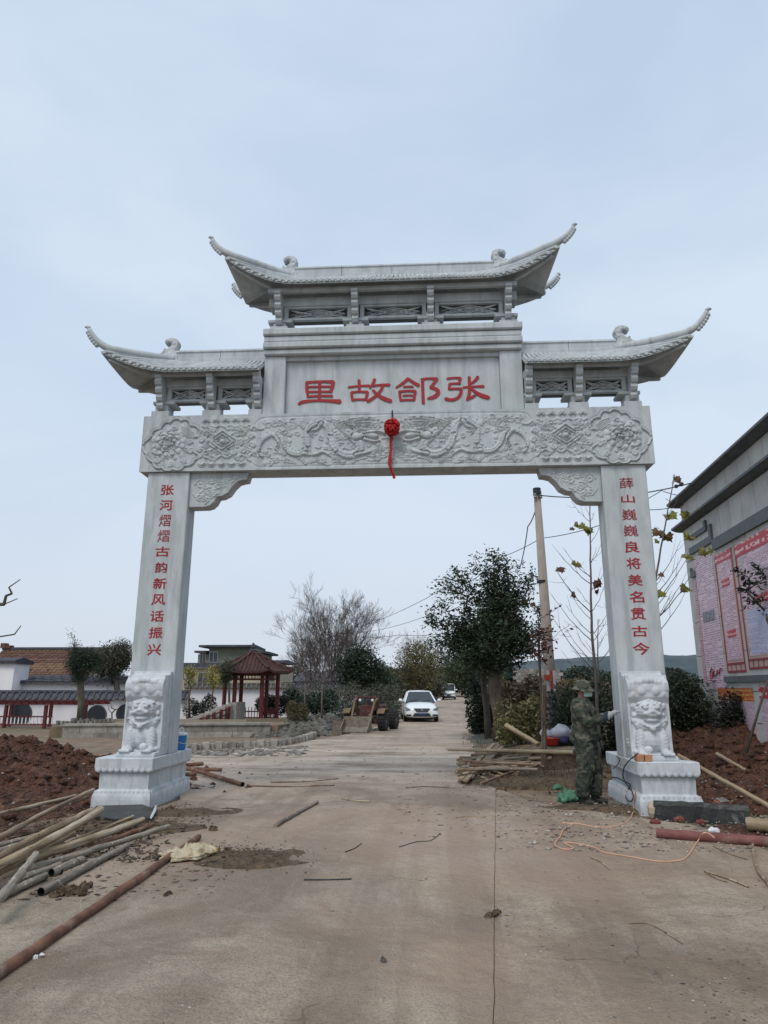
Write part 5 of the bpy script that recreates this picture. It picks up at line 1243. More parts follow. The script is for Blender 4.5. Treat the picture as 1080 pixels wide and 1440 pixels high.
# local frame: u along the face, v = depth into the building, z up
LEN = 9.5
ztop = 6.17; zc2 = 5.52
mb = MB(); mb.box((0, .055, -.3), (LEN, 5, ztop), FT); mb.build('wall', M['trim_dark'], bd)
rows = [(-.3, .95), (.957, 1.55), (1.557, 2.35), (2.357, 3.15), (3.157, 3.95), (3.957, 4.66), (4.667, 5.50), (5.64, ztop - .005)]
for zi, (za, zb) in enumerate(rows):
    w = .62 if zi >= 5 else 1.15; n = int(LEN / w)
    for k in range(n):
        mb = MB(); mb.box((k * LEN / n + .007, 0, za + .004), ((k + 1) * LEN / n - .007, .05, zb - .004), FT); mb.build('cladding_panel', M['clad'], bd)
for nm, z0, z1, o in (('cornice', ztop, ztop + .11, .26), ('cornice', zc2 - .01, zc2 + .10, .22)):
    mb = MB(); mb.prism([(-o, z1 - .05), (-o, z1), (.2, z1 + .0), (.2, z0), (-.02, z0 - .0), (-o + .12, z1 - .10)], -o, LEN, 'x', FT); mb.build(nm, M['trim_dark'], bd)
    mb = MB(); mb.box((-o, .22, z0), (-.002, 5, z1), FT); mb.build(nm, M['trim_dark'], bd)
mb = MB(); mb.box((-.15, -.1, ztop + .111), (LEN, 5, ztop + .16), FT); mb.build('parapet', M['trim_dark'], bd)
M['bar_dark'] = mat('bar_dark', (.13, .14, .145), (.10, .11, .115), rough=.6, bump=.05)
def fbox(name, u0, z0, u1, z1, d0, d1, m_, parent): mb = MB(); mb.box((min(u0, u1), -d1, min(z0, z1)), (max(u0, u1), -d0, max(z0, z1)), FT); return mb.build(name, m_, parent)
u_a = facp(968, 760)[0]
# stepped dark fret ornament near the corner and the long bar
uu = [facp(x, 745)[0] for x in (968, 985, 997)]
fbox('fret_bar', .45, 4.80, 2.05, 4.96, .002, .05, M['bar_dark'], bd); fbox('fret_bar', 1.90, 4.962, 2.05, 5.22, .002, .05, M['bar_dark'], bd); fbox('fret_bar', .60, 5.14, 1.62, 5.25, .002, .05, M['bar_dark'], bd); fbox('fret_bar', 1.62 + .002, 5.14, 1.75, 5.38, .002, .05, M['bar_dark'], bd)
fbox('fret_bar', 2.07, 4.60, LEN, 4.84, .002, .06, M['bar_dark'], bd)
fbox('fret_bar', .36, 4.24, .66, 4.38, .002, .05, M['bar_dark'], bd); fbox('fret_bar', .36, 4.382, .44, 4.48, .002, .05, M['bar_dark'], bd)
fbox('ledge', 1.86, 1.74, LEN, 1.86, .002, .07, M['bar_dark'], bd)
# posters: printed sheets
def print_mat(name, paper, ink, rows_, cols, dens=.52, seed=0, alt=None):
    """lines of tiny print: flat print on a sheet, in the sheet's own generated coordinates"""
    m = bpy.data.materials.new(name); m.use_nodes = True; t = m.node_tree; N = t.nodes.new; K = t.links.new; b = t.nodes['Principled BSDF']; b.inputs['Roughness'].default_value = .45
    uv = N('ShaderNodeUVMap'); sp = N('ShaderNodeSeparateXYZ'); K(uv.outputs['UV'], sp.inputs[0])
    def mth(op, a, b_=None):
        x = N('ShaderNodeMath'); x.operation = op
        for i, v in enumerate((a, b_)):
            if v is None: continue
            if isinstance(v, (int, float)): x.inputs[i].default_value = v
            else: K(v, x.inputs[i])
        return x.outputs[0]
    r_ = mth('FRACT', mth('MULTIPLY', sp.outputs['Y'], rows_)); line = mth('MULTIPLY', mth('GREATER_THAN', r_, .34), mth('LESS_THAN', r_, .86))
    cx = N('ShaderNodeCombineXYZ'); K(mth('FLOOR', mth('MULTIPLY', sp.outputs['X'], cols * 3)), cx.inputs[0]); K(mth('FLOOR', mth('MULTIPLY', sp.outputs['Y'], rows_ * 4)), cx.inputs[1]); cx.inputs[2].default_value = seed
    wn = N('ShaderNodeTexWhiteNoise'); K(cx.outputs[0], wn.inputs['Vector']); ink_f = mth('MULTIPLY', line, mth('LESS_THAN', wn.outputs['Value'], dens))
    c2_ = N('ShaderNodeCombineXYZ'); K(mth('FLOOR', mth('MULTIPLY', sp.outputs['X'], 4)), c2_.inputs[0]); K(mth('FLOOR', mth('MULTIPLY', sp.outputs['Y'], rows_)), c2_.inputs[1]); c2_.inputs[2].default_value = seed + 5
    w2 = N('ShaderNodeTexWhiteNoise'); K(c2_.outputs[0], w2.inputs['Vector']); ink_f = mth('MULTIPLY', ink_f, mth('LESS_THAN', w2.outputs['Value'], .86))
    mx = N('ShaderNodeMix'); mx.data_type = 'RGBA'; K(ink_f, mx.inputs['Factor']); mx.inputs['A'].default_value = (*paper, 1); mx.inputs['B'].default_value = (*ink, 1); K(mx.outputs['Result'], b.inputs['Base Color']); return m
M['pr_pink'] = print_mat('print_body', (.72, .55, .60), (.2, .12, .24), 60, 14, seed=1)
M['pr_pink2'] = print_mat('print_body_narrow', (.72, .53, .58), (.25, .1, .2), 52, 12, seed=2)
M['pr_blue'] = print_mat('print_body_blue', (.58, .60, .76), (.16, .16, .34), 40, 30, seed=3)
M['pr_head'] = print_mat('print_heading', (.50, .04, .065), (.75, .5, .5), 1.6, 7, dens=.5, seed=4)
M['pr_orange'] = print_mat('print_orange', (.50, .13, .04), (.75, .45, .12), 3.2, 12, dens=.5, seed=5)
M['pr_key'] = print_mat('print_key_border', (.58, .36, .42), (.33, .05, .10), 44, 1.4, dens=.62, seed=6)
M['poster_red'] = mat('poster_red', (.30, .04, .06), (.24, .03, .05), rough=.5, bump=0)
M['poster_tan'] = mat('poster_tan', (.52, .38, .33), (.45, .33, .28), rough=.5, bump=0)
M['photo_grey'] = mat('photo_grey', (.3, .3, .34), (.10, .11, .14), rough=.4, scale=14, bump=0)
def sheet_(name, u0, z0, u1, z1, d, m_, parent, label=None, shear=0):
    me = bpy.data.meshes.new(name); vs = []
    for (u, v, z) in ((u0, -d, z0), (u1, -d, z0), (u1, -d, z1), (u0, -d, z1), (u0, -d + .008, z0), (u1, -d + .008, z0), (u1, -d + .008, z1), (u0, -d + .008, z1)): vs.append(world_matrix(parent).inverted() @ (FT @ Vector((u, v, z))))
    me.from_pydata(vs, [], [(0, 3, 2, 1), (4, 5, 6, 7), (0, 1, 5, 4), (1, 2, 6, 5), (2, 3, 7, 6), (3, 0, 4, 7)]); uv = me.uv_layers.new(name='UVMap')
    C_ = [(0, 0), (1, 0), (1, 1), (0, 1)] * 2
    for l in me.loops: uv.data[l.index].uv = C_[l.vertex_index]
    me.materials.append(m_); o = bpy.data.objects.new(name, me); COL.objects.link(o); o.parent = parent
    if label: o['label'] = label
    return o
def poster(label, x0, x1, z0, z1, kind):
    u0, u1 = x0, x1; Wd = u1 - u0; t = tag(thing('wall_poster', label, 'poster', tuple(FT @ Vector(((u0 + u1) / 2, -.02, z0)))), group='printed posters on the pale panel wall')
    return t, u0, u1
# poster 1: tall, no red frame, key-pattern border on its left
t, u0, u1 = poster('tall narrow pink poster of small print with key-pattern border nearest the hall corner', .50, 1.30, 1.55, 4.35, 0)
sheet_('paper', .65, 1.60, 1.85, 4.66, .012, M['pr_pink'], t); sheet_('key_border', .42, 1.72, .60, 4.2, .012, M['pr_key'], t)
sheet_('photo', .85, 3.12, 1.6, 3.34, .022, M['photo_grey'], t); sheet_('emblem', 1.0, 1.85, 1.10, 1.98, .022, M['poster_red'], t)
mb = MB(); mb.tube([FT @ Vector(p) for p in [(1.2, -.026, 1.78), (.95, -.026, 1.78), (.90, -.026, 1.95), (1.05, -.026, 2.06), (1.2, -.026, 1.98), (1.15, -.026, 1.88), (1.35, -.026, 1.92), (1.42, -.026, 2.02), (1.50, -.026, 1.92), (1.6, -.026, 2.05), (1.72, -.026, 2.02)]], .012, 5); mb.build('emblem', M['poster_red'], t)
def framed(label, u0, u1, z0, z1, body, heads, tz):
    t, *_ = poster(label, u0, u1, z0, z1, 1)
    sheet_('backing', u0, z0, u1, z1, .010, M['poster_tan'], t)
    f = .045
    for nm, a in (('left', (u0, z0, u0 + f, z1)), ('right', (u1 - f, z0, u1, z1)), ('bottom', (u0 + f + .001, z0, u1 - f - .001, z0 + f)), ('mid', (u0 + f + .001, z0 + .16, u1 - f - .001, z0 + .16 + f))): sheet_('frame_strip', *a, .018, M['poster_red'], t)
    n = max(2, int((u1 - u0) / .22))
    for k in range(1, n): u = u0 + (u1 - u0) * k / n; sheet_('frame_strip', u - .012, z0 + f + .002, u + .012, z0 + .158, .018, M['poster_red'], t)
    sheet_('heading', u0 + f + .002, tz, u1 - f - .002, z1, .020, M['pr_head'], t)
    sheet_('paper', u0 + .12, z0 + .26, u1 - .12, tz - .01, .016, body, t)
    for ua, ub, z in heads: sheet_('subheading', ua, z, ub, z + .16, .024, M['pr_head'], t)
    return t
framed('narrow red-framed poster with three red headings, second from the hall corner', 2.0, 3.02, 1.93, 4.48, M['pr_pink2'], [(2.28, 2.72, 3.74), (2.28, 2.74, 2.66)], 4.28)
t = framed('wide red-framed poster with pink upper half and blue lower half at the right edge', 3.18, 5.6, 1.97, 4.48, M['pr_pink'], [(3.9, 4.5, 3.2)], 4.22)
sheet_('blue_table', 3.42, 2.26, 5.3, 3.1, .020, M['pr_blue'], t)
t, *_ = poster('low board with orange heading below the ledge, beside the shrub', 1.3, 2.4, .2, 1.34, 0)
sheet_('paper', 1.26, .5, 3.20, 1.36, .012, M['pr_pink'], t); sheet_('heading', 1.26, 1.361, 3.20, 1.62, .014, M['pr_orange'], t)
t, *_ = poster('low board with red heading below the ledge at the right edge', 2.7, 4, .2, 1.34, 0)
sheet_('paper', 3.5, .5, 5.4, 1.42, .012, M['pr_pink'], t); sheet_('heading', 3.5, 1.421, 5.4, 1.65, .014, M['pr_head'], t)
# ================================================================== TREES AND SHRUBS
def grow(root_pts, targets, step=.25, rs=None, up=.15, jit=.12, r_tip=.006, power=.48, r_base=None, asc=0):
    """branches that reach for scattered targets; returns nodes, parent, radius"""
    N_ = [np.array(p, float) for p in root_pts]; PA = [-1] + list(range(len(root_pts) - 1)); tips = []
    c = np.array(root_pts[-1], float); order = np.argsort([np.linalg.norm(np.array(t) - c) for t in targets])
    arr = np.zeros((200000, 3)); arr[:len(N_)] = N_; n = len(N_); depth = np.zeros(200000); depth[:n] = np.arange(n)
    start = max(0, len(root_pts) - 3)
    for k in order:
        t = np.array(targets[k], float); dv = t - arr[start:n]; d = np.linalg.norm(dv, axis=1)
        pen = d + np.maximum(0, -dv[:, 2]) * 1.4 + .02 * depth[start:n] + asc * np.maximum(0, np.hypot(dv[:, 0], dv[:, 1]) * .75 - dv[:, 2]); i = start + int(np.argmin(pen)); L_ = np.linalg.norm(t - arr[i]); m = max(1, int(L_ / step)); prev = i; a = arr[i].copy()
        bow = rs.randn(3) * jit * L_ * .5; bow[2] = abs(bow[2]) * .3 + up * L_ * .4
        for j in range(1, m + 1):
            s_ = j / m; q = a + (t - a) * s_ + bow * math.sin(math.pi * s_) * (1 - s_) + (rs.randn(3) * step * jit if j < m else 0)
            arr[n] = q; PA.append(prev); depth[n] = depth[prev] + 1; prev = n; n += 1
        tips.append(prev)
    cnt = np.zeros(n); child = np.zeros(n, int)
    for t_ in tips: cnt[t_] += 1
    for i in range(n - 1, 0, -1): cnt[PA[i]] += cnt[i]
    R_ = r_tip * np.maximum(cnt, 1) ** power
    if r_base: R_ *= 1; k = r_base / R_[0]; R_ = R_ * (1 + (k - 1) * (R_ / R_[0]) ** .7)
    return arr[:n], np.array(PA), R_, tips
def branch_mesh(name, A, PA, R_, mat_, parent, sel=None, sides=5, rmin=0.0):
    idx = [i for i in range(1, len(A)) if (sel is None or sel[i]) and R_[i] >= rmin]
    if not idx: return None
    idx = np.array(idx); P0 = A[PA[idx]]; P1 = A[idx]; r0 = np.minimum(R_[PA[idx]], R_[idx] * 1.35); r1 = R_[idx]
    t = P1 - P0; l = np.linalg.norm(t, axis=1, keepdims=True) + 1e-9; t = t / l; ref = np.where(np.abs(t[:, 2:3]) < .9, np.array([[0, 0, 1.]]), np.array([[1., 0, 0]]))
    u = np.cross(t, ref); u /= np.linalg.norm(u, axis=1, keepdims=True) + 1e-9; w = np.cross(t, u)
    V = []; n = len(idx)
    for r_, P_ in ((r0, P0), (r1, P1 + t * r1[:, None] * .3)):
        for k in range(sides): a = 2 * math.pi * k / sides; V.append(P_ + (u * math.cos(a) + w * math.sin(a)) * r_[:, None])
    V = np.stack(V, 1); F = []
    b = np.arange(n) * 2 * sides
    for k in range(sides): F.append(np.stack([b + k, b + (k + 1) % sides, b + sides + (k + 1) % sides, b + sides + k], 1))
    return np_mesh(name, V.reshape(-1, 3), np.concatenate(F), mat_, parent, smooth=True)
def leaves(name, C_, size, mat_, parent, rs, aspect=.5, droop=.3, outward=None, vary=.4, crease=True, clump=None):
    n = len(C_); a = rs.randn(n, 3); a[:, 2] = a[:, 2] * .6 - droop
    if outward is not None: a += outward
    a /= np.linalg.norm(a, axis=1, keepdims=True) + 1e-9; r = rs.randn(n, 3); b = np.cross(a, r); b /= np.linalg.norm(b, axis=1, keepdims=True) + 1e-9; nn = np.cross(a, b)
    s = size * (1 + (rs.rand(n, 1) - .5) * 2 * vary); w = s * aspect * .5
    V = np.stack([C_, C_ + a * s * .45 + b * w + nn * s * .08, C_ + a * s, C_ + a * s * .45 - b * w + nn * s * .08], 1)
    F = (np.arange(n) * 4)[:, None] + np.array([[0, 1, 2, 3]])
    at = np.repeat(rs.rand(n) if clump is None else np.clip(clump + (rs.rand(n) - .5) * .5, 0, 1), 4)
    return np_mesh(name, V.reshape(-1, 3), np.concatenate([F[:, [0, 1, 2]], F[:, [0, 2, 3]]]), mat_, parent, attr=at)
def tree(name, label, cat, base, trunk, targets, leafmat, bark, nleaf=12, lsize=.08, spread=.12, seed=0, r_base=.1, r_tip=.005, step=.25, up=.15, jit=.12, aspect=.5, droop=.3, group=None, sides=5, rmin=0, power=.48, kind=None, asc=0):
    rs = np.random.RandomState(seed); b = np.array(base, float); t = thing(name, label, cat, tuple(b), 0, group)
    tr = [np.array(p, float) - 0 for p in trunk]; A, PA, R_, tips = grow(tr, targets, step, rs, up, jit, r_tip, power, r_base, asc)
    A = A - b; nt = len(tr); sel = np.zeros(len(A), bool); sel[:nt] = True
    # the main trunk as one tube
    mb = MB(); mb.smooth = True; k = list(range(nt)); mb.tube([A[i] for i in k], [max(R_[i], .004) * (1.25 if i == 0 else 1) for i in k], 9); mb.build('trunk', bark, t, world=False)
    branch_mesh('branches', A, PA, R_, bark, t, ~sel, sides, rmin)
    if leafmat is not None and nleaf:
        T = A[np.array(tips)]; PT = A[PA[np.array(tips)]]; d = T - PT; d /= np.linalg.norm(d, axis=1, keepdims=True) + 1e-9
        C_ = np.repeat(T, nleaf, 0) + rs.randn(len(T) * nleaf, 3) * spread - np.repeat(d, nleaf, 0) * rs.rand(len(T) * nleaf, 1) * spread * 2
        cl = np.repeat(rs.rand(len(T)), nleaf)
        o = leaves('crown', C_, lsize, leafmat, t, rs, aspect, droop, np.repeat(d, nleaf, 0) * .7, clump=cl); 
    return t
def cloud(rs, lobes, n):
    """random points in a union of ellipsoids, denser toward the outside"""
    out = []; w = np.array([l[3] * l[4] * l[5] for l in lobes]) ** .8; w /= w.sum()
    for _ in range(n):
        c = lobes[rs.choice(len(lobes), p=w)]; v = rs.randn(3); v /= np.linalg.norm(v); r = rs.rand() ** .42; out.append((c[0] + v[0] * c[3] * r, c[1] + v[1] * c[4] * r, c[2] + v[2] * c[5] * r))
    return out
def at3(px, py, Y): return tuple(atY(px, py, Y))
def lobes_px(l, Y, mpp):
    """lobes given as (px, py, half width px, half height px)"""
    r = []
    for px, py, a, b in l: q = atY(px, py, Y); r.append((q[0], q[1], q[2], a * mpp, a * mpp * .9, b * mpp))
    return r
def mpp(Y): return (Y + 10.63) * 1.0 / FPX * 1.01

# ---- the dense dark evergreen right of the road
rs = np.random.RandomState(11); Y = 11.5; k_ = mpp(Y)
b0 = at3(703, 1043, Y); b0 = (b0[0], b0[1], gh(b0[0], b0[1]) - .05)
lob = lobes_px([(695, 900, 56, 40), (668, 885, 40, 34), (712, 862, 36, 44), (692, 838, 30, 36), (650, 900, 30, 20), (728, 898, 26, 30), (698, 806, 18, 22), (660, 842, 18, 20), (722, 832, 16, 22), (685, 928, 42, 18), (630, 872, 14, 8), (742, 905, 14, 14)], Y, k_)
tg = cloud(rs, lob, 560)
for px, py in ((602, 862), (608, 850), (622, 842), (616, 820), (640, 795), (648, 800), (668, 782), (690, 772), (700, 778), (708, 790), (655, 812), (630, 815), (730, 795), (748, 802), (742, 815), (760, 850), (768, 868), (610, 890), (620, 905), (684, 790), (640, 830), (612, 868)):
    for j in range(3): q = np.array(at3(px + rs.uniform(-4, 4), py + rs.uniform(-3, 8) + 6 * j, Y + rs.uniform(-.4, .4))); tg.append(tuple(q))
tree('evergreen_tree', 'dense dark-leaved evergreen standing right of the road beside the pole stack', 'tree', b0, [b0, at3(702, 1010, Y), at3(697, 985, Y), at3(694, 960, Y), at3(696, 935, Y)], tg, M['leaf_dark'], M['bark'], 32, .12, .12, 11, .19, .006, .22, aspect=.42)
rs = np.random.RandomState(12); Y = 12.6; b0 = at3(686, 1030, Y); b0 = (b0[0], b0[1], gh(b0[0], b0[1]) - .05)
tree('evergreen_tree', 'slimmer dark evergreen with thin leaning trunk behind the dense one', 'tree', b0, [b0, at3(684, 1000, Y), at3(680, 965, Y), at3(678, 945, Y)], cloud(rs, lobes_px([(672, 920, 30, 22), (690, 900, 34, 28)], Y, mpp(Y)), 160), M['leaf_dark'], M['bark'], 26, .11, .16, 12, .10, aspect=.42)

def fan_tree(name, label, base, H, r0, seed, matl, limbs=7, lean=.0, levels=5):
    rs = np.random.RandomState(seed); b = np.array(base, float); t = thing(name, label, 'tree', tuple(b)); A = [np.zeros(3)]; PA = [-1]; R_ = [r0]
    def rec(i, d, L_, r_, lvl):
        n = 6 if lvl < 2 else 4; cur = i
        for k in range(n):
            d = d + rs.randn(3) * .07 + np.array((0, 0, .05)); d /= np.linalg.norm(d); A.append(A[cur] + d * L_ / n); PA.append(cur); rr_ = r_ * (1 - .62 * (k + 1) / n); R_.append(max(rr_, .0055)); cur = len(A) - 1
            if lvl < levels and k >= 1 and len(A) < 60000:
                for _ in range(2 if lvl and k > 1 else 1):
                    a = rs.randn(3); a -= d * (a @ d); a /= np.linalg.norm(a); th = rs.uniform(.35, .8); e = d * math.cos(th) + a * math.sin(th) + np.array((0, 0, .12)); e /= np.linalg.norm(e); rec(cur, e, L_ * rs.uniform(.42, .62), max(rr_ * .7, .006), lvl + 1)
    tr = 4
    for k in range(tr): A.append(np.array((0, 0, H * .16 * (k + 1) / tr)) + rs.randn(3) * .03); PA.append(len(A) - 2); R_.append(r0 * (1 - .1 * k))
    top = len(A) - 1
    for k in range(limbs):
        a = 2 * math.pi * k / limbs + rs.uniform(-.3, .3); th = rs.uniform(.12, .72); rec(top - (k % 2), np.array((math.sin(th) * math.cos(a), math.sin(th) * math.sin(a) * .8, math.cos(th))), H * rs.uniform(.55, .74), r0 * .5, 1)
    A, PA, R_ = np.array(A), np.array(PA), np.array(R_); sel = np.zeros(len(A), bool); sel[:tr + 1] = True
    mb = MB(); mb.smooth = True; mb.tube(list(A[:tr + 1]), list(R_[:tr + 1]), 9); mb.build('trunk', matl, t, world=False); branch_mesh('branches', A, PA, R_, matl, t, ~sel, 3); return t
# ---- bare tree left of the road
q = at3(470, 1000, 40); fan_tree('bare_tree', 'wide leafless tree with fine reddish twigs beside the wheel loader', (q[0], 40, -.1), 6.0, .17, 5, M['bark_grey'], 8)
q = at3(438, 1000, 46); fan_tree('bare_tree', 'small leafless tree left of the wide bare tree, over the cottage roof', (q[0], 46, -.1), 4.4, .12, 6, M['bark_grey'], 6)
q = at3(600, 985, 88); fan_tree('bare_tree', 'leafless tree at the road bend between the olive tree and the van', (q[0] - 2, 88, .4), 6.5, .2, 8, M['bark_grey'], 6, levels=4)
# ---- dark round trees and olive one behind the car
for i, (lab, px, pb, Y, lb_, lm, nt_, nl, ls, seed) in enumerate((
    ('dark green bushy tree behind the wheel loader', 505, 1000, 34, [(505, 935, 26, 26), (490, 945, 18, 22), (522, 945, 22, 24), (508, 915, 14, 12)], 'leaf_pine', 210, 40, .17, 21),
    ('dark green rounded shrub tree right of the bushy one, behind the loader', 532, 1000, 38, [(532, 955, 20, 18), (545, 962, 16, 16)], 'leaf_dark', 120, 40, .18, 22),
    ('olive-yellow thinning tree with upright branches behind the white sedan', 587, 1000, 46, [(587, 935, 34, 30), (570, 945, 24, 22), (606, 940, 24, 24), (590, 910, 22, 14)], 'leaf_olive', 340, 14, .17, 23),
    ('grey-green half-bare tree right of the olive tree', 590, 982, 98, [(620, 925, 26, 24), (635, 935, 20, 20), (600, 905, 14, 10)], 'leaf_grey', 260, 6, .3, 24),
    ('mid green tree at the road bend above the white van', 690, 975, 62, [(645, 942, 26, 18), (665, 945, 20, 18)], 'leaf_mid', 200, 26, .26, 25),
    ('dark tree leaning over the far verge behind the white van', 690, 985, 45, [(682, 950, 18, 20), (672, 935, 16, 14)], 'leaf_pine', 160, 30, .22, 26),
    ('rounded grey-green tree right of the conifer, behind the left column', 165, 1000, 26, [(160, 925, 26, 20), (172, 920, 20, 18), (150, 935, 20, 16)], 'leaf_grey', 330, 24, .12, 27),
    )):
    rs = np.random.RandomState(seed); q = at3(px, pb, Y); zb = gz(q[0], Y) - .1; b0 = (q[0], Y, zb); mid = at3(px, (pb + min(l[1] for l in lb_)) / 2 + 14, Y)
    tree('leafy_tree', lab, 'tree', b0, [b0, ((b0[0] + mid[0]) / 2, Y, (zb + mid[2]) / 2), mid], cloud(rs, lobes_px(lb_, Y, mpp(Y)), nt_), M[lm], M['bark'], nl, ls, ls * 1.5, seed, .16, .012, .4, sides=4, aspect=.5)
# conifer left
rs = np.random.RandomState(31); Y = 16.4; b0 = at3(113, 1014, Y); tg = cloud(rs, lobes_px([(118, 932, 24, 18), (104, 930, 12, 14), (130, 925, 16, 14), (112, 950, 12, 12), (108, 915, 8, 12)], Y, mpp(Y)), 330) + [at3(101, 896, Y), at3(98, 890, Y), at3(105, 903, Y)] + [at3(103, 905 + i, Y) for i in range(0, 14, 3)]
tree('garden_pine', 'dark garden conifer with bare trunk and lopsided crown in the square planter', 'tree', b0, [b0, at3(114, 990, Y), at3(113, 965, Y), at3(112, 950, Y), at3(108, 925, Y)], tg, M['leaf_pine'], M['bark'], 26, .085, .10, 31, .13, .006, .25, aspect=.3)
# yellow-leaved young trees by the pavilion
for lab, px, pb, pt, Y, s in (('small yellow-green sapling in front of the olive house', 298, 1010, 942, 21, 41), ('yellow-green young tree close behind the left column', 266, 1010, 940, 22, 42)):
    rs = np.random.RandomState(s); b0 = at3(px, pb, Y); tree('young_tree', lab, 'tree', b0, [b0, at3(px - 1, 985, Y), at3(px + 2, 965, Y)], cloud(rs, lobes_px([(px - 2, pt + 6, 10, 12), (px + 6, pt + 14, 9, 12)], Y, mpp(Y)), 60), M['leaf_yellow'], M['bark'], 14, .07, .09, s, .04, .005, .2)
rs = np.random.RandomState(44); Y = 21.5; b0 = at3(322, 1005, Y); tree('young_tree', 'dark drooping tree touching the left side of the pavilion roof', 'tree', b0, [b0, at3(322, 975, Y), at3(320, 955, Y)], cloud(rs, lobes_px([(322, 940, 14, 14), (314, 950, 10, 14)], Y, mpp(Y)), 90), M['leaf_mid'], M['bark'], 22, .08, .10, 44, .05, .005, .2)
rs = np.random.RandomState(45); Y = 19; b0 = at3(157, 1021, Y); tree('bare_sapling', 'thin bare sapling before the white garden wall', 'sapling', b0, [b0, at3(157, 1010, Y), at3(157, 1003, Y)], [at3(157 + rs.uniform(-7, 7), rs.uniform(990, 1002), Y) for _ in range(12)], None, M['bark_grey'], 0, 0, 0, 45, .03, .008, .2)
# slender poplars left of loader
for i, (px, lab) in enumerate(((428, 'thin bare young tree standing on the rubble bank, left one'), (452, 'thin bare young tree on the rubble bank nearest the loader'))):
    rs = np.random.RandomState(50 + i); Y = 17.5; b0 = at3(px, 1024, Y); tree('bare_sapling', lab, 'sapling', b0, [b0, at3(px, 990, Y), at3(px + 1, 960, Y)], [at3(px + rs.uniform(-14, 14), rs.uniform(925, 975), Y + rs.uniform(-.4, .4)) for _ in range(40)], None, M['bark_grey'], 0, 0, 0, 50 + i, .035, .004, .25)
# left edge: bare branches reaching into frame from a tree outside it
Y = 3.0; rs = np.random.RandomState(61); b0 = (-8.6, Y, 0.2)
q0 = at3(-14, 930, Y); tgt = [at3(*p, Y) for p in ((28, 815), (12, 826), (24, 842), (5, 850), (29, 880), (20, 892), (-10, 800), (-30, 820), (-50, 790), (-40, 860), (-20, 850), (-60, 880), (-80, 830), (15, 832), (8, 838), (16, 835))]
tree('bare_tree', 'bare tree at the left edge, only its twigs reaching into view', 'tree', b0, [b0, (-8.5, Y, 1.4), at3(-40, 905, Y)], tgt, None, M['bark'], 0, 0, 0, 61, .06, .006, .2, .2, .10)

# ---- plane saplings with a few large lobed leaves
def plane_leaf(c, size, axis_, nrm, mat_, parent):
    a = Vector(axis_).normalized(); n = Vector(nrm); n = (n - a * n.dot(a)).normalized(); b = a.cross(n)
    prof = [(0, 0), (.28, -.1), (.5, -.06), (.44, .16), (.62, .36), (.36, .42), (.30, .62), (.12, .68), (0, 1.0)]
    ring = [(x, y) for x, y in prof] + [(-x, y) for x, y in prof[-2:0:-1]]
    top = [Vector(c) + b * x * size + a * y * size + n * (-.22 * abs(x) ** 1.5 - .10 * y * y + .05 * math.sin(9 * x + 7 * y)) * size for x, y in ring]
    m_ = len(ring); cen = Vector(c) + a * .35 * size + n * .05 * size; mb = MB(); th = n * -.004
    vs = top + [cen] + [p + th for p in top] + [cen + th]
    fs = [(i, (i + 1) % m_, m_) for i in range(m_)] + [((i + 1) % m_ + m_ + 1, i + m_ + 1, 2 * m_ + 1) for i in range(m_)] + [(i, i + m_ + 1, (i + 1) % m_ + m_ + 1, (i + 1) % m_) for i in range(m_)]
    mb.add(vs, fs); return mb.build('leaf', mat_, parent, recalc=False)
M['lf_yel'] = mat('plane_leaf_yellow', (.30, .29, .06), (.16, .18, .045), rough=.55, scale=9, bump=.1, trans=.3, c3=(.16, .08, .04), c3s=8, c3lo=.55, c3hi=.65)
M['lf_red'] = mat('plane_leaf_russet', (.12, .055, .03), (.075, .03, .02), rough=.6, scale=9, bump=.1, trans=.2)
M['lf_brn'] = mat('plane_leaf_brown', (.19, .125, .05), (.12, .075, .035), rough=.6, scale=9, bump=.1, trans=.2)
def vsapling(name, label, base, leader, tips, Y, seed, rb):
    '''straight leader; side shoots leave it steeply and arch a little'''
    rs = np.random.RandomState(seed); b = np.array(base, float); t = thing(name, label, 'sapling', tuple(b)); Lp = [np.array(p, float) for p in leader]; D = [0]
    for a, c in zip(Lp[:-1], Lp[1:]): D.append(D[-1] + np.linalg.norm(c - a))
    pt = lambda d: np.array([np.interp(d, D, [q[i] for q in Lp]) for i in range(3)])
    rad_ = lambda d: rb * (1 - .80 * d / D[-1])
    mb = MB(); mb.smooth = True; n = 22; mb.tube([pt(D[-1] * k / n) - b + (rs.randn(3) * .006 if k else 0) for k in range(n + 1)], [rad_(D[-1] * k / n) for k in range(n + 1)], 8); mb.build('trunk', M['bark_plane'], t, world=False)
    mb = MB(); mb.smooth = True
    for q in tips:
        q = np.array(q); best = None
        for k in range(30):
            d = D[-1] * (.18 + .8 * k / 30); p = pt(d); hz = np.hypot(*(q - p)[:2]); c = abs((q[2] - p[2]) - 1.15 * hz - .1)
            if best is None or c < best[0]: best = (c, d)
        d = best[1]; p = pt(d); v = q - p; m_ = 9; r0 = min(rad_(d) * .5, .004 + .006 * np.linalg.norm(v)); pts = [p + v * (k / m_) + np.array((0, 0, -1)) * .07 * np.linalg.norm(v) * math.sin(math.pi * k / m_) + rs.randn(3) * .006 for k in range(m_ + 1)]
        mb.tube([x - b for x in pts], [r0 + (.003 - r0) * k / m_ for k in range(m_ + 1)], 5)
        for h in (3, 5, 7):
            if rs.rand() < .55: e = pts[h] + v * rs.uniform(.12, .3) + rs.randn(3) * .12 * np.linalg.norm(v); mb.tube([pts[h] - b, (pts[h] + e) / 2 + (0, 0, -.02) - b, e - b], [.0045, .0035, .002], 4)
    mb.build('branches', M['bark_plane'], t, world=False); return t
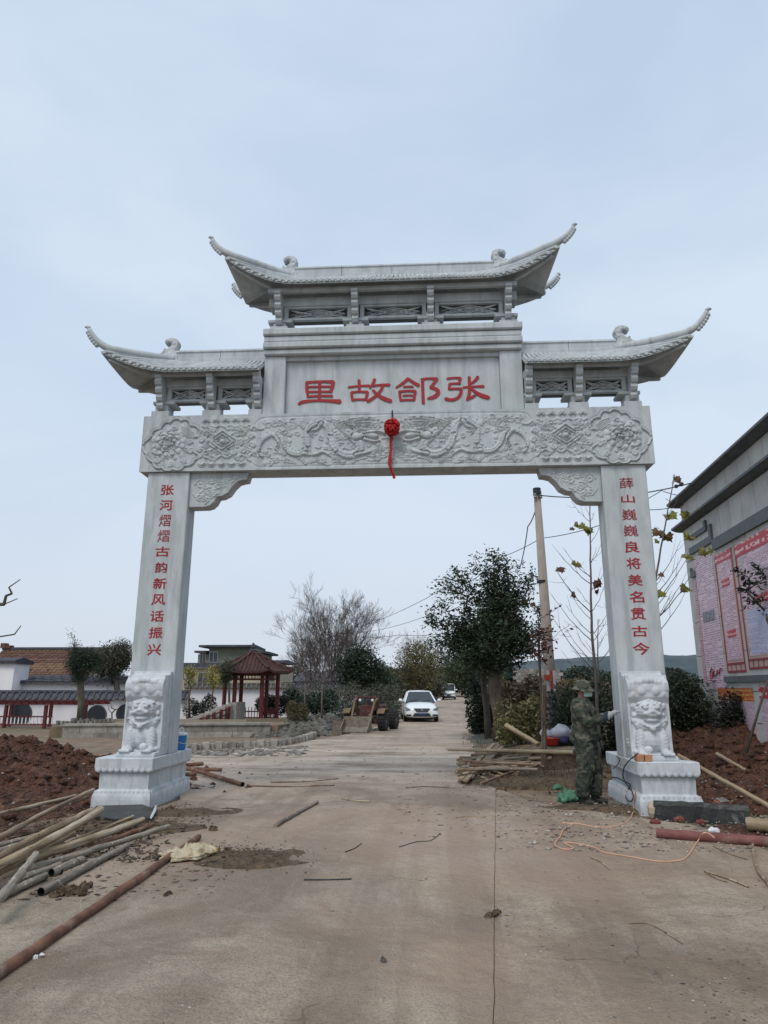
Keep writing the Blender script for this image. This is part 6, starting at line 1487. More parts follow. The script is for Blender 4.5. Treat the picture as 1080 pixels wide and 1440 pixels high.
def sapling(label, base, trunk, tips_px, Y, leaf_list, seed, rb=.045):
    rs = np.random.RandomState(seed); t = vsapling('plane_sapling', label, base, trunk, tips_px, Y, seed, rb)
    for px, py, col, s in leaf_list:
        q = Vector(at3(px, py, Y)); ax = Vector((rs.uniform(-1, 1), rs.uniform(-.5, .5), rs.uniform(-1, -.2))); nr = Vector((rs.uniform(-.6, .6), -1, rs.uniform(-.2, .8)))
        for j in range(1 if s < .2 else 2): plane_leaf(q + Vector((rs.uniform(-.06, .06) * j, rs.uniform(-.05, .05), rs.uniform(-.05, .05) * j)), s * .92 * (1 - .25 * j), ax if j == 0 else Vector((-ax.x, ax.y, ax.z * .5)), nr if j == 0 else nr + Vector((.8, 0, .3)), M['lf_' + col], t)
    return t
Y = 5.0; b0 = (at3(841, 1040, Y)[0], Y, .1)
tp = [at3(px, py, Y + rsv) for px, py, rsv in ((803, 705, .1), (822, 712, 0), (829, 700, -.1), (776, 765, .2), (790, 770, .1), (783, 803, 0), (812, 790, 0), (848, 760, 0), (851, 820, .2), (812, 826, .1), (775, 835, .2), (772, 860, -.2), (856, 790, .1), (845, 735, 0), (836, 720, .1), (795, 850, 0), (805, 840, .2), (860, 850, .1), (792, 880, 0), (780, 800, -.1), (852, 872, 0), (838, 770, .1), (828, 745, 0))]
sapling('tall plane sapling left of the right column, last russet and yellow leaves', b0, [b0, at3(838, 960, Y), at3(834, 915, Y), at3(831, 870, Y), at3(830, 780, Y), at3(829, 690, Y)], tp, Y, [(806, 742, 'red', .13), (815, 738, 'yel', .2), (828, 742, 'yel', .24), (790, 800, 'red', .22), (810, 792, 'yel', .2), (808, 836, 'brn', .17), (841, 818, 'red', .22), (839, 830, 'red', .15)], 71)
Y = 6.6; b0 = (at3(841, 1000, Y)[0], Y, .1)
vsapling('bare_sapling', 'small bare sapling with knotted top beside the right column', b0, [b0, at3(841, 940, Y), at3(840, 908, Y), at3(841, 870, Y)], [at3(840 + a, b_, Y) for a, b_ in ((-40, 905), (-30, 890), (-22, 915), (-10, 880), (2, 870), (14, 885), (22, 900), (30, 890), (-50, 915), (-18, 900), (8, 895))], Y, 72, .035)
# reddish-leaved shoots round the pole foot
rs = np.random.RandomState(74); Y = 5.6; b0 = at3(762, 1040, Y)
tree('young_tree', 'thin young tree with reddish leaves in front of the concrete pole', 'sapling', b0, [b0, at3(761, 980, Y), at3(758, 930, Y), at3(757, 890, Y)], [at3(762 + rs.uniform(-14, 16), rs.uniform(885, 925), Y) for _ in range(40)] + [at3(*p, Y) for p in ((748, 810), (752, 830), (745, 850), (790, 850), (800, 880), (776, 860), (742, 835), (755, 860))], M['leaf_red'], M['bark'], 8, .085, .07, 74, .03, .004, .2, asc=1)
Y = 4.2; b0 = (at3(905, 1040, Y)[0], Y, .1)
tp = [at3(*p, Y) for p in ((946, 668), (941, 722), (932, 745), (953, 700), (928, 770), (958, 760), (966, 770), (975, 768), (990, 775), (955, 802), (966, 828), (935, 800), (945, 830), (968, 800), (925, 740), (936, 700))]
sapling('plane sapling behind the right column, branches with yellow leaves over the hall', b0, [b0, at3(908, 960, Y), at3(912, 880, Y), at3(924, 800, Y), at3(938, 720, Y), at3(948, 668, Y)], tp, Y, [(951, 672, 'brn', .2), (942, 722, 'yel', .26), (926, 745, 'brn', .22), (937, 752, 'brn', .24), (924, 760, 'yel', .13), (964, 720, 'yel', .22), (969, 752, 'yel', .22), (966, 782, 'yel', .2), (992, 774, 'yel', .22), (928, 806, 'brn', .15), (930, 832, 'yel', .22), (964, 825, 'yel', .22)], 73)

# ---- dark glossy shrubs and magnolia at the right
def shrub(label, base, lob, n, lm, nleaf, ls, seed, r=.03, name='shrub', cat='shrub', spread=None, group=None):
    rs = np.random.RandomState(seed); b0 = tuple(base); z = min(l[2] - l[5] * .5 for l in lob)
    return tree(name, label, cat, b0, [b0, (b0[0], b0[1], b0[2] + .12), (b0[0], b0[1] , b0[2] + .25)], cloud(rs, lob, n), lm, M['bark'], nleaf, ls, spread or ls * 1.3, seed, r, .004, .18, sides=4, group=group)
Y = 6.2
shrub('tall dark shrub in front of the hall corner', (at3(975, 1062, Y)[0], Y, gh(6, 6)), lobes_px([(968, 1000, 34, 44), (950, 985, 24, 34), (985, 1010, 24, 36), (960, 960, 20, 16)], Y, mpp(Y)), 300, M['leaf_shrub'], 26, .075, 81, .035)
Y = 4.6
shrub('purplish dark shrub under the orange board', (at3(1040, 1055, Y)[0], Y, gh(6, 5) + .2), lobes_px([(1035, 1000, 24, 26), (1020, 1020, 20, 24), (1050, 1015, 18, 24)], Y, mpp(Y)), 200, M['leaf_mag'], 22, .07, 82, .03)
Y = 4.0
shrub('dark shrub cut off by the right edge of the view', (at3(1085, 1055, Y)[0], Y, gh(6, 5) + .2), lobes_px([(1084, 1000, 14, 40), (1092, 1030, 18, 20)], Y, mpp(Y)), 110, M['leaf_mag'], 22, .07, 83, .03)
Y = 2.6; q = at3(1048, 1050, Y); b0 = (q[0], Y, q[2] - .1)
clus = [(1042, 806), (1052, 812), (1060, 800), (1068, 803), (1076, 812), (1048, 830), (1040, 826), (1062, 845), (1072, 840), (1055, 822), (1078, 860), (1050, 845), (1036, 800), (1066, 820)]
top = [(1068, 650), (1078, 642), (1062, 660), (1080, 665), (1050, 655), (1072, 672), (1056, 672), (1046, 668), (1078, 690), (1084, 650), (1070, 700), (1076, 705), (1068, 640), (1090, 660)]
rs = np.random.RandomState(91)
tree('magnolia_sapling', 'dark-leaved magnolia sapling leaning at the right edge of the view', 'sapling', b0, [b0, at3(1066, 1000, Y), at3(1082, 950, Y), at3(1096, 900, Y), at3(1078, 872, Y)], [at3(*p, Y + rs.uniform(-.15, .15)) for p in clus], M['leaf_mag'], M['bark'], 16, .10, .045, 91, .022, .005, .14)
b0 = (at3(1100, 1050, 3.2)[0], 3.2, .2)
tree('magnolia_sapling', 'upright magnolia sapling whose top crosses the hall cornice', 'sapling', b0, [b0, at3(1100, 900, 3.2), at3(1092, 800, 3.2), at3(1084, 745, 3.2)], [at3(*p, 3.2 + rs.uniform(-.15, .15)) for p in top], M['leaf_mag'], M['bark'], 15, .095, .05, 92, .02, .005, .16, up=.35)

# ---- hedge and undergrowth masses (countless stems)
def thicket(name, pts, n, ls, mat_, seed, aspect=.5, droop=.1, twigs=0, kind='stuff', label=None):
    """pts: (x, y, z, rx, ry, rz)"""
    rs = np.random.RandomState(seed); C_ = []
    for l in pts:
        m_ = int(n * l[3] * l[5] / sum(q[3] * q[5] for q in pts)); v = rs.randn(m_, 3); v /= np.linalg.norm(v, axis=1, keepdims=True); r = rs.rand(m_, 1) ** .3
        P_ = np.array(l[:3]) + v * r * np.array(l[3:]); nz = vnoise(P_[:, 0] * 1.0, P_[:, 2] * 1.0 + P_[:, 1], 1.6 / max(l[5], .5), 3, seed); P_ = P_[nz > -.35]; C_.append(P_)
    C_ = np.concatenate(C_); C_[:, 2] = np.maximum(C_[:, 2], .02); cl = np.clip(.5 + vnoise(C_[:, 0], C_[:, 2] + C_[:, 1], .9, 3, seed + 1) * .9, 0, 1)
    o = leaves(name, C_, ls, mat_, None, rs, aspect, droop, clump=cl); o['kind'] = kind
    if label: o['label'] = label
    return o
def band(px0, px1, pyt, pyb, Y, n, dy=.8):
    out = []
    for k in range(n):
        px = px0 + (px1 - px0) * (k + .5) / n; t_ = pyt + 6 * math.sin(k * 2.3) ; q = atY(px, (t_ + pyb) / 2, Y + math.sin(k * 1.7) * dy * .4); out.append((q[0], q[1], q[2], (px1 - px0) / n * mpp(Y) * .8, dy, (pyb - t_) / 2 * mpp(Y)))
    return out
thicket('hedge_undergrowth', band(775, 925, 955, 1065, 6.0, 7, .7), 15000, .085, M['leaf_shrub'], 101)
thicket('hedge_undergrowth', band(700, 800, 985, 1045, 9.5, 5, .6), 7000, .10, M['leaf_olive'], 102)
thicket('hedge_undergrowth', band(690, 860, 955, 1000, 15, 7, 1.0), 7000, .14, M['leaf_brown'], 103)
thicket('hedge_undergrowth', band(905, 965, 950, 1040, 8.2, 3, .6), 8000, .09, M['leaf_dark'], 104)
thicket('verge_bushes', band(660, 700, 945, 1035, 16, 3, .8), 7000, .13, M['leaf_pine'], 105)
thicket('verge_bushes', band(668, 705, 945, 990, 34, 3, 1.0), 6000, .22, M['leaf_mid'], 106)
thicket('far_woods', band(370, 620, 940, 985, 75, 12, 3), 14000, .42, M['leaf_grey'], 107)
thicket('far_woods', band(600, 860, 945, 975, 95, 12, 4), 12000, .5, M['leaf_pine'], 108)
thicket('far_woods', band(760, 980, 943, 972, 60, 10, 3), 12000, .35, M['leaf_pine'], 109)
thicket('far_woods', band(170, 430, 958, 985, 75, 10, 3), 8000, .42, M['leaf_grey'], 110)
thicket('garden_shrubs', band(365, 470, 975, 1005, 25, 6, .8), 7000, .13, M['leaf_pine'], 111)
thicket('garden_shrubs', band(400, 560, 962, 1000, 29, 9, .9), 9000, .11, M['leaf_grey'], 115)
thicket('garden_shrubs', band(470, 560, 985, 1018, 24, 5, .8), 6000, .09, M['leaf_pine'], 112)
thicket('garden_shrubs', band(262, 300, 982, 1010, 23, 3, .5), 3000, .09, M['leaf_pine'], 113)
thicket('garden_shrubs', band(405, 430, 985, 1012, 17, 2, .4), 2200, .07, M['leaf_olive'], 114)
# dry grass and weeds
def grass(name, n, reg, h, mat_, seed):
    rs = np.random.RandomState(seed); V = []; F = []; A = []
    for k in range(n):
        x, y = reg(rs); z = gh(x, y); hh = h * rs.uniform(.4, 1.2); a = rs.rand() * 6.28; dx_, dy_ = math.cos(a), math.sin(a); w = hh * .06; l = rs.uniform(.1, .6) * hh; b = len(V)
        V += [(x - dy_ * w, y + dx_ * w, z - .02), (x + dy_ * w, y - dx_ * w, z - .02), (x + dx_ * l, y + dy_ * l, z + hh)]; F.append((b, b + 1, b + 2)); A += [rs.rand()] * 3
    return stuff(np_mesh(name, np.array(V), np.array(F), mat_, attr=A))
def rpx(a, b, c, d): return lambda r: tuple(gr(r.uniform(a, b), r.uniform(c, d))[:2])
grass('weeds', 2600, rpx(670, 900, 1030, 1110), .14, M['leaf_brown'], 121)
grass('weeds', 1500, rpx(670, 860, 1030, 1100), .12, M['leaf_mid'], 122)
grass('weeds', 1400, rpx(120, 290, 1110, 1150), .05, M['leaf_olive'], 123)
grass('weeds', 2500, rpx(450, 520, 1004, 1034), .12, M['leaf_grey'], 124)
grass('weeds', 1200, rpx(650, 700, 1000, 1050), .12, M['leaf_mid'], 125)
grass('weeds', 1200, rpx(0, 120, 1140, 1200), .05, M['leaf_brown'], 126)
# ================================================================== VEHICLES
def loft(mb, secs, closed=True):
    n = len(secs[0]); vs = [p for s_ in secs for p in s_]; fs = []
    for i in range(len(secs) - 1):
        for j in range(n if closed else n - 1):
            a, b = i * n + j, i * n + (j + 1) % n; fs.append((a, b, b + n, a + n))
    fs.append(tuple(range(n))[::-1]); fs.append(tuple((len(secs) - 1) * n + k for k in range(n))); mb.add(vs, fs)
def wheel(parent, x, y, r, w, rim='metal_grey'):
    mb = MB(); mb.smooth = True; mb.lathe([(r * .62, -w / 2), (r * .92, -w / 2), (r, -w * .36), (r, w * .36), (r * .92, w / 2), (r * .62, w / 2)], (0, 0, 0), 22, Matrix.Rotation(math.pi / 2, 4, 'Y'))
    mb.v = [(a + x, b + y, c + r) for a, b, c in mb.v]; t = mb.build('wheel', M['tyre'], parent, world=False)
    mb = MB(); s_ = 1 if x > 0 else -1; mb.lathe([(r * .61, -.02), (r * .60, .03), (r * .2, .045), (.01, .05)], (0, 0, 0), 18, Matrix.Rotation(s_ * math.pi / 2, 4, 'Y')); mb.v = [(a + x + s_ * w * .35, b + y, c + r) for a, b, c in mb.v]; mb.build('rim', M[rim], t, world=False)
def car(label, loc, rz, Wd, Ln, Ht, sedan=True, group=None):
    """front faces -y; origin under the middle"""
    t = thing('white_sedan' if sedan else 'white_van', label, 'car' if sedan else 'van', loc, rz, group); h = Wd / 2; F_ = -Ln / 2
    # body shell: stations along y, each a section: half-width at sill, belt, and top z
    def sec(y, w, z0, z1, tuck=.9, crown=.03): # rounded box section
        return [(-w * .94, y, z0), (-w, y, z0 + .12), (-w, y, z0 + (z1 - z0) * .6), (-w * tuck, y, z1 - .02), (-w * tuck * .6, y, z1 + crown * .8), (0, y, z1 + crown), (w * tuck * .6, y, z1 + crown * .8), (w * tuck, y, z1 - .02), (w, y, z0 + (z1 - z0) * .6), (w, y, z0 + .12), (w * .94, y, z0)]
    if sedan: st = [(F_, h * .80, .28, .56, .8), (F_ + .06, h * .90, .22, .66, .82), (F_ + .22, h * .97, .20, .76, .84), (F_ + .7, h, .20, .87, .86), (F_ + 1.15, h, .20, .95, .88), (0, h, .20, .96, .9), (Ln / 2 - .9, h, .20, .98, .9), (Ln / 2 - .25, h * .97, .22, .97, .86), (Ln / 2, h * .88, .30, .86, .84)]
    else: st = [(F_, h * .86, .32, .70, .88), (F_ + .08, h * .95, .28, .86, .9), (F_ + .35, h, .26, 1.0, .9), (F_ + .7, h, .26, 1.06, .92), (0, h, .26, 1.10, .95), (Ln / 2 - .1, h, .26, 1.10, .95), (Ln / 2, h * .95, .32, 1.08, .94)]
    mb = MB(); mb.smooth = True; loft(mb, [sec(*s_) for s_ in st]); body = mb.build('body', M['car_white'], t, world=False, smooth=True)
    md = body.modifiers.new('b', 'SUBSURF'); md.levels = 1; md.render_levels = 1
    zb = st[4][3]
    if sedan: gs = [(F_ + 1.05, h * .84, .93, .94), (F_ + 1.95, h * .66, .93, Ht), (F_ + 2.2, h * .66, .93, Ht + .01), (Ln / 2 - 1.3, h * .64, .95, Ht - .03), (Ln / 2 - .55, h * .74, .95, .99)]
    else: gs = [(F_ + .55, h * .90, 1.02, 1.06), (F_ + 1.15, h * .80, 1.05, Ht), (F_ + 1.4, h * .80, 1.05, Ht + .02), (Ln / 2 - .25, h * .80, 1.05, Ht), (Ln / 2 - .05, h * .84, 1.05, 1.10)]
    def gsec(y, w, z0, z1): wb = h * (.90 if sedan else .93); return [(-wb, y, z0), (-(w + (wb - w) * .5), y, (z0 + z1) / 2), (-w, y, z1 - .03), (-w * .85, y, z1), (w * .85, y, z1), (w, y, z1 - .03), ((w + (wb - w) * .5), y, (z0 + z1) / 2), (wb, y, z0)]
    mb = MB(); mb.smooth = True; loft(mb, [gsec(*g_) for g_ in gs]); mb.build('cabin_glass', M['glass_dark'], t, world=False, smooth=False)
    # roof skin and pillars
    mb = MB(); mb.smooth = True; g1, g2 = gs[1], gs[3]; w = g1[1]
    loft(mb, [[(-w * 1.02, y, z - .05), (-w * .95, y, z + .012), (0, y, z + .035), (w * .95, y, z + .012), (w * 1.02, y, z - .05), (0, y, z - .02)] for y, z in ((g1[0] - .03, Ht - .02), (g1[0] + .15, Ht + .01), ((g1[0] + g2[0]) / 2, Ht + .02), (g2[0], Ht - .02))]); mb.build('roof', M['car_white'], t, world=False, smooth=True)
    for s_ in (-1, 1):
        mb = MB(); mb.tube([(s_ * (h * .90), gs[0][0] - .01, gs[0][2] + .01), (s_ * (w * 1.0), g1[0] - .01, Ht - .03)], [.045, .035], 5); mb.build('pillar', M['car_white'], t, world=False)
        mb = MB(); mb.tube([(s_ * (h * .91), (gs[0][0] + gs[3][0]) / 2 + .2, zb), (s_ * (w + .01), (g1[0] + g2[0]) / 2 + .1, Ht - .03)], [.05, .04], 5); mb.build('pillar', M['car_white'], t, world=False)
        mb = MB(); mb.smooth = True; mb.ball((s_ * (h + .12), gs[0][0] + .22, zb + .08), (.11, .07, .075), 10, 6); mb.build('mirror', M['car_white'], t, world=False)
        # headlight
        if sedan: mb = MB(); mb.prism([(s_ * .50, .60), (s_ * .60, .55), (s_ * .80, .60), (s_ * .825, .73), (s_ * .74, .72)], F_ + .02, F_ + .35, 'y', Matrix.Shear('XZ', 4, (0, 0)))
        else: mb = MB(); mb.box((s_ * h * .62 if s_ > 0 else -h * .93, F_ + .0, .66), (h * .93 if s_ > 0 else s_ * h * .62, F_ + .12, .82))
        hl = mb.build('headlight', M['lamp_glass'], t, world=False, bevel=.01)
        mb = MB(); mb.box((s_ * .52 if s_ > 0 else -.76, F_ - .005, .30), (.76 if s_ > 0 else s_ * .52, F_ + .2, .38)); mb.build('fog_lamp_recess', M['metal_dark'], t, world=False, bevel=.01)
        for wy in (F_ + .86, Ln / 2 - .95): wheel(t, s_ * (h - .10), wy, .31, .19)
        for y_ in (F_ + 1.9, F_ + 2.85): mb = MB(); mb.box((s_ * (h + .003) - .012, y_, zb - .2), (s_ * (h + .003) + .012, y_ + .16, zb - .17)); mb.build('door_handle', M['metal_grey'], t, world=False)
    if sedan:
        mb = MB(); mb.prism([(-.40, .66), (.40, .66), (.26, .48), (-.26, .48)], F_ - .012, F_ + .1, 'y'); g_ = mb.build('grille', M['metal_dark'], t, world=False)
        mb = MB()
        for k in range(4): zz = .50 + k * .042; mb.box((-.27 - k * .03, F_ - .020, zz), (.27 + k * .03, F_ - .0125, zz + .012))
        mb.ball((0, F_ - .02, .585), (.06, .01, .06), 12, 6); mb.build('grille_bars', M['metal_grey'], g_, world=False)
        mb = MB(); mb.prism([(-.46, .28), (.46, .28), (.36, .44), (-.36, .44)], F_ - .008, F_ + .1, 'y'); mb.build('air_intake', M['metal_dark'], t, world=False)
        mb = MB(); mb.box((-.22, F_ - .03, .32), (.22, F_ - .0085, .44)); mb.build('number_plate', M['plate_blue'], t, world=False)
    else:
        mb = MB(); mb.box((-.45, F_ - .01, .62), (.45, F_ + .1, .72)); mb.build('grille', M['metal_dark'], t, world=False); mb = MB(); mb.box((-.6, F_ - .01, .34), (.6, F_ + .1, .44)); mb.build('air_intake', M['metal_dark'], t, world=False)
        mb = MB(); mb.box((-.22, F_ - .03, .46), (.22, F_ - .0105, .57)); mb.build('number_plate', M['plate_blue'], t, world=False)
    mb = MB(); mb.tube([(-.55, gs[0][0] + .02, zb + .03), (-.1, gs[0][0] + .14, zb + .10)], .012, 4); mb.tube([(.1, gs[0][0] + .04, zb + .03), (.5, gs[0][0] + .14, zb + .10)], .012, 4); mb.build('wiper', M['metal_dark'], t, world=False)
    mb = MB(); mb.box((-h * .85, F_ + .4, .16), (h * .85, Ln / 2 - .3, .24)); mb.build('underbody', M['metal_dark'], t, world=False)
    return t
p = gr(588, 1016); car('white sedan driving towards the gate on the muddy road', (p[0], p[1] + 2.2, gz(p[0], p[1])), rad(4.5), 1.72, 4.6, 1.46)
p = gr(632, 984); car('small white van far up the road behind the sedan', (p[0], p[1] + 1.6, p[2]), rad(-3), 1.62, 3.9, 1.86, False)
mb = MB(); q = gr(665, 987); mb.ball(q + (0, 0, .15), (.3, .2, .25), 8, 6); single(mb, 'white_bag', M['white_plastic'], 'small white bundle lying on the far right verge', 'bundle', smooth=True)

# ---- wheel loader (front faces -y)
lp_ = gr(505, 1031); ld = thing('wheel_loader', 'small worn red and yellow wheel loader with lowered bucket, no cab', 'wheel loader', (lp_[0] + .15, lp_[1] + 1.5, 0), rad(-15)); ld.scale = (.86, .86, .86)
def lb_(name, f, m_, **k): mb = MB(); f(mb); return mb.build(name, M[m_], ld, world=False, **k)
bk = lb_('bucket', lambda m: (m.prism([(-1.85, .03), (-1.30, .03), (-1.12, .20), (-1.12, .62), (-1.17, .62), (-1.17, .22), (-1.33, .08), (-1.85, .06)], -.62, .62, 'x'), m.prism([(-1.84, .035), (-1.30, .035), (-1.13, .20), (-1.13, .60), (-1.24, .58), (-1.60, .25)], -.64, -.60, 'x'), m.prism([(-1.84, .035), (-1.30, .035), (-1.13, .20), (-1.13, .60), (-1.24, .58), (-1.60, .25)], .60, .64, 'x')), 'bucket_steel')
mb = MB(); mb.box((-.66, -1.13, .60), (.66, -1.07, .66)); mb.build('bucket_lip', M['bucket_steel'], bk, world=False)
for s_ in (-1, 1):
    lb_('loader_arm', lambda m: (m.tube([(s_ * .42, -1.12, .35), (s_ * .45, -.75, .62), (s_ * .48, -.30, 1.28)], [.05, .06, .06], 4, twist=.785), m.tube([(s_ * .50, -.30, 1.30), (s_ * .50, .10, 1.42)], .06, 4, twist=.785)), 'loader_yellow')
    lb_('lift_cylinder', lambda m: (m.tube([(s_ * .34, -.2, .62), (s_ * .36, -.62, .72)], .035, 8), m.tube([(s_ * .36, -.62, .72), (s_ * .40, -.9, .68)], .02, 8)), 'metal_grey')
    lb_('mast_post', lambda m: m.box((s_ * .5 - .05, .02, .55), (s_ * .5 + .05, .14, 1.52)), 'loader_paint', bevel=.01)
    lb_('headlight', lambda m: m.ball((s_ * .30, -.10, 1.33), (.07, .06, .07), 10, 7), 'white_plastic', smooth=True)
    lb_('mudguard', lambda m: m.prism([(-.52, .80), (-.30, .98), (.18, .98), (.34, .80), (.34, .77), (.17, .94), (-.29, .94), (-.52, .77)], s_ * .82 - .17, s_ * .82 + .17, 'x'), 'loader_yellow')
    for wy, r_ in ((-.10, .42), (1.45, .42)):
        wheel(ld, s_ * .82, wy, r_, .30, 'loader_yellow')
        mb = MB()
        for k in range(18): a = k * 2 * math.pi / 18; mb.cbox((s_ * .82, wy + math.cos(a) * r_, r_ + math.sin(a) * r_), (.28, .05, .05), 0, Matrix.Rotation(a, 4, 'X'))
        mb.build('tyre_lugs', M['tyre'], ld, world=False)
lb_('chassis', lambda m: (m.box((-.32, -.35, .40), (.32, 1.9, .66)), m.box((-.75, -.18, .34), (.75, -.02, .50)), m.box((-.75, 1.37, .34), (.75, 1.53, .50))), 'loader_paint', bevel=.02)
lb_('engine_hood', lambda m: m.box((-.38, .75, .66), (.38, 1.95, 1.12)), 'loader_paint', bevel=.04)
lb_('cross_frame', lambda m: (m.box((-.45, .03, .95), (.45, .13, 1.08)), m.box((-.45, .03, 1.44), (.45, .13, 1.52)), m.box((-.28, -.16, .66), (.28, -.04, 1.12))), 'loader_paint', bevel=.01)
lb_('seat', lambda m: (m.box((-.24, .35, .84), (.24, .75, .94)), m.box((-.24, .70, .94), (.24, .80, 1.35))), 'metal_dark', bevel=.03)
lb_('steering_wheel', lambda m: (m.tube([(.18 * math.cos(a), .28 + .05 * math.sin(a), 1.22 + .17 * math.sin(a)) for a in np.linspace(0, 6.284, 17)], .014, 5, caps=False), m.tube([(0, .20, .8), (0, .28, 1.22)], .02, 6)), 'metal_dark')
lb_('exhaust', lambda m: m.tube([(.25, 1.2, 1.1), (.25, 1.2, 1.62), (.27, 1.28, 1.70)], .03, 8), 'metal_dark')
lb_('lever', lambda m: (m.tube([(-.3, .22, .7), (-.33, .15, 1.3)], .012, 5), m.tube([(-.24, .22, .7), (-.22, .12, 1.36)], .012, 5), m.ball((-.22, .12, 1.38), .03, 6, 4)), 'metal_grey')
# ================================================================== POLES, WIRES
pole = thing('utility_pole', 'round concrete utility pole behind the dark evergreen, right of the road', 'utility pole', (3.43, 6.3, 0))
mb = MB(); mb.smooth = True; mb.tube([(3.44, 6.3, -.2), (3.43, 6.3, 2), (3.37, 6.3, 6.38)], [.155, .135, .085], 16); mb.build('shaft', M['concrete_pole'], pole)
mb = MB(); mb.tube([(3.37, 6.3, 6.37), (3.37, 6.3, 6.5)], .10, 12); mb.box((3.29, 6.18, 6.33), (3.46, 6.42, 6.39)); mb.build('cap_fitting', M['metal_dark'], pole)
mb = MB(); mb.tube([(3.37, 6.3, 4.1), (3.37, 6.3, 4.16)], .125, 12); mb.build('steel_band', M['metal_dark'], pole)
for k, (x, z) in enumerate(((3.30, 6.28), (3.44, 6.26))): mb = MB(); mb.lathe([(.02, -.06), (.045, -.04), (.025, -.01), (.045, .02), (.02, .05)], (x, 6.17, z), 9); mb.build('insulator', M['metal_grey'], pole)
q0, q1 = atY(776, 972, 6.1), atY(773, 943, 6.1)
mb = MB(); mb.box((q0[0] - .10, 6.12, q0[2]), (q0[0] + .10, 6.14, q1[2])); mb.build('painted_panel', M['white_plastic'], pole)
mb = MB(); mb.box((q0[0] - .03, 6.10, q0[2]), (q0[0] + .035, 6.118, q1[2])); mb.build('red_stripe', M['red_plastic'], pole)
q = atY(771, 953, 6.0); mb = MB(); mb.box((q[0] - .11, 6.0, q[2] - .07), (q[0] + .07, 6.09, q[2] + .07)); b_ = mb.build('notice_box', M['clay_block'], pole); mb = MB(); mb.box((q[0] - .08, 5.99, q[2] - .045), (q[0] + .04, 5.999, q[2] + .045)); mb.build('box_lid', M['red_plastic'], b_)
fp = thing('utility_pole', 'distant pale utility pole rising through the bare tree', 'utility pole', tuple(atY(487, 1000, 55)[:2]) + (.1,))
a, b = atY(487, 1000, 55), atY(487, 884, 55); mb = MB(); mb.tube([a, b], [.17, .12], 8); mb.build('shaft', M['concrete_pole'], fp)
mb = MB(); mb.box((b[0] - .6, 54.95, b[2] - .5), (b[0] + .6, 55.05, b[2] - .4)); mb.build('crossarm', M['metal_dark'], fp)
for s_ in (-.5, .5): mb = MB(); mb.tube([(b[0] + s_, 55, b[2] - .4), (b[0] + s_, 55, b[2] - .25)], .05, 6); mb.build('insulator', M['metal_grey'], fp)
def wire(label, pts, r, sag=.0):
    out = []
    for a, b in zip(pts[:-1], pts[1:]):
        for k in range(10): t = k / 10; p = np.array(a) * (1 - t) + np.array(b) * t; p[2] -= sag * 4 * t * (1 - t); out.append(p)
    out.append(np.array(pts[-1])); mb = MB(); mb.tube(out, r, 5); return single(mb, 'overhead_wire', M['black_cable'], label, 'wire')
top_ = (3.40, 6.17, 6.28)
wire('upper overhead wire from the pole top to the hall cornice', [top_, (7.0, 5.2, 6.32)], .014, .20)
wire('second overhead wire just below the top one, right of the right column', [atY(845, 735, 8), atY(930, 690, 7.5), (7.3, 6.9, 6.4)], .010, .03)
wire('lowest overhead wire right of the right column', [atY(700, 785, 14), atY(760, 757, 10), atY(845, 738, 8), atY(912, 717, 7.6), (7.2, 6.6, 6.15)], .011, .05)
wire('slack cable hanging down from the pole top to the evergreen', [top_, atY(742, 740, 7), atY(730, 800, 9.5)], .014, .12)
wire('long thin wire running from the far pole towards the gate, upper one', [atY(487, 886, 55), atY(620, 830, 30), atY(705, 785, 14)], .016, .3)
wire('long thin wire running from the far pole towards the gate, lower one', [atY(490, 890, 55), atY(600, 866, 40), atY(690, 825, 18)], .016, .3)
wire('thin wire crossing low behind the bare tree to the right', [atY(487, 893, 55), atY(560, 893, 50), atY(660, 885, 44)], .018, .2)
mb = MB(); q = atY(958, 681, 5.6); mb.ball(q, .055, 8, 5); mb.ball(q + (-.13, 0, -.05), .05, 8, 5); mb.tube([q, q + (-.13, 0, -.05)], .02, 5); single(mb, 'wire_clamp', M['black_cable'], 'black clamp knob on the wire beside the hall cornice', 'clamp')

# ================================================================== TIMBER AND PIPES ON THE GROUND
def pole_(name, label, cat, a, b, r0, r1, mat_, group=None, n=9, bend=.0, hollow=False, knots=0, seed=0, flat=False):
    rs_ = random.Random(seed); a, b = Vector(a), Vector(b); m_ = 14 if mat_.name != 'bamboo' else 30; pts = []; rr_ = []
    side = (b - a).cross(Vector((0, 0, 1))).normalized(); L_ = (b - a).length
    for k in range(m_ + 1):
        t = k / m_; p = a.lerp(b, t) + side * (bend * L_ * math.sin(math.pi * t) + (rs_.uniform(-.007, .007) if mat_.name != 'bamboo' else rs_.uniform(-.002, .002))) + Vector((0, 0, rs_.uniform(-.003, .003))); pts.append(p); rr_.append((r0 + (r1 - r0) * t) * (1 + rs_.uniform(-.08, .08)) if mat_.name != 'bamboo' else (r0 + (r1 - r0) * t) * (1.13 if k % 4 == 2 else 1 + rs_.uniform(-.02, .02)))
    mb = MB(); mb.smooth = True; mb.tube(pts, rr_, n, caps=False)
    mid = (a + b) / 2; t = thing(name, label, cat, tuple(mid), 0, group); t.rotation_euler = (b - a).to_track_quat('X', 'Z').to_euler(); o = mb.build('shaft', mat_, t)
    for p, q, r in ((pts[0], pts[1], rr_[0]), (pts[-1], pts[-2], rr_[-1])):
        d = (p - q).normalized(); e = MB()
        if hollow: e.tube([p - d * .12, p - d * .119], r * .8, n); m2 = M['black_beam']; e.tube([p + d * .0005, p - d * .10], r * .82, n, caps=False)  # bore lined and plugged black in place of the shade inside an open pipe
        else: e.tube([p - d * .01, p + d * .001], r * .995, n); m2 = M['end_grain']
        e.build('cut_end', m2, t)
    return t
GP = 'loose timber poles piled left of the gate'
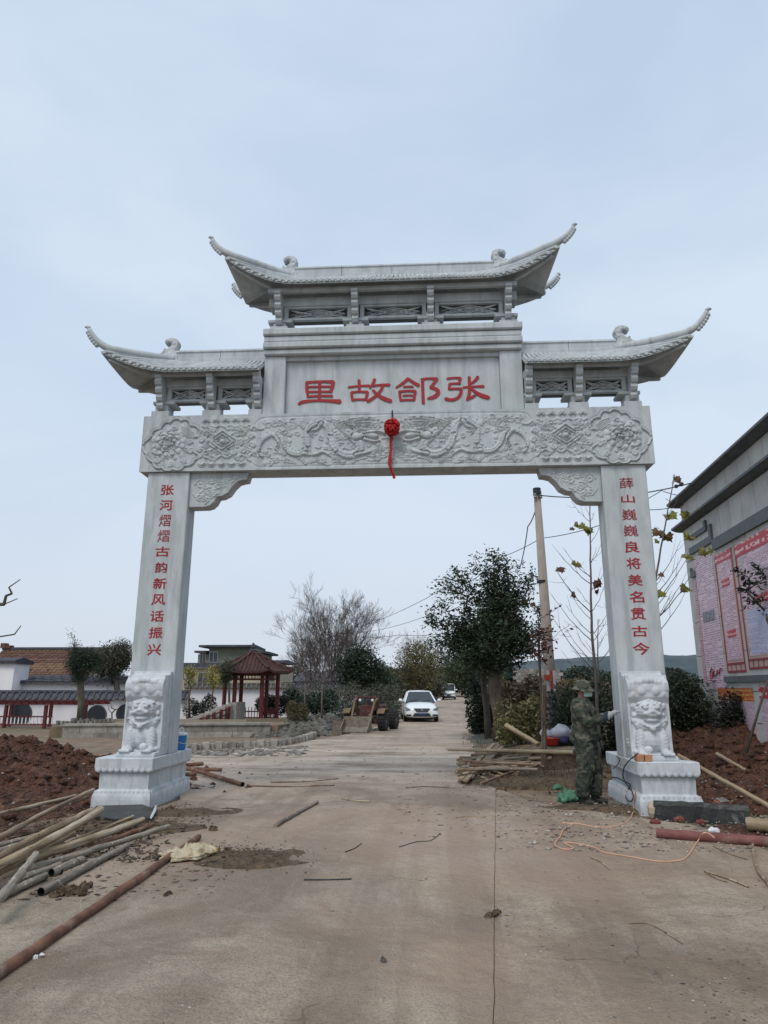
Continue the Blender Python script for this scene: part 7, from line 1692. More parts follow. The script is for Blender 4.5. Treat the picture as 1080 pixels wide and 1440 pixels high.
PL = [  # (px0,py0,px1,py1, z0,z1, r0,r1, label, mat)
 ((-70, 1160), (105, 1119), .06, .10, .035, .030, 'straight pole at the back of the left pile, lying on the red soil', 'wood_pole'),
 ((-60, 1212), (131, 1111), .09, .18, .042, .034, 'darker pole propped against the left plinth, second from the back', 'wood_pole'),
 ((-70, 1250), (141, 1139), .20, .28, .055, .050, 'thick pale pole on top of the left pile pointing at the plinth', 'wood_pole'),
 ((-70, 1244), (128, 1140), .16, .24, .048, .045, 'thick pale pole tight behind the topmost one', 'wood_pole'),
 ((-40, 1247), (102, 1172), .12, .16, .050, .042, 'yellowish stubby pole just under the topmost pale pole', 'bamboo'),
 ((30, 1226), (237, 1162), .06, .09, .045, .034, 'long grey pole reaching furthest right towards the sack', 'wood_grey'),
 ((40, 1208), (200, 1153), .14, .10, .058, .045, 'thick pale log in the middle of the left pile', 'wood_pole'),
 ((60, 1203), (186, 1148), .08, .12, .030, .022, 'thin dark rod above the thick middle log', 'wood_pole'),
 ((72, 1228), (114, 1209), .09, .09, .045, .045, 'short grey pipe stub in front of the pile', 'wood_grey'),
 ((57, 1254), (178, 1189), .045, .05, .044, .040, 'grey pipe with open end lying foremost in the pile', 'wood_grey'),
 ((-8, 1272), (50, 1201), .16, .24, .046, .038, 'grey pole lying crosswise over the others at the left edge', 'wood_grey'),
 ((-20, 1270), (64, 1231), .05, .05, .040, .040, 'grey weathered pole under the crosswise one', 'wood_grey'),
 ((-40, 1264), (83, 1216), .06, .07, .042, .038, 'grey pole beneath, between the crosswise pole and the stub', 'wood_grey'),
 ((-60, 1205), (62, 1172), .12, .16, .032, .030, 'slim pale lath at the left edge, uppermost of the parallel laths', 'wood_grey'),
 ((-60, 1214), (58, 1179), .12, .15, .032, .030, 'slim pale lath at the left edge, second of the parallel laths', 'wood_grey'),
 ((-60, 1224), (54, 1186), .11, .14, .034, .030, 'slim pale lath at the left edge, third of the parallel laths', 'wood_pole'),
 ((-60, 1234), (48, 1193), .10, .12, .034, .030, 'slim pale lath at the left edge, lowest of the parallel laths', 'wood_grey'),
 ((90, 1205), (215, 1160), .04, .05, .040, .035, 'brown pole half buried under the long grey one', 'rust_pipe'),
 ((20, 1240), (120, 1195), .04, .05, .045, .040, 'brown pole at the bottom of the pile', 'wood_pole'),
 ((98, 1129), (123, 1121), .10, .10, .028, .028, 'short pale stick beside the back corner of the left plinth', 'wood_pole'),
 ((52, 1180), (76, 1163), .12, .20, .034, .030, 'short stub sticking up behind the topmost pale pole', 'wood_pole'),
]
for i, (p, q, z0, z1, r0, r1, lab, mt) in enumerate(PL):
    pole_('timber_pole' if mt != 'rust_pipe' else 'scaffold_pole', lab, 'pole', gr(*p, z0), gr(*q, z1), r0 * .78, r1 * .78, M[mt], GP, bend=random.Random(i).uniform(-.022, .022), seed=i, hollow=(i in (8, 9)))
pole_('rusty_pipe', 'long rusty pipe lying diagonally across the foreground at left', 'pipe', gr(-90, 1430, .035), gr(279, 1177, .045), .034, .032, M['rust_pipe'], n=14, seed=40, hollow=True)
for i, (p, q, z0, z1, r, lab) in enumerate((((262, 1076), (285, 1074), .10, .10, .038, 'short brown pipe end peeping out behind the left plinth, uppermost'), ((258, 1081), (312, 1083), .10, .06, .034, 'brown pipe behind the left plinth pointing right, middle one'), ((256, 1078), (341, 1103), .10, .05, .038, 'longest brown pipe slanting out from behind the left plinth'), ((256, 1090), (275, 1088), .05, .05, .038, 'short brown pipe end behind the left plinth, lowest'))):
    pole_('scaffold_pipe', lab, 'pipe', gr(*p, z0), gr(*q, z1), r, r, M['rust_pipe'], 'pipes sticking out behind the left plinth', seed=50 + i, hollow=True)
# right pile of sticks
sp = []
rs_ = random.Random(77)
SL = 'sticks heaped beside the upright stake'
for k in range(25):
    x0, y0 = 640 + rs_.uniform(-2, 40), 1064 + k * 1.2 + rs_.uniform(-4, 5); x1, y1 = 700 + rs_.uniform(-12, 62), 1058 + k * 1.3 + rs_.uniform(-8, 8)
    z = .05 + .26 * (1 - abs(k - 10) / 15) * rs_.uniform(.3, 1)
    pole_('wooden_stick', ('longest', 'shorter', 'bent', 'split', 'thin')[k % 5] + ' weathered stick in the %s row of the heap beside the stake' % ('back', 'second', 'middle', 'fourth', 'front')[k // 5], 'stick', gr(x0, y0, z), gr(x1, y1, z + rs_.uniform(-.02, .05)), rs_.uniform(.022, .035), rs_.uniform(.02, .03), M['wood_pole' if k % 3 else 'wood_grey'], SL, n=7, seed=80 + k, bend=rs_.uniform(-.02, .02))
for k, (a_, b_, z0, z1, lab) in enumerate((((642, 1074), (688, 1098), .16, .06, 'thin lath sticking out at the front left of the stick heap'), ((646, 1070), (700, 1094), .20, .08, 'second thin lath slanting forward over the stick heap'), ((651, 1068), (716, 1092), .24, .10, 'third thin lath slanting forward over the stick heap'), ((676, 1102), (742, 1078), .08, .22, 'dark stick rising rightwards in front of the stick heap'), ((662, 1062), (730, 1056), .30, .36, 'stick on the crest of the heap under the level bamboo pole'), ((700, 1098), (758, 1074), .06, .26, 'dark stick rising towards the foot of the upright stake'), ((690, 1070), (764, 1078), .26, .16, 'brown stick running into the upright stake from the heap'))):
    pole_('wooden_stick', lab, 'stick', gr(*a_, z0), gr(*b_, z1), .024, .018, M['wood_pole'], SL, n=7, seed=180 + k, bend=.02 * (-1) ** k)
for k, (p, q, lab) in enumerate((((647, 1096), (694, 1046), 'left split board lying steeply across the stick heap'), ((654, 1098), (701, 1048), 'middle split board lying steeply across the stick heap'), ((661, 1094), (706, 1050), 'right split board lying steeply across the stick heap'))):
    a, b = gr(*p, .10), gr(*q, .34); d = Vector(b - a); L_ = d.length; T = Matrix.Translation(Vector(a)) @ d.to_track_quat('X', 'Z').to_matrix().to_4x4(); mb = MB(); mb.box((0, -.045, -.018), (L_, .045, .018), T); single(mb, 'split_board', M['wood_pole'], lab, 'board', SL, bevel=.006)
pole_('bamboo_pole', 'long level bamboo pole crossing behind the upright stake', 'pole', gr(630, 1054, .35), gr(806, 1058, .42), .028, .042, M['bamboo'], seed=99, bend=.005)
pole_('timber_pole', 'brown pole lying behind the level bamboo pole', 'pole', gr(690, 1068, .15), gr(775, 1066, .2), .045, .04, M['wood_pole'], seed=98)
pole_('upright_stake', 'upright wooden stake standing beside the camouflaged man', 'stake', gr(764, 1089, -.1), atY(765, 962, 3.5), .058, .045, M['wood_pole'], seed=97)
a = gr(712, 1022, .5); pole_('timber_beam', 'pale beam slanting down to the right from the evergreen trunk', 'beam', atY(711, 1020, 8.6), atY(757, 1047, 7.6), .07, .06, M['bamboo'], seed=96, n=4)
pole_('thin_rod', 'thin pale rod rising towards the red basin', 'stick', gr(716, 1060, .3), atY(768, 1041, 4.6), .012, .010, M['bamboo'], seed=95, n=6)
# dark branch litter under the heap
rs2 = np.random.RandomState(3); V = []; mb = MB()
for k in range(420):
    p = gr(rs2.uniform(664, 772), rs2.uniform(1083, 1106), rs2.uniform(0, .10)); a = rs2.rand() * 6.28; l = rs2.uniform(.03, .14); d = np.array((math.cos(a), math.sin(a), rs2.uniform(-.3, .5))) * l; mb.tube([p, p + d * .5 + rs2.randn(3) * .01, p + d], [.007, .006, .003], 3)
o = mb.build('brushwood', M['bark'], recalc=False); stuff(o)
mb = MB()
for k in range(260):
    p = gr(rs2.uniform(100, 232), rs2.uniform(1160, 1212), rs2.uniform(0, .05)); a = rs2.rand() * 6.28; l = rs2.uniform(.02, .08); d = np.array((math.cos(a), math.sin(a), rs2.uniform(-.3, .6))) * l; mb.tube([p, p + d * .5 + rs2.randn(3) * .008, p + d], [.010, .009, .002], 4)
stuff(mb.build('brushwood', M['bark'], recalc=False))
# right side: pipe, beam, bamboo, rope
pole_('red_brown_pipe', 'reddish brown pole lying in front of the black beam at right', 'pole', gr(923, 1172, .05), gr(1130, 1188, .06), .055, .050, M['red_pipe'], n=14, seed=100, bend=-.01)
a, b = gr(920, 1151, 0), gr(1056, 1160, 0); d = Vector(b - a); L_ = d.length; T = Matrix.Translation(Vector(a)) @ Matrix.Rotation(math.atan2(d.y, d.x), 4, 'Z')
bb = thing('black_beam', 'black plastic-wrapped beam with peeling white marks before the right plinth', 'beam', tuple((a + b) / 2)); mb = MB(); rs3 = random.Random(4); secs = []
for k in range(14):
    x = L_ * k / 13; j = lambda: rs3.uniform(-.008, .008); secs.append([tuple(T @ Vector(p)) for p in ((x, 0 + j(), -.02), (x, .02 + j(), .16 + j() * 2), (x, .06, .205 + j()), (x, .18, .20 + j()), (x, .22, .15), (x, .22, -.02))])
loft(mb, secs); mb.build('wrapping', M['black_beam'], bb)
mb = MB(); mb.ball(T @ Vector((-.02, .08, .09)), (.06, .09, .11), 7, 5); single(mb, 'cement_lump', M['sack'], 'cream cement lump at the left end of the black beam', 'lump')
pole_('pale_log', 'pale split log end at the right edge behind the red-brown pole', 'log', gr(1050, 1158, .10), gr(1140, 1166, .10), .07, .075, M['bamboo'], seed=101)
p0 = Vector((4.02, -.2, .70)); pole_('bamboo_pole', 'bamboo pole leaning down right from the top of the right plinth', 'pole', p0, gr(1110, 1150, .10), .028, .032, M['bamboo'], seed=102)
pole_('bamboo_pole', 'bamboo pole lying higher on the red soil at the right edge', 'pole', atY(1008, 1060, 3.2), atY(1110, 1120, 1.2), .034, .032, M['bamboo'], seed=103)
mb = MB(); T = Matrix.Translation(Vector(gr(1015, 1133, .09))) @ Matrix.Rotation(.5, 4, 'Z') @ Matrix.Rotation(.35, 4, 'X'); mb.box((-.12, -.06, -.06), (.12, .06, .07), T); single(mb, 'broken_brick', M['brick_red'], 'broken brick with pale mortar standing behind the black beam', 'brick', bevel=.012)
mb = MB(); T = T @ Matrix.Translation((0, 0, .073)); mb.box((-.10, -.055, 0), (.06, .05, .02), T); single(mb, 'mortar_cake', M['kerb'], 'pale mortar cake stuck on the broken brick', 'mortar', bevel=.006)
for k, (px, py, s_, mt, lab) in enumerate(((1003, 1168, .05, 'white_plastic', 'white scrap of paper on the red-brown pole'), (955, 1152, .05, 'brick_red', 'small brick fragment under the black beam, left one'), (985, 1156, .045, 'brick_red', 'small brick fragment under the black beam, right one'), (868, 1131, .06, 'rock', 'grey stone beside the right plinth, camera side'), (921, 1156, .05, 'brick_red', 'flat brick slab in front of the cement lump'), (1032, 1128, .05, 'rock', 'grey pebble next to the broken brick'))):
    mb = MB(); r_ = random.Random(k); mb.ball(gr(px, py, s_ * .6), (s_ * 1.4, s_, s_ * .7), 7, 5); mb.v = [tuple(c + r_.uniform(-.2, .2) * s_ for c in v) for v in mb.v]; single(mb, 'rubble_piece' if mt != 'white_plastic' else 'paper_scrap', M[mt], lab, 'stone' if mt != 'white_plastic' else 'scrap')
def Z38(l): return [(760 + x / 3.375, 1040 + y / 3.375) for x, y in l]
def rope(name, label, cat, pts, r, mat_):
    p = []
    P_ = [np.array(q) for q in pts]
    for i in range(len(P_) - 1):
        a0, a1, a2, a3 = P_[max(i - 1, 0)], P_[i], P_[i + 1], P_[min(i + 2, len(P_) - 1)]
        for k in range(6): t = k / 6; p.append(.5 * ((2 * a1) + (-a0 + a2) * t + (2 * a0 - 5 * a1 + 4 * a2 - a3) * t * t + (-a0 + 3 * a1 - 3 * a2 + a3) * t ** 3))
    p.append(P_[-1]); mb = MB(); mb.smooth = True; mb.tube(p, r, 6); return single(mb, name, mat_, label, cat)
c_ = Z38([(440, 330), (420, 380), (350, 412), (260, 415), (180, 400), (100, 395), (150, 402), (110, 425), (92, 460), (68, 498), (110, 520), (155, 515), (110, 490), (160, 492), (250, 510), (300, 535), (400, 552), (480, 566), (560, 578), (640, 576), (690, 560), (730, 505)])
pts = [atY(895.5, 1108, -.63)] + [gr(*q, .016) for q in c_] + [gr(982, 1181, .03), gr(988, 1172, .12), gr(996, 1172, .12), gr(1004, 1178, .10)]
pts[0] = np.array((3.30, -.55, .28)); rope('extension_cord', 'pale orange cord looping over the concrete before the right plinth', 'cord', pts, .0075, M['cord'])
def onX(px, py, X): r = ray(px, py); return CAM + r * (X - CAM[0]) / r[0]
cb = [(896, 1060, 3.30), (884, 1070, 3.30), (877, 1080, 3.29), (876, 1092, 3.36), (880, 1102, 3.36), (888, 1112, 3.34), (890, 1122, 3.30), (886, 1127, 3.29), (880, 1122, 3.32), (882, 1112, 3.35), (886, 1104, 3.36), (878, 1099, 3.36), (868, 1094, 3.37), (859, 1093, 3.38)]
rope('black_cable', 'black cable dangling in a loop on the side of the right plinth', 'cable', [onX(*q) for q in cb], .008, M['black_cable'])
rope('black_cable', 'short black wire over the back corner of the right plinth cap', 'cable', [onX(*q) for q in ((866, 1063, 3.32), (871, 1068, 3.30), (868, 1075, 3.30), (862, 1081, 3.32))], .006, M['black_cable'])
mb = MB(); mb.box((3.34, -.58, .647), (3.44, -.46, .735)); mb.box((3.455, -.57, .647), (3.55, -.45, .73)); single(mb, 'clay_blocks', M['clay_block'], 'two small orange clay blocks on the right plinth beside the cable', 'block', bevel=.006)
# ropes/branches at the right edge
rope('dry_stick', 'dry bent branch at the right edge in front of the red-brown pole', 'stick', [gr(1058, 1187, .04), gr(1060, 1205, .03), gr(1066, 1225, .03), gr(1078, 1240, .03), gr(1092, 1262, .03)], .014, M['wood_pole'])
for k, (l, r_, lab) in enumerate(((((990, 1225), (1020, 1234), (1052, 1247)), .008, 'split dry stick on the concrete at right, longer one'), (((993, 1228), (1010, 1236), (1022, 1240)), .006, 'split dry stick on the concrete at right, shorter one'), (((1003, 1190), (1025, 1200), (1050, 1208)), .005, 'thin twig between the pole and the bent branch'), (((427, 1237), (460, 1237), (494, 1236)), .006, 'dark straight iron rod lying alone on the concrete'), (((561, 1191), (585, 1184), (605, 1182), (619, 1172)), .005, 'crooked dark twig right of the road middle'),
    (((485, 1198), (498, 1193), (508, 1186)), .005, 'short dark twig above the iron rod'), (((350, 1105), (400, 1106), (470, 1104)), .012, 'long reddish lath lying across the road beyond the plinth'), (((380, 1100), (430, 1099), (475, 1095)), .010, 'second reddish lath a little further back'), (((570, 1108), (600, 1106), (640, 1108)), .008, 'thin dark rod left of the stick heap'), (((885, 1298), (915, 1300), (960, 1327)), .004, 'hair-thin root on the concrete at right'), (((480, 1123), (500, 1126), (520, 1127)), .010, 'thin lath near the middle of the road'),
    (((640, 1150), (662, 1148), (690, 1150)), .007, 'thin twig right of the road middle'), (((830, 1205), (845, 1212), (856, 1222)), .006, 'small curved twig inside the orange cord loop'))):
    rope('dry_stick', lab, 'stick', [gr(*q, r_ + .012) for q in l], r_, M['wood_pole'] if k not in (3, 4, 5) else M['metal_dark'])
pole_('grey_batten', 'grey wooden batten lying slantwise beyond the sack', 'batten', gr(387, 1161, .03), gr(446, 1128, .03), .030, .026, M['wood_grey'], n=4, seed=120)
# clods and leaves singled out
for k, (px, py, s_, mt, lab, nm) in enumerate(((693, 1287, .045, 'dirt_dark', 'lump of brown mud on the joint of the concrete', 'mud_clod'), (297, 1166, .055, 'dirt_dark', 'dark leafy clod just behind the sack', 'mud_clod'), (108, 1253, .07, 'dirt_dark', 'cluster of grey clods in front of the foremost pipe', 'mud_clod'), (88, 1256, .06, 'dirt_dark', 'flat clod left of the clustered clods', 'mud_clod'), (120, 1248, .05, 'dirt_dark', 'small clod right of the clustered clods', 'mud_clod'), (540, 1352, .032, 'rock', 'pale crumbled lump near the bottom middle', 'mud_clod'), (55, 1347, .03, 'white_plastic', 'white scrap beside the rusty pipe', 'paper_scrap'), (470, 1283, .022, 'kerb', 'small white pebble below the iron rod', 'pebble_stone'), (155, 1268, .03, 'leaf_litter', 'dry curled leaf in front of the poles', 'dry_leaf'), (232, 1258, .035, 'leaf_litter', 'dry curled leaf left of the mud patch', 'dry_leaf'))):
    r_ = random.Random(k + 60); mb = MB()
    for j in range(5 if s_ > .04 else 2): c = gr(px, py, s_ * .5) + np.array((r_.uniform(-1, 1) * s_, r_.uniform(-1, 1) * s_, r_.uniform(-.2, .4) * s_)); mb.ball(c, (s_ * r_.uniform(.4, .9), s_ * r_.uniform(.4, .8), s_ * r_.uniform(.3, .6)), 6, 4)
    mb.v = [tuple(c + r_.uniform(-.16, .16) * s_ for c in v) for v in mb.v]; single(mb, nm, M[mt], lab, {'mud_clod': 'clod', 'paper_scrap': 'scrap', 'pebble_stone': 'pebble', 'dry_leaf': 'leaf'}[nm])
# broken tray at the foot of the left plinth
bt = thing('broken_tray', 'broken dark slab with a white splinter at the foot of the left plinth', 'slab', tuple(gr(180, 1146)))
mb = MB(); q = [gr(134, 1139), gr(200, 1137), gr(221, 1145), (gr(212, 1156)), gr(160, 1158), gr(120, 1152)]; mb.prism([(p[0], p[1]) for p in q], .0, .055, 'z'); mb.build('slab', M['black_beam'], bt, bevel=.008)
mb = MB(); mb.tube([gr(219, 1133, .06), gr(217, 1140, .07), gr(212, 1150, .07)], [.010, .018, .014], 4); mb.build('splinter', M['white_plastic'], bt)
# the sack
rs4 = np.random.RandomState(8); n_ = 46; u = np.linspace(-1, 1, n_); U_, V_ = np.meshgrid(u, u); c = gr(270, 1206, 0)
ed = np.maximum(np.abs(U_), np.abs(V_)); X_ = U_ * .27 * (1 + .35 * vnoise(U_, V_, 1.6, 3, 3)) + .05 * vnoise(V_, U_, 1.5, 2, 4); Y_ = V_ * .20 * (1 + .55 * vnoise(U_, V_, 1.7, 3, 5)) * (1 - .35 * np.clip(U_, 0, 1)); ang = .72
Hh = .055 * np.clip(1 - ed ** 3, 0, 1) * (.4 + 1.1 * np.abs(vnoise(U_ + V_ * .4, V_ * .35, 2.6, 4, 6))) + .05 * (1 - np.abs(vnoise(U_ * .6 + V_, V_ * .3 - U_, 2.4, 2, 7)) * 4).clip(0, 1) * (1 - ed ** 4) + .012
P_ = np.stack([c[0] + X_ * math.cos(ang) - Y_ * math.sin(ang), c[1] + X_ * math.sin(ang) + Y_ * math.cos(ang), Hh + .025], -1)
mb = MB(); mb.smooth = True; mb.grid(P_); q = P_.copy(); q[..., 2] -= .008; mb.grid(q)
sk = thing('empty_sack', 'crumpled cream woven sack lying on the dark mud patch', 'sack', tuple(c)); mb.build('cloth', M['sack'], sk, recalc=False)
mb = MB(); mb.smooth = True; pt = [P_[k, 2] + (0, 0, .006) for k in range(4, n_ - 4, 3)]; mb.tube(pt, .013, 6); mb.build('hem', M['sack'], sk)
mb = MB(); mb.smooth = True; pt = [P_[2, k] + (0, 0, .006) for k in range(4, n_ - 4, 3)]; mb.tube(pt, .011, 6); mb.build('hem', M['sack'], sk)
# blue bucket on the left plinth
bk = thing('blue_bucket', 'blue bucket with white lid and handle on the left plinth', 'bucket', (-3.44, .78, .645))
mb = MB(); mb.smooth = True; mb.lathe([(.088, 0), (.092, .01), (.105, .22), (.105, .235)], (0, 0, 0), 20); mb.build('tub', M['blue_plastic'], bk, world=False)
mb = MB(); mb.lathe([(.112, .225), (.112, .25), (.100, .262), (.02, .262)], (0, 0, 0), 20); mb.build('lid', M['white_plastic'], bk, world=False)
mb = MB(); mb.tube([(-.03, -.05, .26), (-.01, -.05, .30), (.03, -.04, .345), (.05, -.02, .33), (.05, 0, .26)], .012, 6); mb.build('handle', M['white_plastic'], bk, world=False)
mb = MB(); mb.tube([(.103 * math.cos(a), .103 * math.sin(a), .11 + .012 * math.sin(3 * a)) for a in np.linspace(0, 6.284, 25)], .004, 4, caps=False); mb.build('cord_band', M['white_plastic'], bk, world=False)
# bags and basin behind the stake
zb_ = .30
def blob(name, mat_, label, cat, c, r, seed, amp=.12):
    r_ = random.Random(seed); mb = MB(); mb.ball(c, r, 16, 11); mb.v = [tuple(Vector(v) + Vector((mnoise.noise(Vector(v) * 6 + Vector((seed, 0, 0))), mnoise.noise(Vector(v) * 6 + Vector((0, seed, 0))), mnoise.noise(Vector(v) * 7 + Vector((0, 0, seed))))) * amp) for v in mb.v]; return single(mb, name, mat_, label, cat, smooth=True)
Yb = 5.2
q = atY(789, 1029, Yb); blob('plastic_bag', M['bag_white'], 'pale grey plastic bag lying on its side behind the red basin, right one', 'bag', q, (.24, .18, .15), 3, .06)
q = atY(768, 1033, Yb + .1); blob('plastic_bag', M['bag_white'], 'small pale plastic bag left of the bigger one, by the stake', 'bag', q, (.15, .13, .11), 5, .05)
q = atY(789, 1040, Yb - .1); blob('blue_bundle', M['bag_blue'], 'dark blue bundle under the pale plastic bag', 'bundle', q, (.15, .14, .10), 7, .05)
q = atY(774, 1048, Yb - .25); rb_ = thing('red_basin', 'bright red plastic basin next to the stake', 'basin', tuple(q))
mb = MB(); mb.smooth = True; mb.lathe([(.13, 0), (.155, .02), (.185, .13), (.20, .14), (.20, .15), (.175, .145), (.15, .03), (.02, .025)], (0, 0, 0), 20); mb.build('bowl', M['red_plastic'], rb_, world=False)
for k in range(3):
    a_, b_ = atY(742 + 5 * k, 1053 + 2 * k, Yb - .45 + .3 * k), atY(822 - 4 * k, 1051 + 2 * k, Yb - .4 + .3 * k); pole_('loose_board', ('front', 'middle', 'rear')[k] + ' loose board under the red basin and the bags', 'board', a_ - (0, 0, .03), b_ - (0, 0, .03), .06, .055, M['wood_pole'], seed=130 + k, n=4)
mb = MB()
for k in range(16):
    r_ = random.Random(k); c = gr(801 + r_.uniform(-14, 16), 1118 + r_.uniform(-7, 8), .05 + r_.uniform(0, .06)); mb.ball(c, (r_.uniform(.05, .09), r_.uniform(.04, .08), r_.uniform(.03, .06)), 9, 6)
mb.ball(gr(801, 1119, .04), (.20, .11, .05), 12, 8); v, f = voxel(mb, .012, 1); v = np.array([Vector(p) + Vector((mnoise.noise(Vector(p) * 23) * .03, 0, mnoise.noise(Vector(p) * 18) * .04)) for p in v]); c0 = v.mean(0); c0[2] = v[:, 2].min(); o = mesh_from(v - c0, f, 'green_bag', M['bag_green']); o.location = c0; tag(o, 'crumpled green net bag at the feet of the camouflaged man', 'bag')
blob('plastic_bag', M['bag_green'], 'scrap of green net left of the green bag', 'scrap', gr(784, 1108, .04), (.09, .06, .05), 9, .04)

# ================================================================== THE MAN
def camo(name='camouflage_cloth', dim=1.0):
    m = bpy.data.materials.new(name); m.use_nodes = True; t = m.node_tree; N = t.nodes.new; K = t.links.new; b = t.nodes['Principled BSDF']; b.inputs['Roughness'].default_value = .9
    tc = N('ShaderNodeTexCoord'); col = None
    for i, (sc, th, c, off) in enumerate(((9, .0, (.055, .062, .045), 0), (6, .51, (.025, .036, .024), 3), (7, .56, (.125, .12, .09), 7), (8, .58, (.016, .018, .015), 13))):
        if i == 0:
            c = tuple(x * dim for x in c); rgb = N('ShaderNodeRGB'); rgb.outputs[0].default_value = (*c, 1); col = rgb.outputs[0]; continue
        mp = N('ShaderNodeMapping'); mp.inputs['Location'].default_value = (off, off * 2, off); mp.inputs['Scale'].default_value = (1, 1, 1.5); K(tc.outputs['Object'], mp.inputs['Vector'])
        n = N('ShaderNodeTexNoise'); n.inputs['Scale'].default_value = sc; n.inputs['Detail'].default_value = 2; n.inputs['Distortion'].default_value = .6; K(mp.outputs['Vector'], n.inputs['Vector'])
        r = N('ShaderNodeMapRange'); r.inputs['From Min'].default_value = th; r.inputs['From Max'].default_value = th + .02; K(n.outputs['Fac'], r.inputs['Value'])
        x = N('ShaderNodeMix'); x.data_type = 'RGBA'; K(r.outputs['Result'], x.inputs['Factor']); K(col, x.inputs['A']); x.inputs['B'].default_value = (*[q * dim for q in c], 1); col = x.outputs['Result']
    K(col, b.inputs['Base Color']); n = N('ShaderNodeTexNoise'); n.inputs['Scale'].default_value = 11; n.inputs['Detail'].default_value = 4; K(tc.outputs['Object'], n.inputs['Vector']); bp = N('ShaderNodeBump'); bp.inputs['Strength'].default_value = .5; bp.inputs['Distance'].default_value = .03; K(n.outputs['Fac'], bp.inputs['Height']); K(bp.outputs['Normal'], b.inputs['Normal']); return m
M['camo'] = camo(); M['camo_trousers'] = camo('camouflage_trousers', .72); M['skin'] = mat('skin', (.33, .19, .13), (.27, .15, .10), rough=.55, scale=12, bump=.05); M['glove'] = mat('glove', (.42, .43, .42), (.25, .26, .26), rough=.9, scale=30, bump=.3); M['boot'] = mat('boot', (.035, .035, .03), (.02, .02, .02), rough=.7, scale=10, bump=.2); M['mask'] = mat('face_mask', (.42, .58, .56), (.38, .53, .51), rough=.8, scale=20, bump=.1); M['eye'] = mat('eye_dark', (.02, .015, .012), rough=.3, bump=0); M['navy'] = mat('navy_sleeve', (.03, .045, .075), (.02, .03, .05), rough=.9, scale=9, bump=.3)
man = thing('person', 'man in camouflage suit, floppy hat and pale mask, one gloved hand on the right column', 'person', (2.80, .10, .0), rad(-24))
bm_ = MB(); T_ = lambda p, r: bm_.tube(p, r, 14)
def ell(c, r, Mx=None): bm_.ball(c, r, 14, 9, Mx)
# torso: stacked elliptical sections (baggy jacket over loose trousers)
secs = []
for z, rx, ry, cx in ((.84, .135, .165, -.01), (.90, .150, .185, -.01), (1.00, .140, .180, .0), (1.10, .130, .172, .01), (1.22, .137, .185, .015), (1.33, .132, .200, .01), (1.40, .110, .190, .0), (1.445, .075, .12, -.002), (1.47, .055, .062, .0)):
    kx = 1.30 if z < 1.42 else 1.05; secs.append([(cx + rx * kx * math.cos(a), ry * (1.16 if z < 1.42 else 1) * math.sin(a), z) for a in np.linspace(0, 2 * math.pi, 20, endpoint=False)])
loft(bm_, secs)
T_([(.0, 0, 1.40), (.015, 0, 1.47), (.03, 0, 1.53)], [.07, .064, .062]); HZ = -.035
ell((.035, 0, 1.63 + HZ), (.098, .078, .118)); ell((.06, 0, 1.585 + HZ), (.075, .062, .075)); ell((.128, 0, 1.605 + HZ), (.024, .014, .026)); ell((.115, 0, 1.56 + HZ), (.03, .03, .02)); ell((.075, 0, 1.535 + HZ), (.05, .04, .03))
for s_ in (-1, 1): ell((.02, s_ * .082, 1.61 + HZ), (.022, .012, .032)); ell((.105, s_ * .035, 1.64 + HZ), (.025, .022, .014))
legs = {-1: [(-.005, -.09, .90), (.02, -.105, .70), (.03, -.115, .50), (-.02, -.12, .28), (-.05, -.12, .12)], 1: [(.0, .09, .90), (.05, .10, .70), (.10, .11, .50), (.09, .115, .28), (.08, .115, .12)]}
for s_, L0 in legs.items():
    T_(L0, [.138, .132, .116, .106, .098]); a = L0[-1]; T_([(a[0], a[1], .16), (a[0] + .0, a[1], .05)], [.060, .056]); T_([(a[0] - .05, a[1], .045), (a[0] + .08, a[1], .045), (a[0] + .17, a[1] + s_ * .01, .036)], [.044, .048, .036]); ell((a[0] - .045, a[1], .045), (.04, .042, .045))
    ell((L0[2][0] + .01, L0[2][1], .50), (.118, .112, .11))
RA = [(-.01, -.195, 1.38), (.05, -.25, 1.25), (.13, -.25, 1.14), (.25, -.18, 1.17), (.36, -.07, 1.22), (.41, -.02, 1.245)]
LA = [(-.01, .195, 1.38), (.0, .25, 1.25), (.03, .26, 1.12), (.10, .25, 1.0), (.17, .23, .90), (.19, .22, .87)]
for A_ in (RA, LA):
    T_(A_, [.094, .086, .078, .074, .062, .046]); ell(A_[0], (.105, .095, .10)); ell(A_[2], (.082, .08, .078))
def hand(w, d, up, s_):
    w, d, up = Vector(w), Vector(d).normalized(), Vector(up).normalized(); sd = d.cross(up).normalized() * s_
    bm_.tube([w - d * .02, w + d * .02, w + d * .055, w + d * .085], [.028, .034, .038, .034], 10)
    for k, (o_, l1, l2) in enumerate(((-.030, .034, .026), (-.010, .040, .030), (.010, .038, .028), (.029, .030, .022))):
        b0 = w + d * .08 + sd * o_; b1 = b0 + d * l1 + up * -.004; b2 = b1 + d * l2 * .75 - up * .016; bm_.tube([b0, b1, b2], [.0125, .0115, .0095], 8); bm_.ball(b2, .0095, 6, 4)
    t0 = w + d * .03 - sd * .03; t1 = t0 + d * .03 - sd * .022; t2 = t1 + d * .026 - up * .01; bm_.tube([t0, t1, t2], [.016, .0135, .011], 8); bm_.ball(t2, .011, 6, 4)
hand(RA[-1], (1, .42, .45), (-.45, 0, 1), 1); hand(LA[-1], (.35, -.1, -1), (1, 0, .35), -1)
v, f = voxel(bm_, .0068, 2)
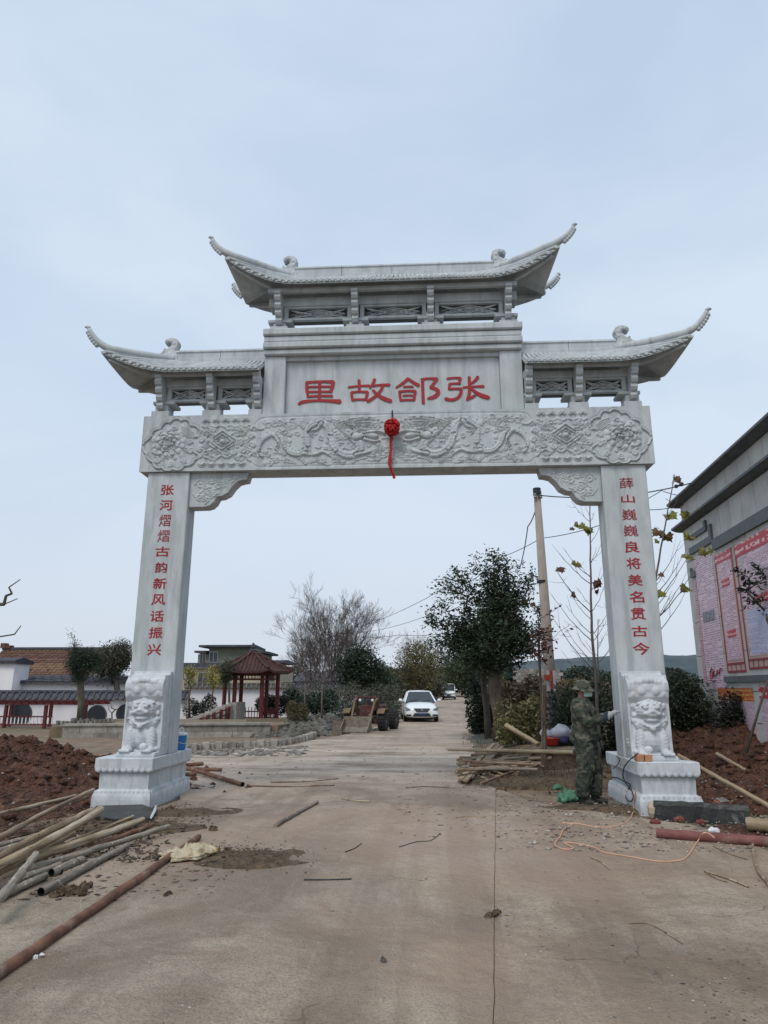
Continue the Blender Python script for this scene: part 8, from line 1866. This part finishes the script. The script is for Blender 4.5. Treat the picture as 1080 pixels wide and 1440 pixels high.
# cloth folds (body and limbs only)
fold = np.sin(v[:, 2] * 55 + np.sin(v[:, 0] * 30 + v[:, 1] * 24) * 2.0) * .5 + np.array([mnoise.noise(Vector(p) * 9) for p in v]) * 1.2
amp = np.where(v[:, 2] > 1.42, 0, np.where(v[:, 2] < .13, 0, .0085)); amp = np.where((v[:, 0] > .36), 0, amp)
ctr = v.copy(); ctr[:, 0] = np.where(v[:, 2] < .85, .03, .0); ctr[:, 1] = np.where(v[:, 2] < .85, np.sign(v[:, 1]) * .11, 0); dr = v - ctr; dr[:, 2] = 0; dr /= np.linalg.norm(dr, axis=1, keepdims=True) + 1e-6; v = v + dr * (fold * amp)[:, None]
o = mesh_from(v, f, 'body', M['camo'], man, True); me = o.data
for k in ('skin', 'glove', 'boot', 'navy', 'camo_trousers'): me.materials.append(M[k])
mi = []
for p in me.polygons:
    c = p.center
    if c.z > 1.455 and abs(c.y) < .13: mi.append(1)
    elif c.z < .10: mi.append(3)
    elif c.z < .875 and not (c.x > .14 and c.z > .70 and c.y > .17): mi.append(5)
    elif c.x > .385 and c.z > .9: mi.append(2)
    elif c.x > .33 and c.z > .9: mi.append(4)
    else: mi.append(0)
me.polygons.foreach_set('material_index', mi)
def mpart(name, f_, m_, **k): mb = MB(); mb.smooth = True; f_(mb); return mb.build(name, M[m_], man, world=False, **k)
hatT = Matrix.Translation((.035, 0, 1.625)) @ Matrix.Rotation(.10, 4, 'Y')
def hat(mb):
    vs = []; rows = [(.172, -.060, .0), (.167, -.054, 0), (.112, .006, 0), (.108, .055, 0), (.092, .09, 0), (.03, .105, 0), (.001, .105, 0)]; n = 28
    for r, z, _ in rows:
        for k in range(n): a = 2 * math.pi * k / n; wv = (.014 * math.sin(3 * a + 1) + .02 * abs(math.cos(a)) ) * (1 if r > .12 else 0); vs.append(hatT @ Vector((r * math.cos(a) * 1.06, r * math.sin(a) * .92, z + wv)))
    fs = [(i * n + k, i * n + (k + 1) % n, (i + 1) * n + (k + 1) % n, (i + 1) * n + k) for i in range(len(rows) - 1) for k in range(n)]; mb.add(vs, fs)
    vs2 = [v_ + Vector((0, 0, -.006)) for v_ in vs[:3 * n]]; mb.add(vs2, [(i * n + k, (i + 1) * n + k, (i + 1) * n + (k + 1) % n, i * n + (k + 1) % n) for i in range(2) for k in range(n)])
mpart('floppy_hat', hat, 'camo', recalc=False)
def maskf(mb):
    G_ = np.array([[(.040 + .112 * math.cos(a) * (1 - .10 * abs(t)) + (.012 if abs(a) < .25 else 0), .088 * math.sin(a), 1.572 + HZ + .048 * t) for a in np.linspace(-1.35, 1.35, 15)] for t in np.linspace(-1, 1, 8)]); mb.grid(G_); q = G_.copy(); q[..., 0] -= .004; mb.grid(q)
mpart('face_mask', maskf, 'mask', recalc=False)
mpart('mask_strap', lambda m: (m.tube([(.06, .088, 1.565), (.03, .093, 1.585), (.0, .088, 1.565)], .003, 4), m.tube([(.06, -.088, 1.565), (.03, -.093, 1.585), (.0, -.088, 1.565)], .003, 4)), 'mask')
for s_ in (-1, 1): mpart('eye', lambda m: m.ball((.118, s_ * .033, 1.642 + HZ), (.009, .014, .007), 8, 6), 'eye')
mpart('hair', lambda m: m.ball((.008, 0, 1.645 + HZ), (.099, .084, .09), 14, 9), 'eye')
mpart('collar', lambda m: m.lathe([(.090, 1.415), (.098, 1.44), (.084, 1.475), (.072, 1.47)], (.005, 0, 0), 18), 'camo')
for s_ in (-1, 1): mpart('chest_pocket', lambda m: m.box((.16, s_ * .09 - .05, 1.20), (.185, s_ * .09 + .05, 1.31)), 'camo', bevel=.006)
mpart('jacket_hem', lambda m: m.lathe([(.185, .86), (.208, .87), (.200, .93), (.186, .94)], (-.005, 0, 0), 22, Matrix.Scale(1.04, 4, (0, 1, 0))), 'camo')
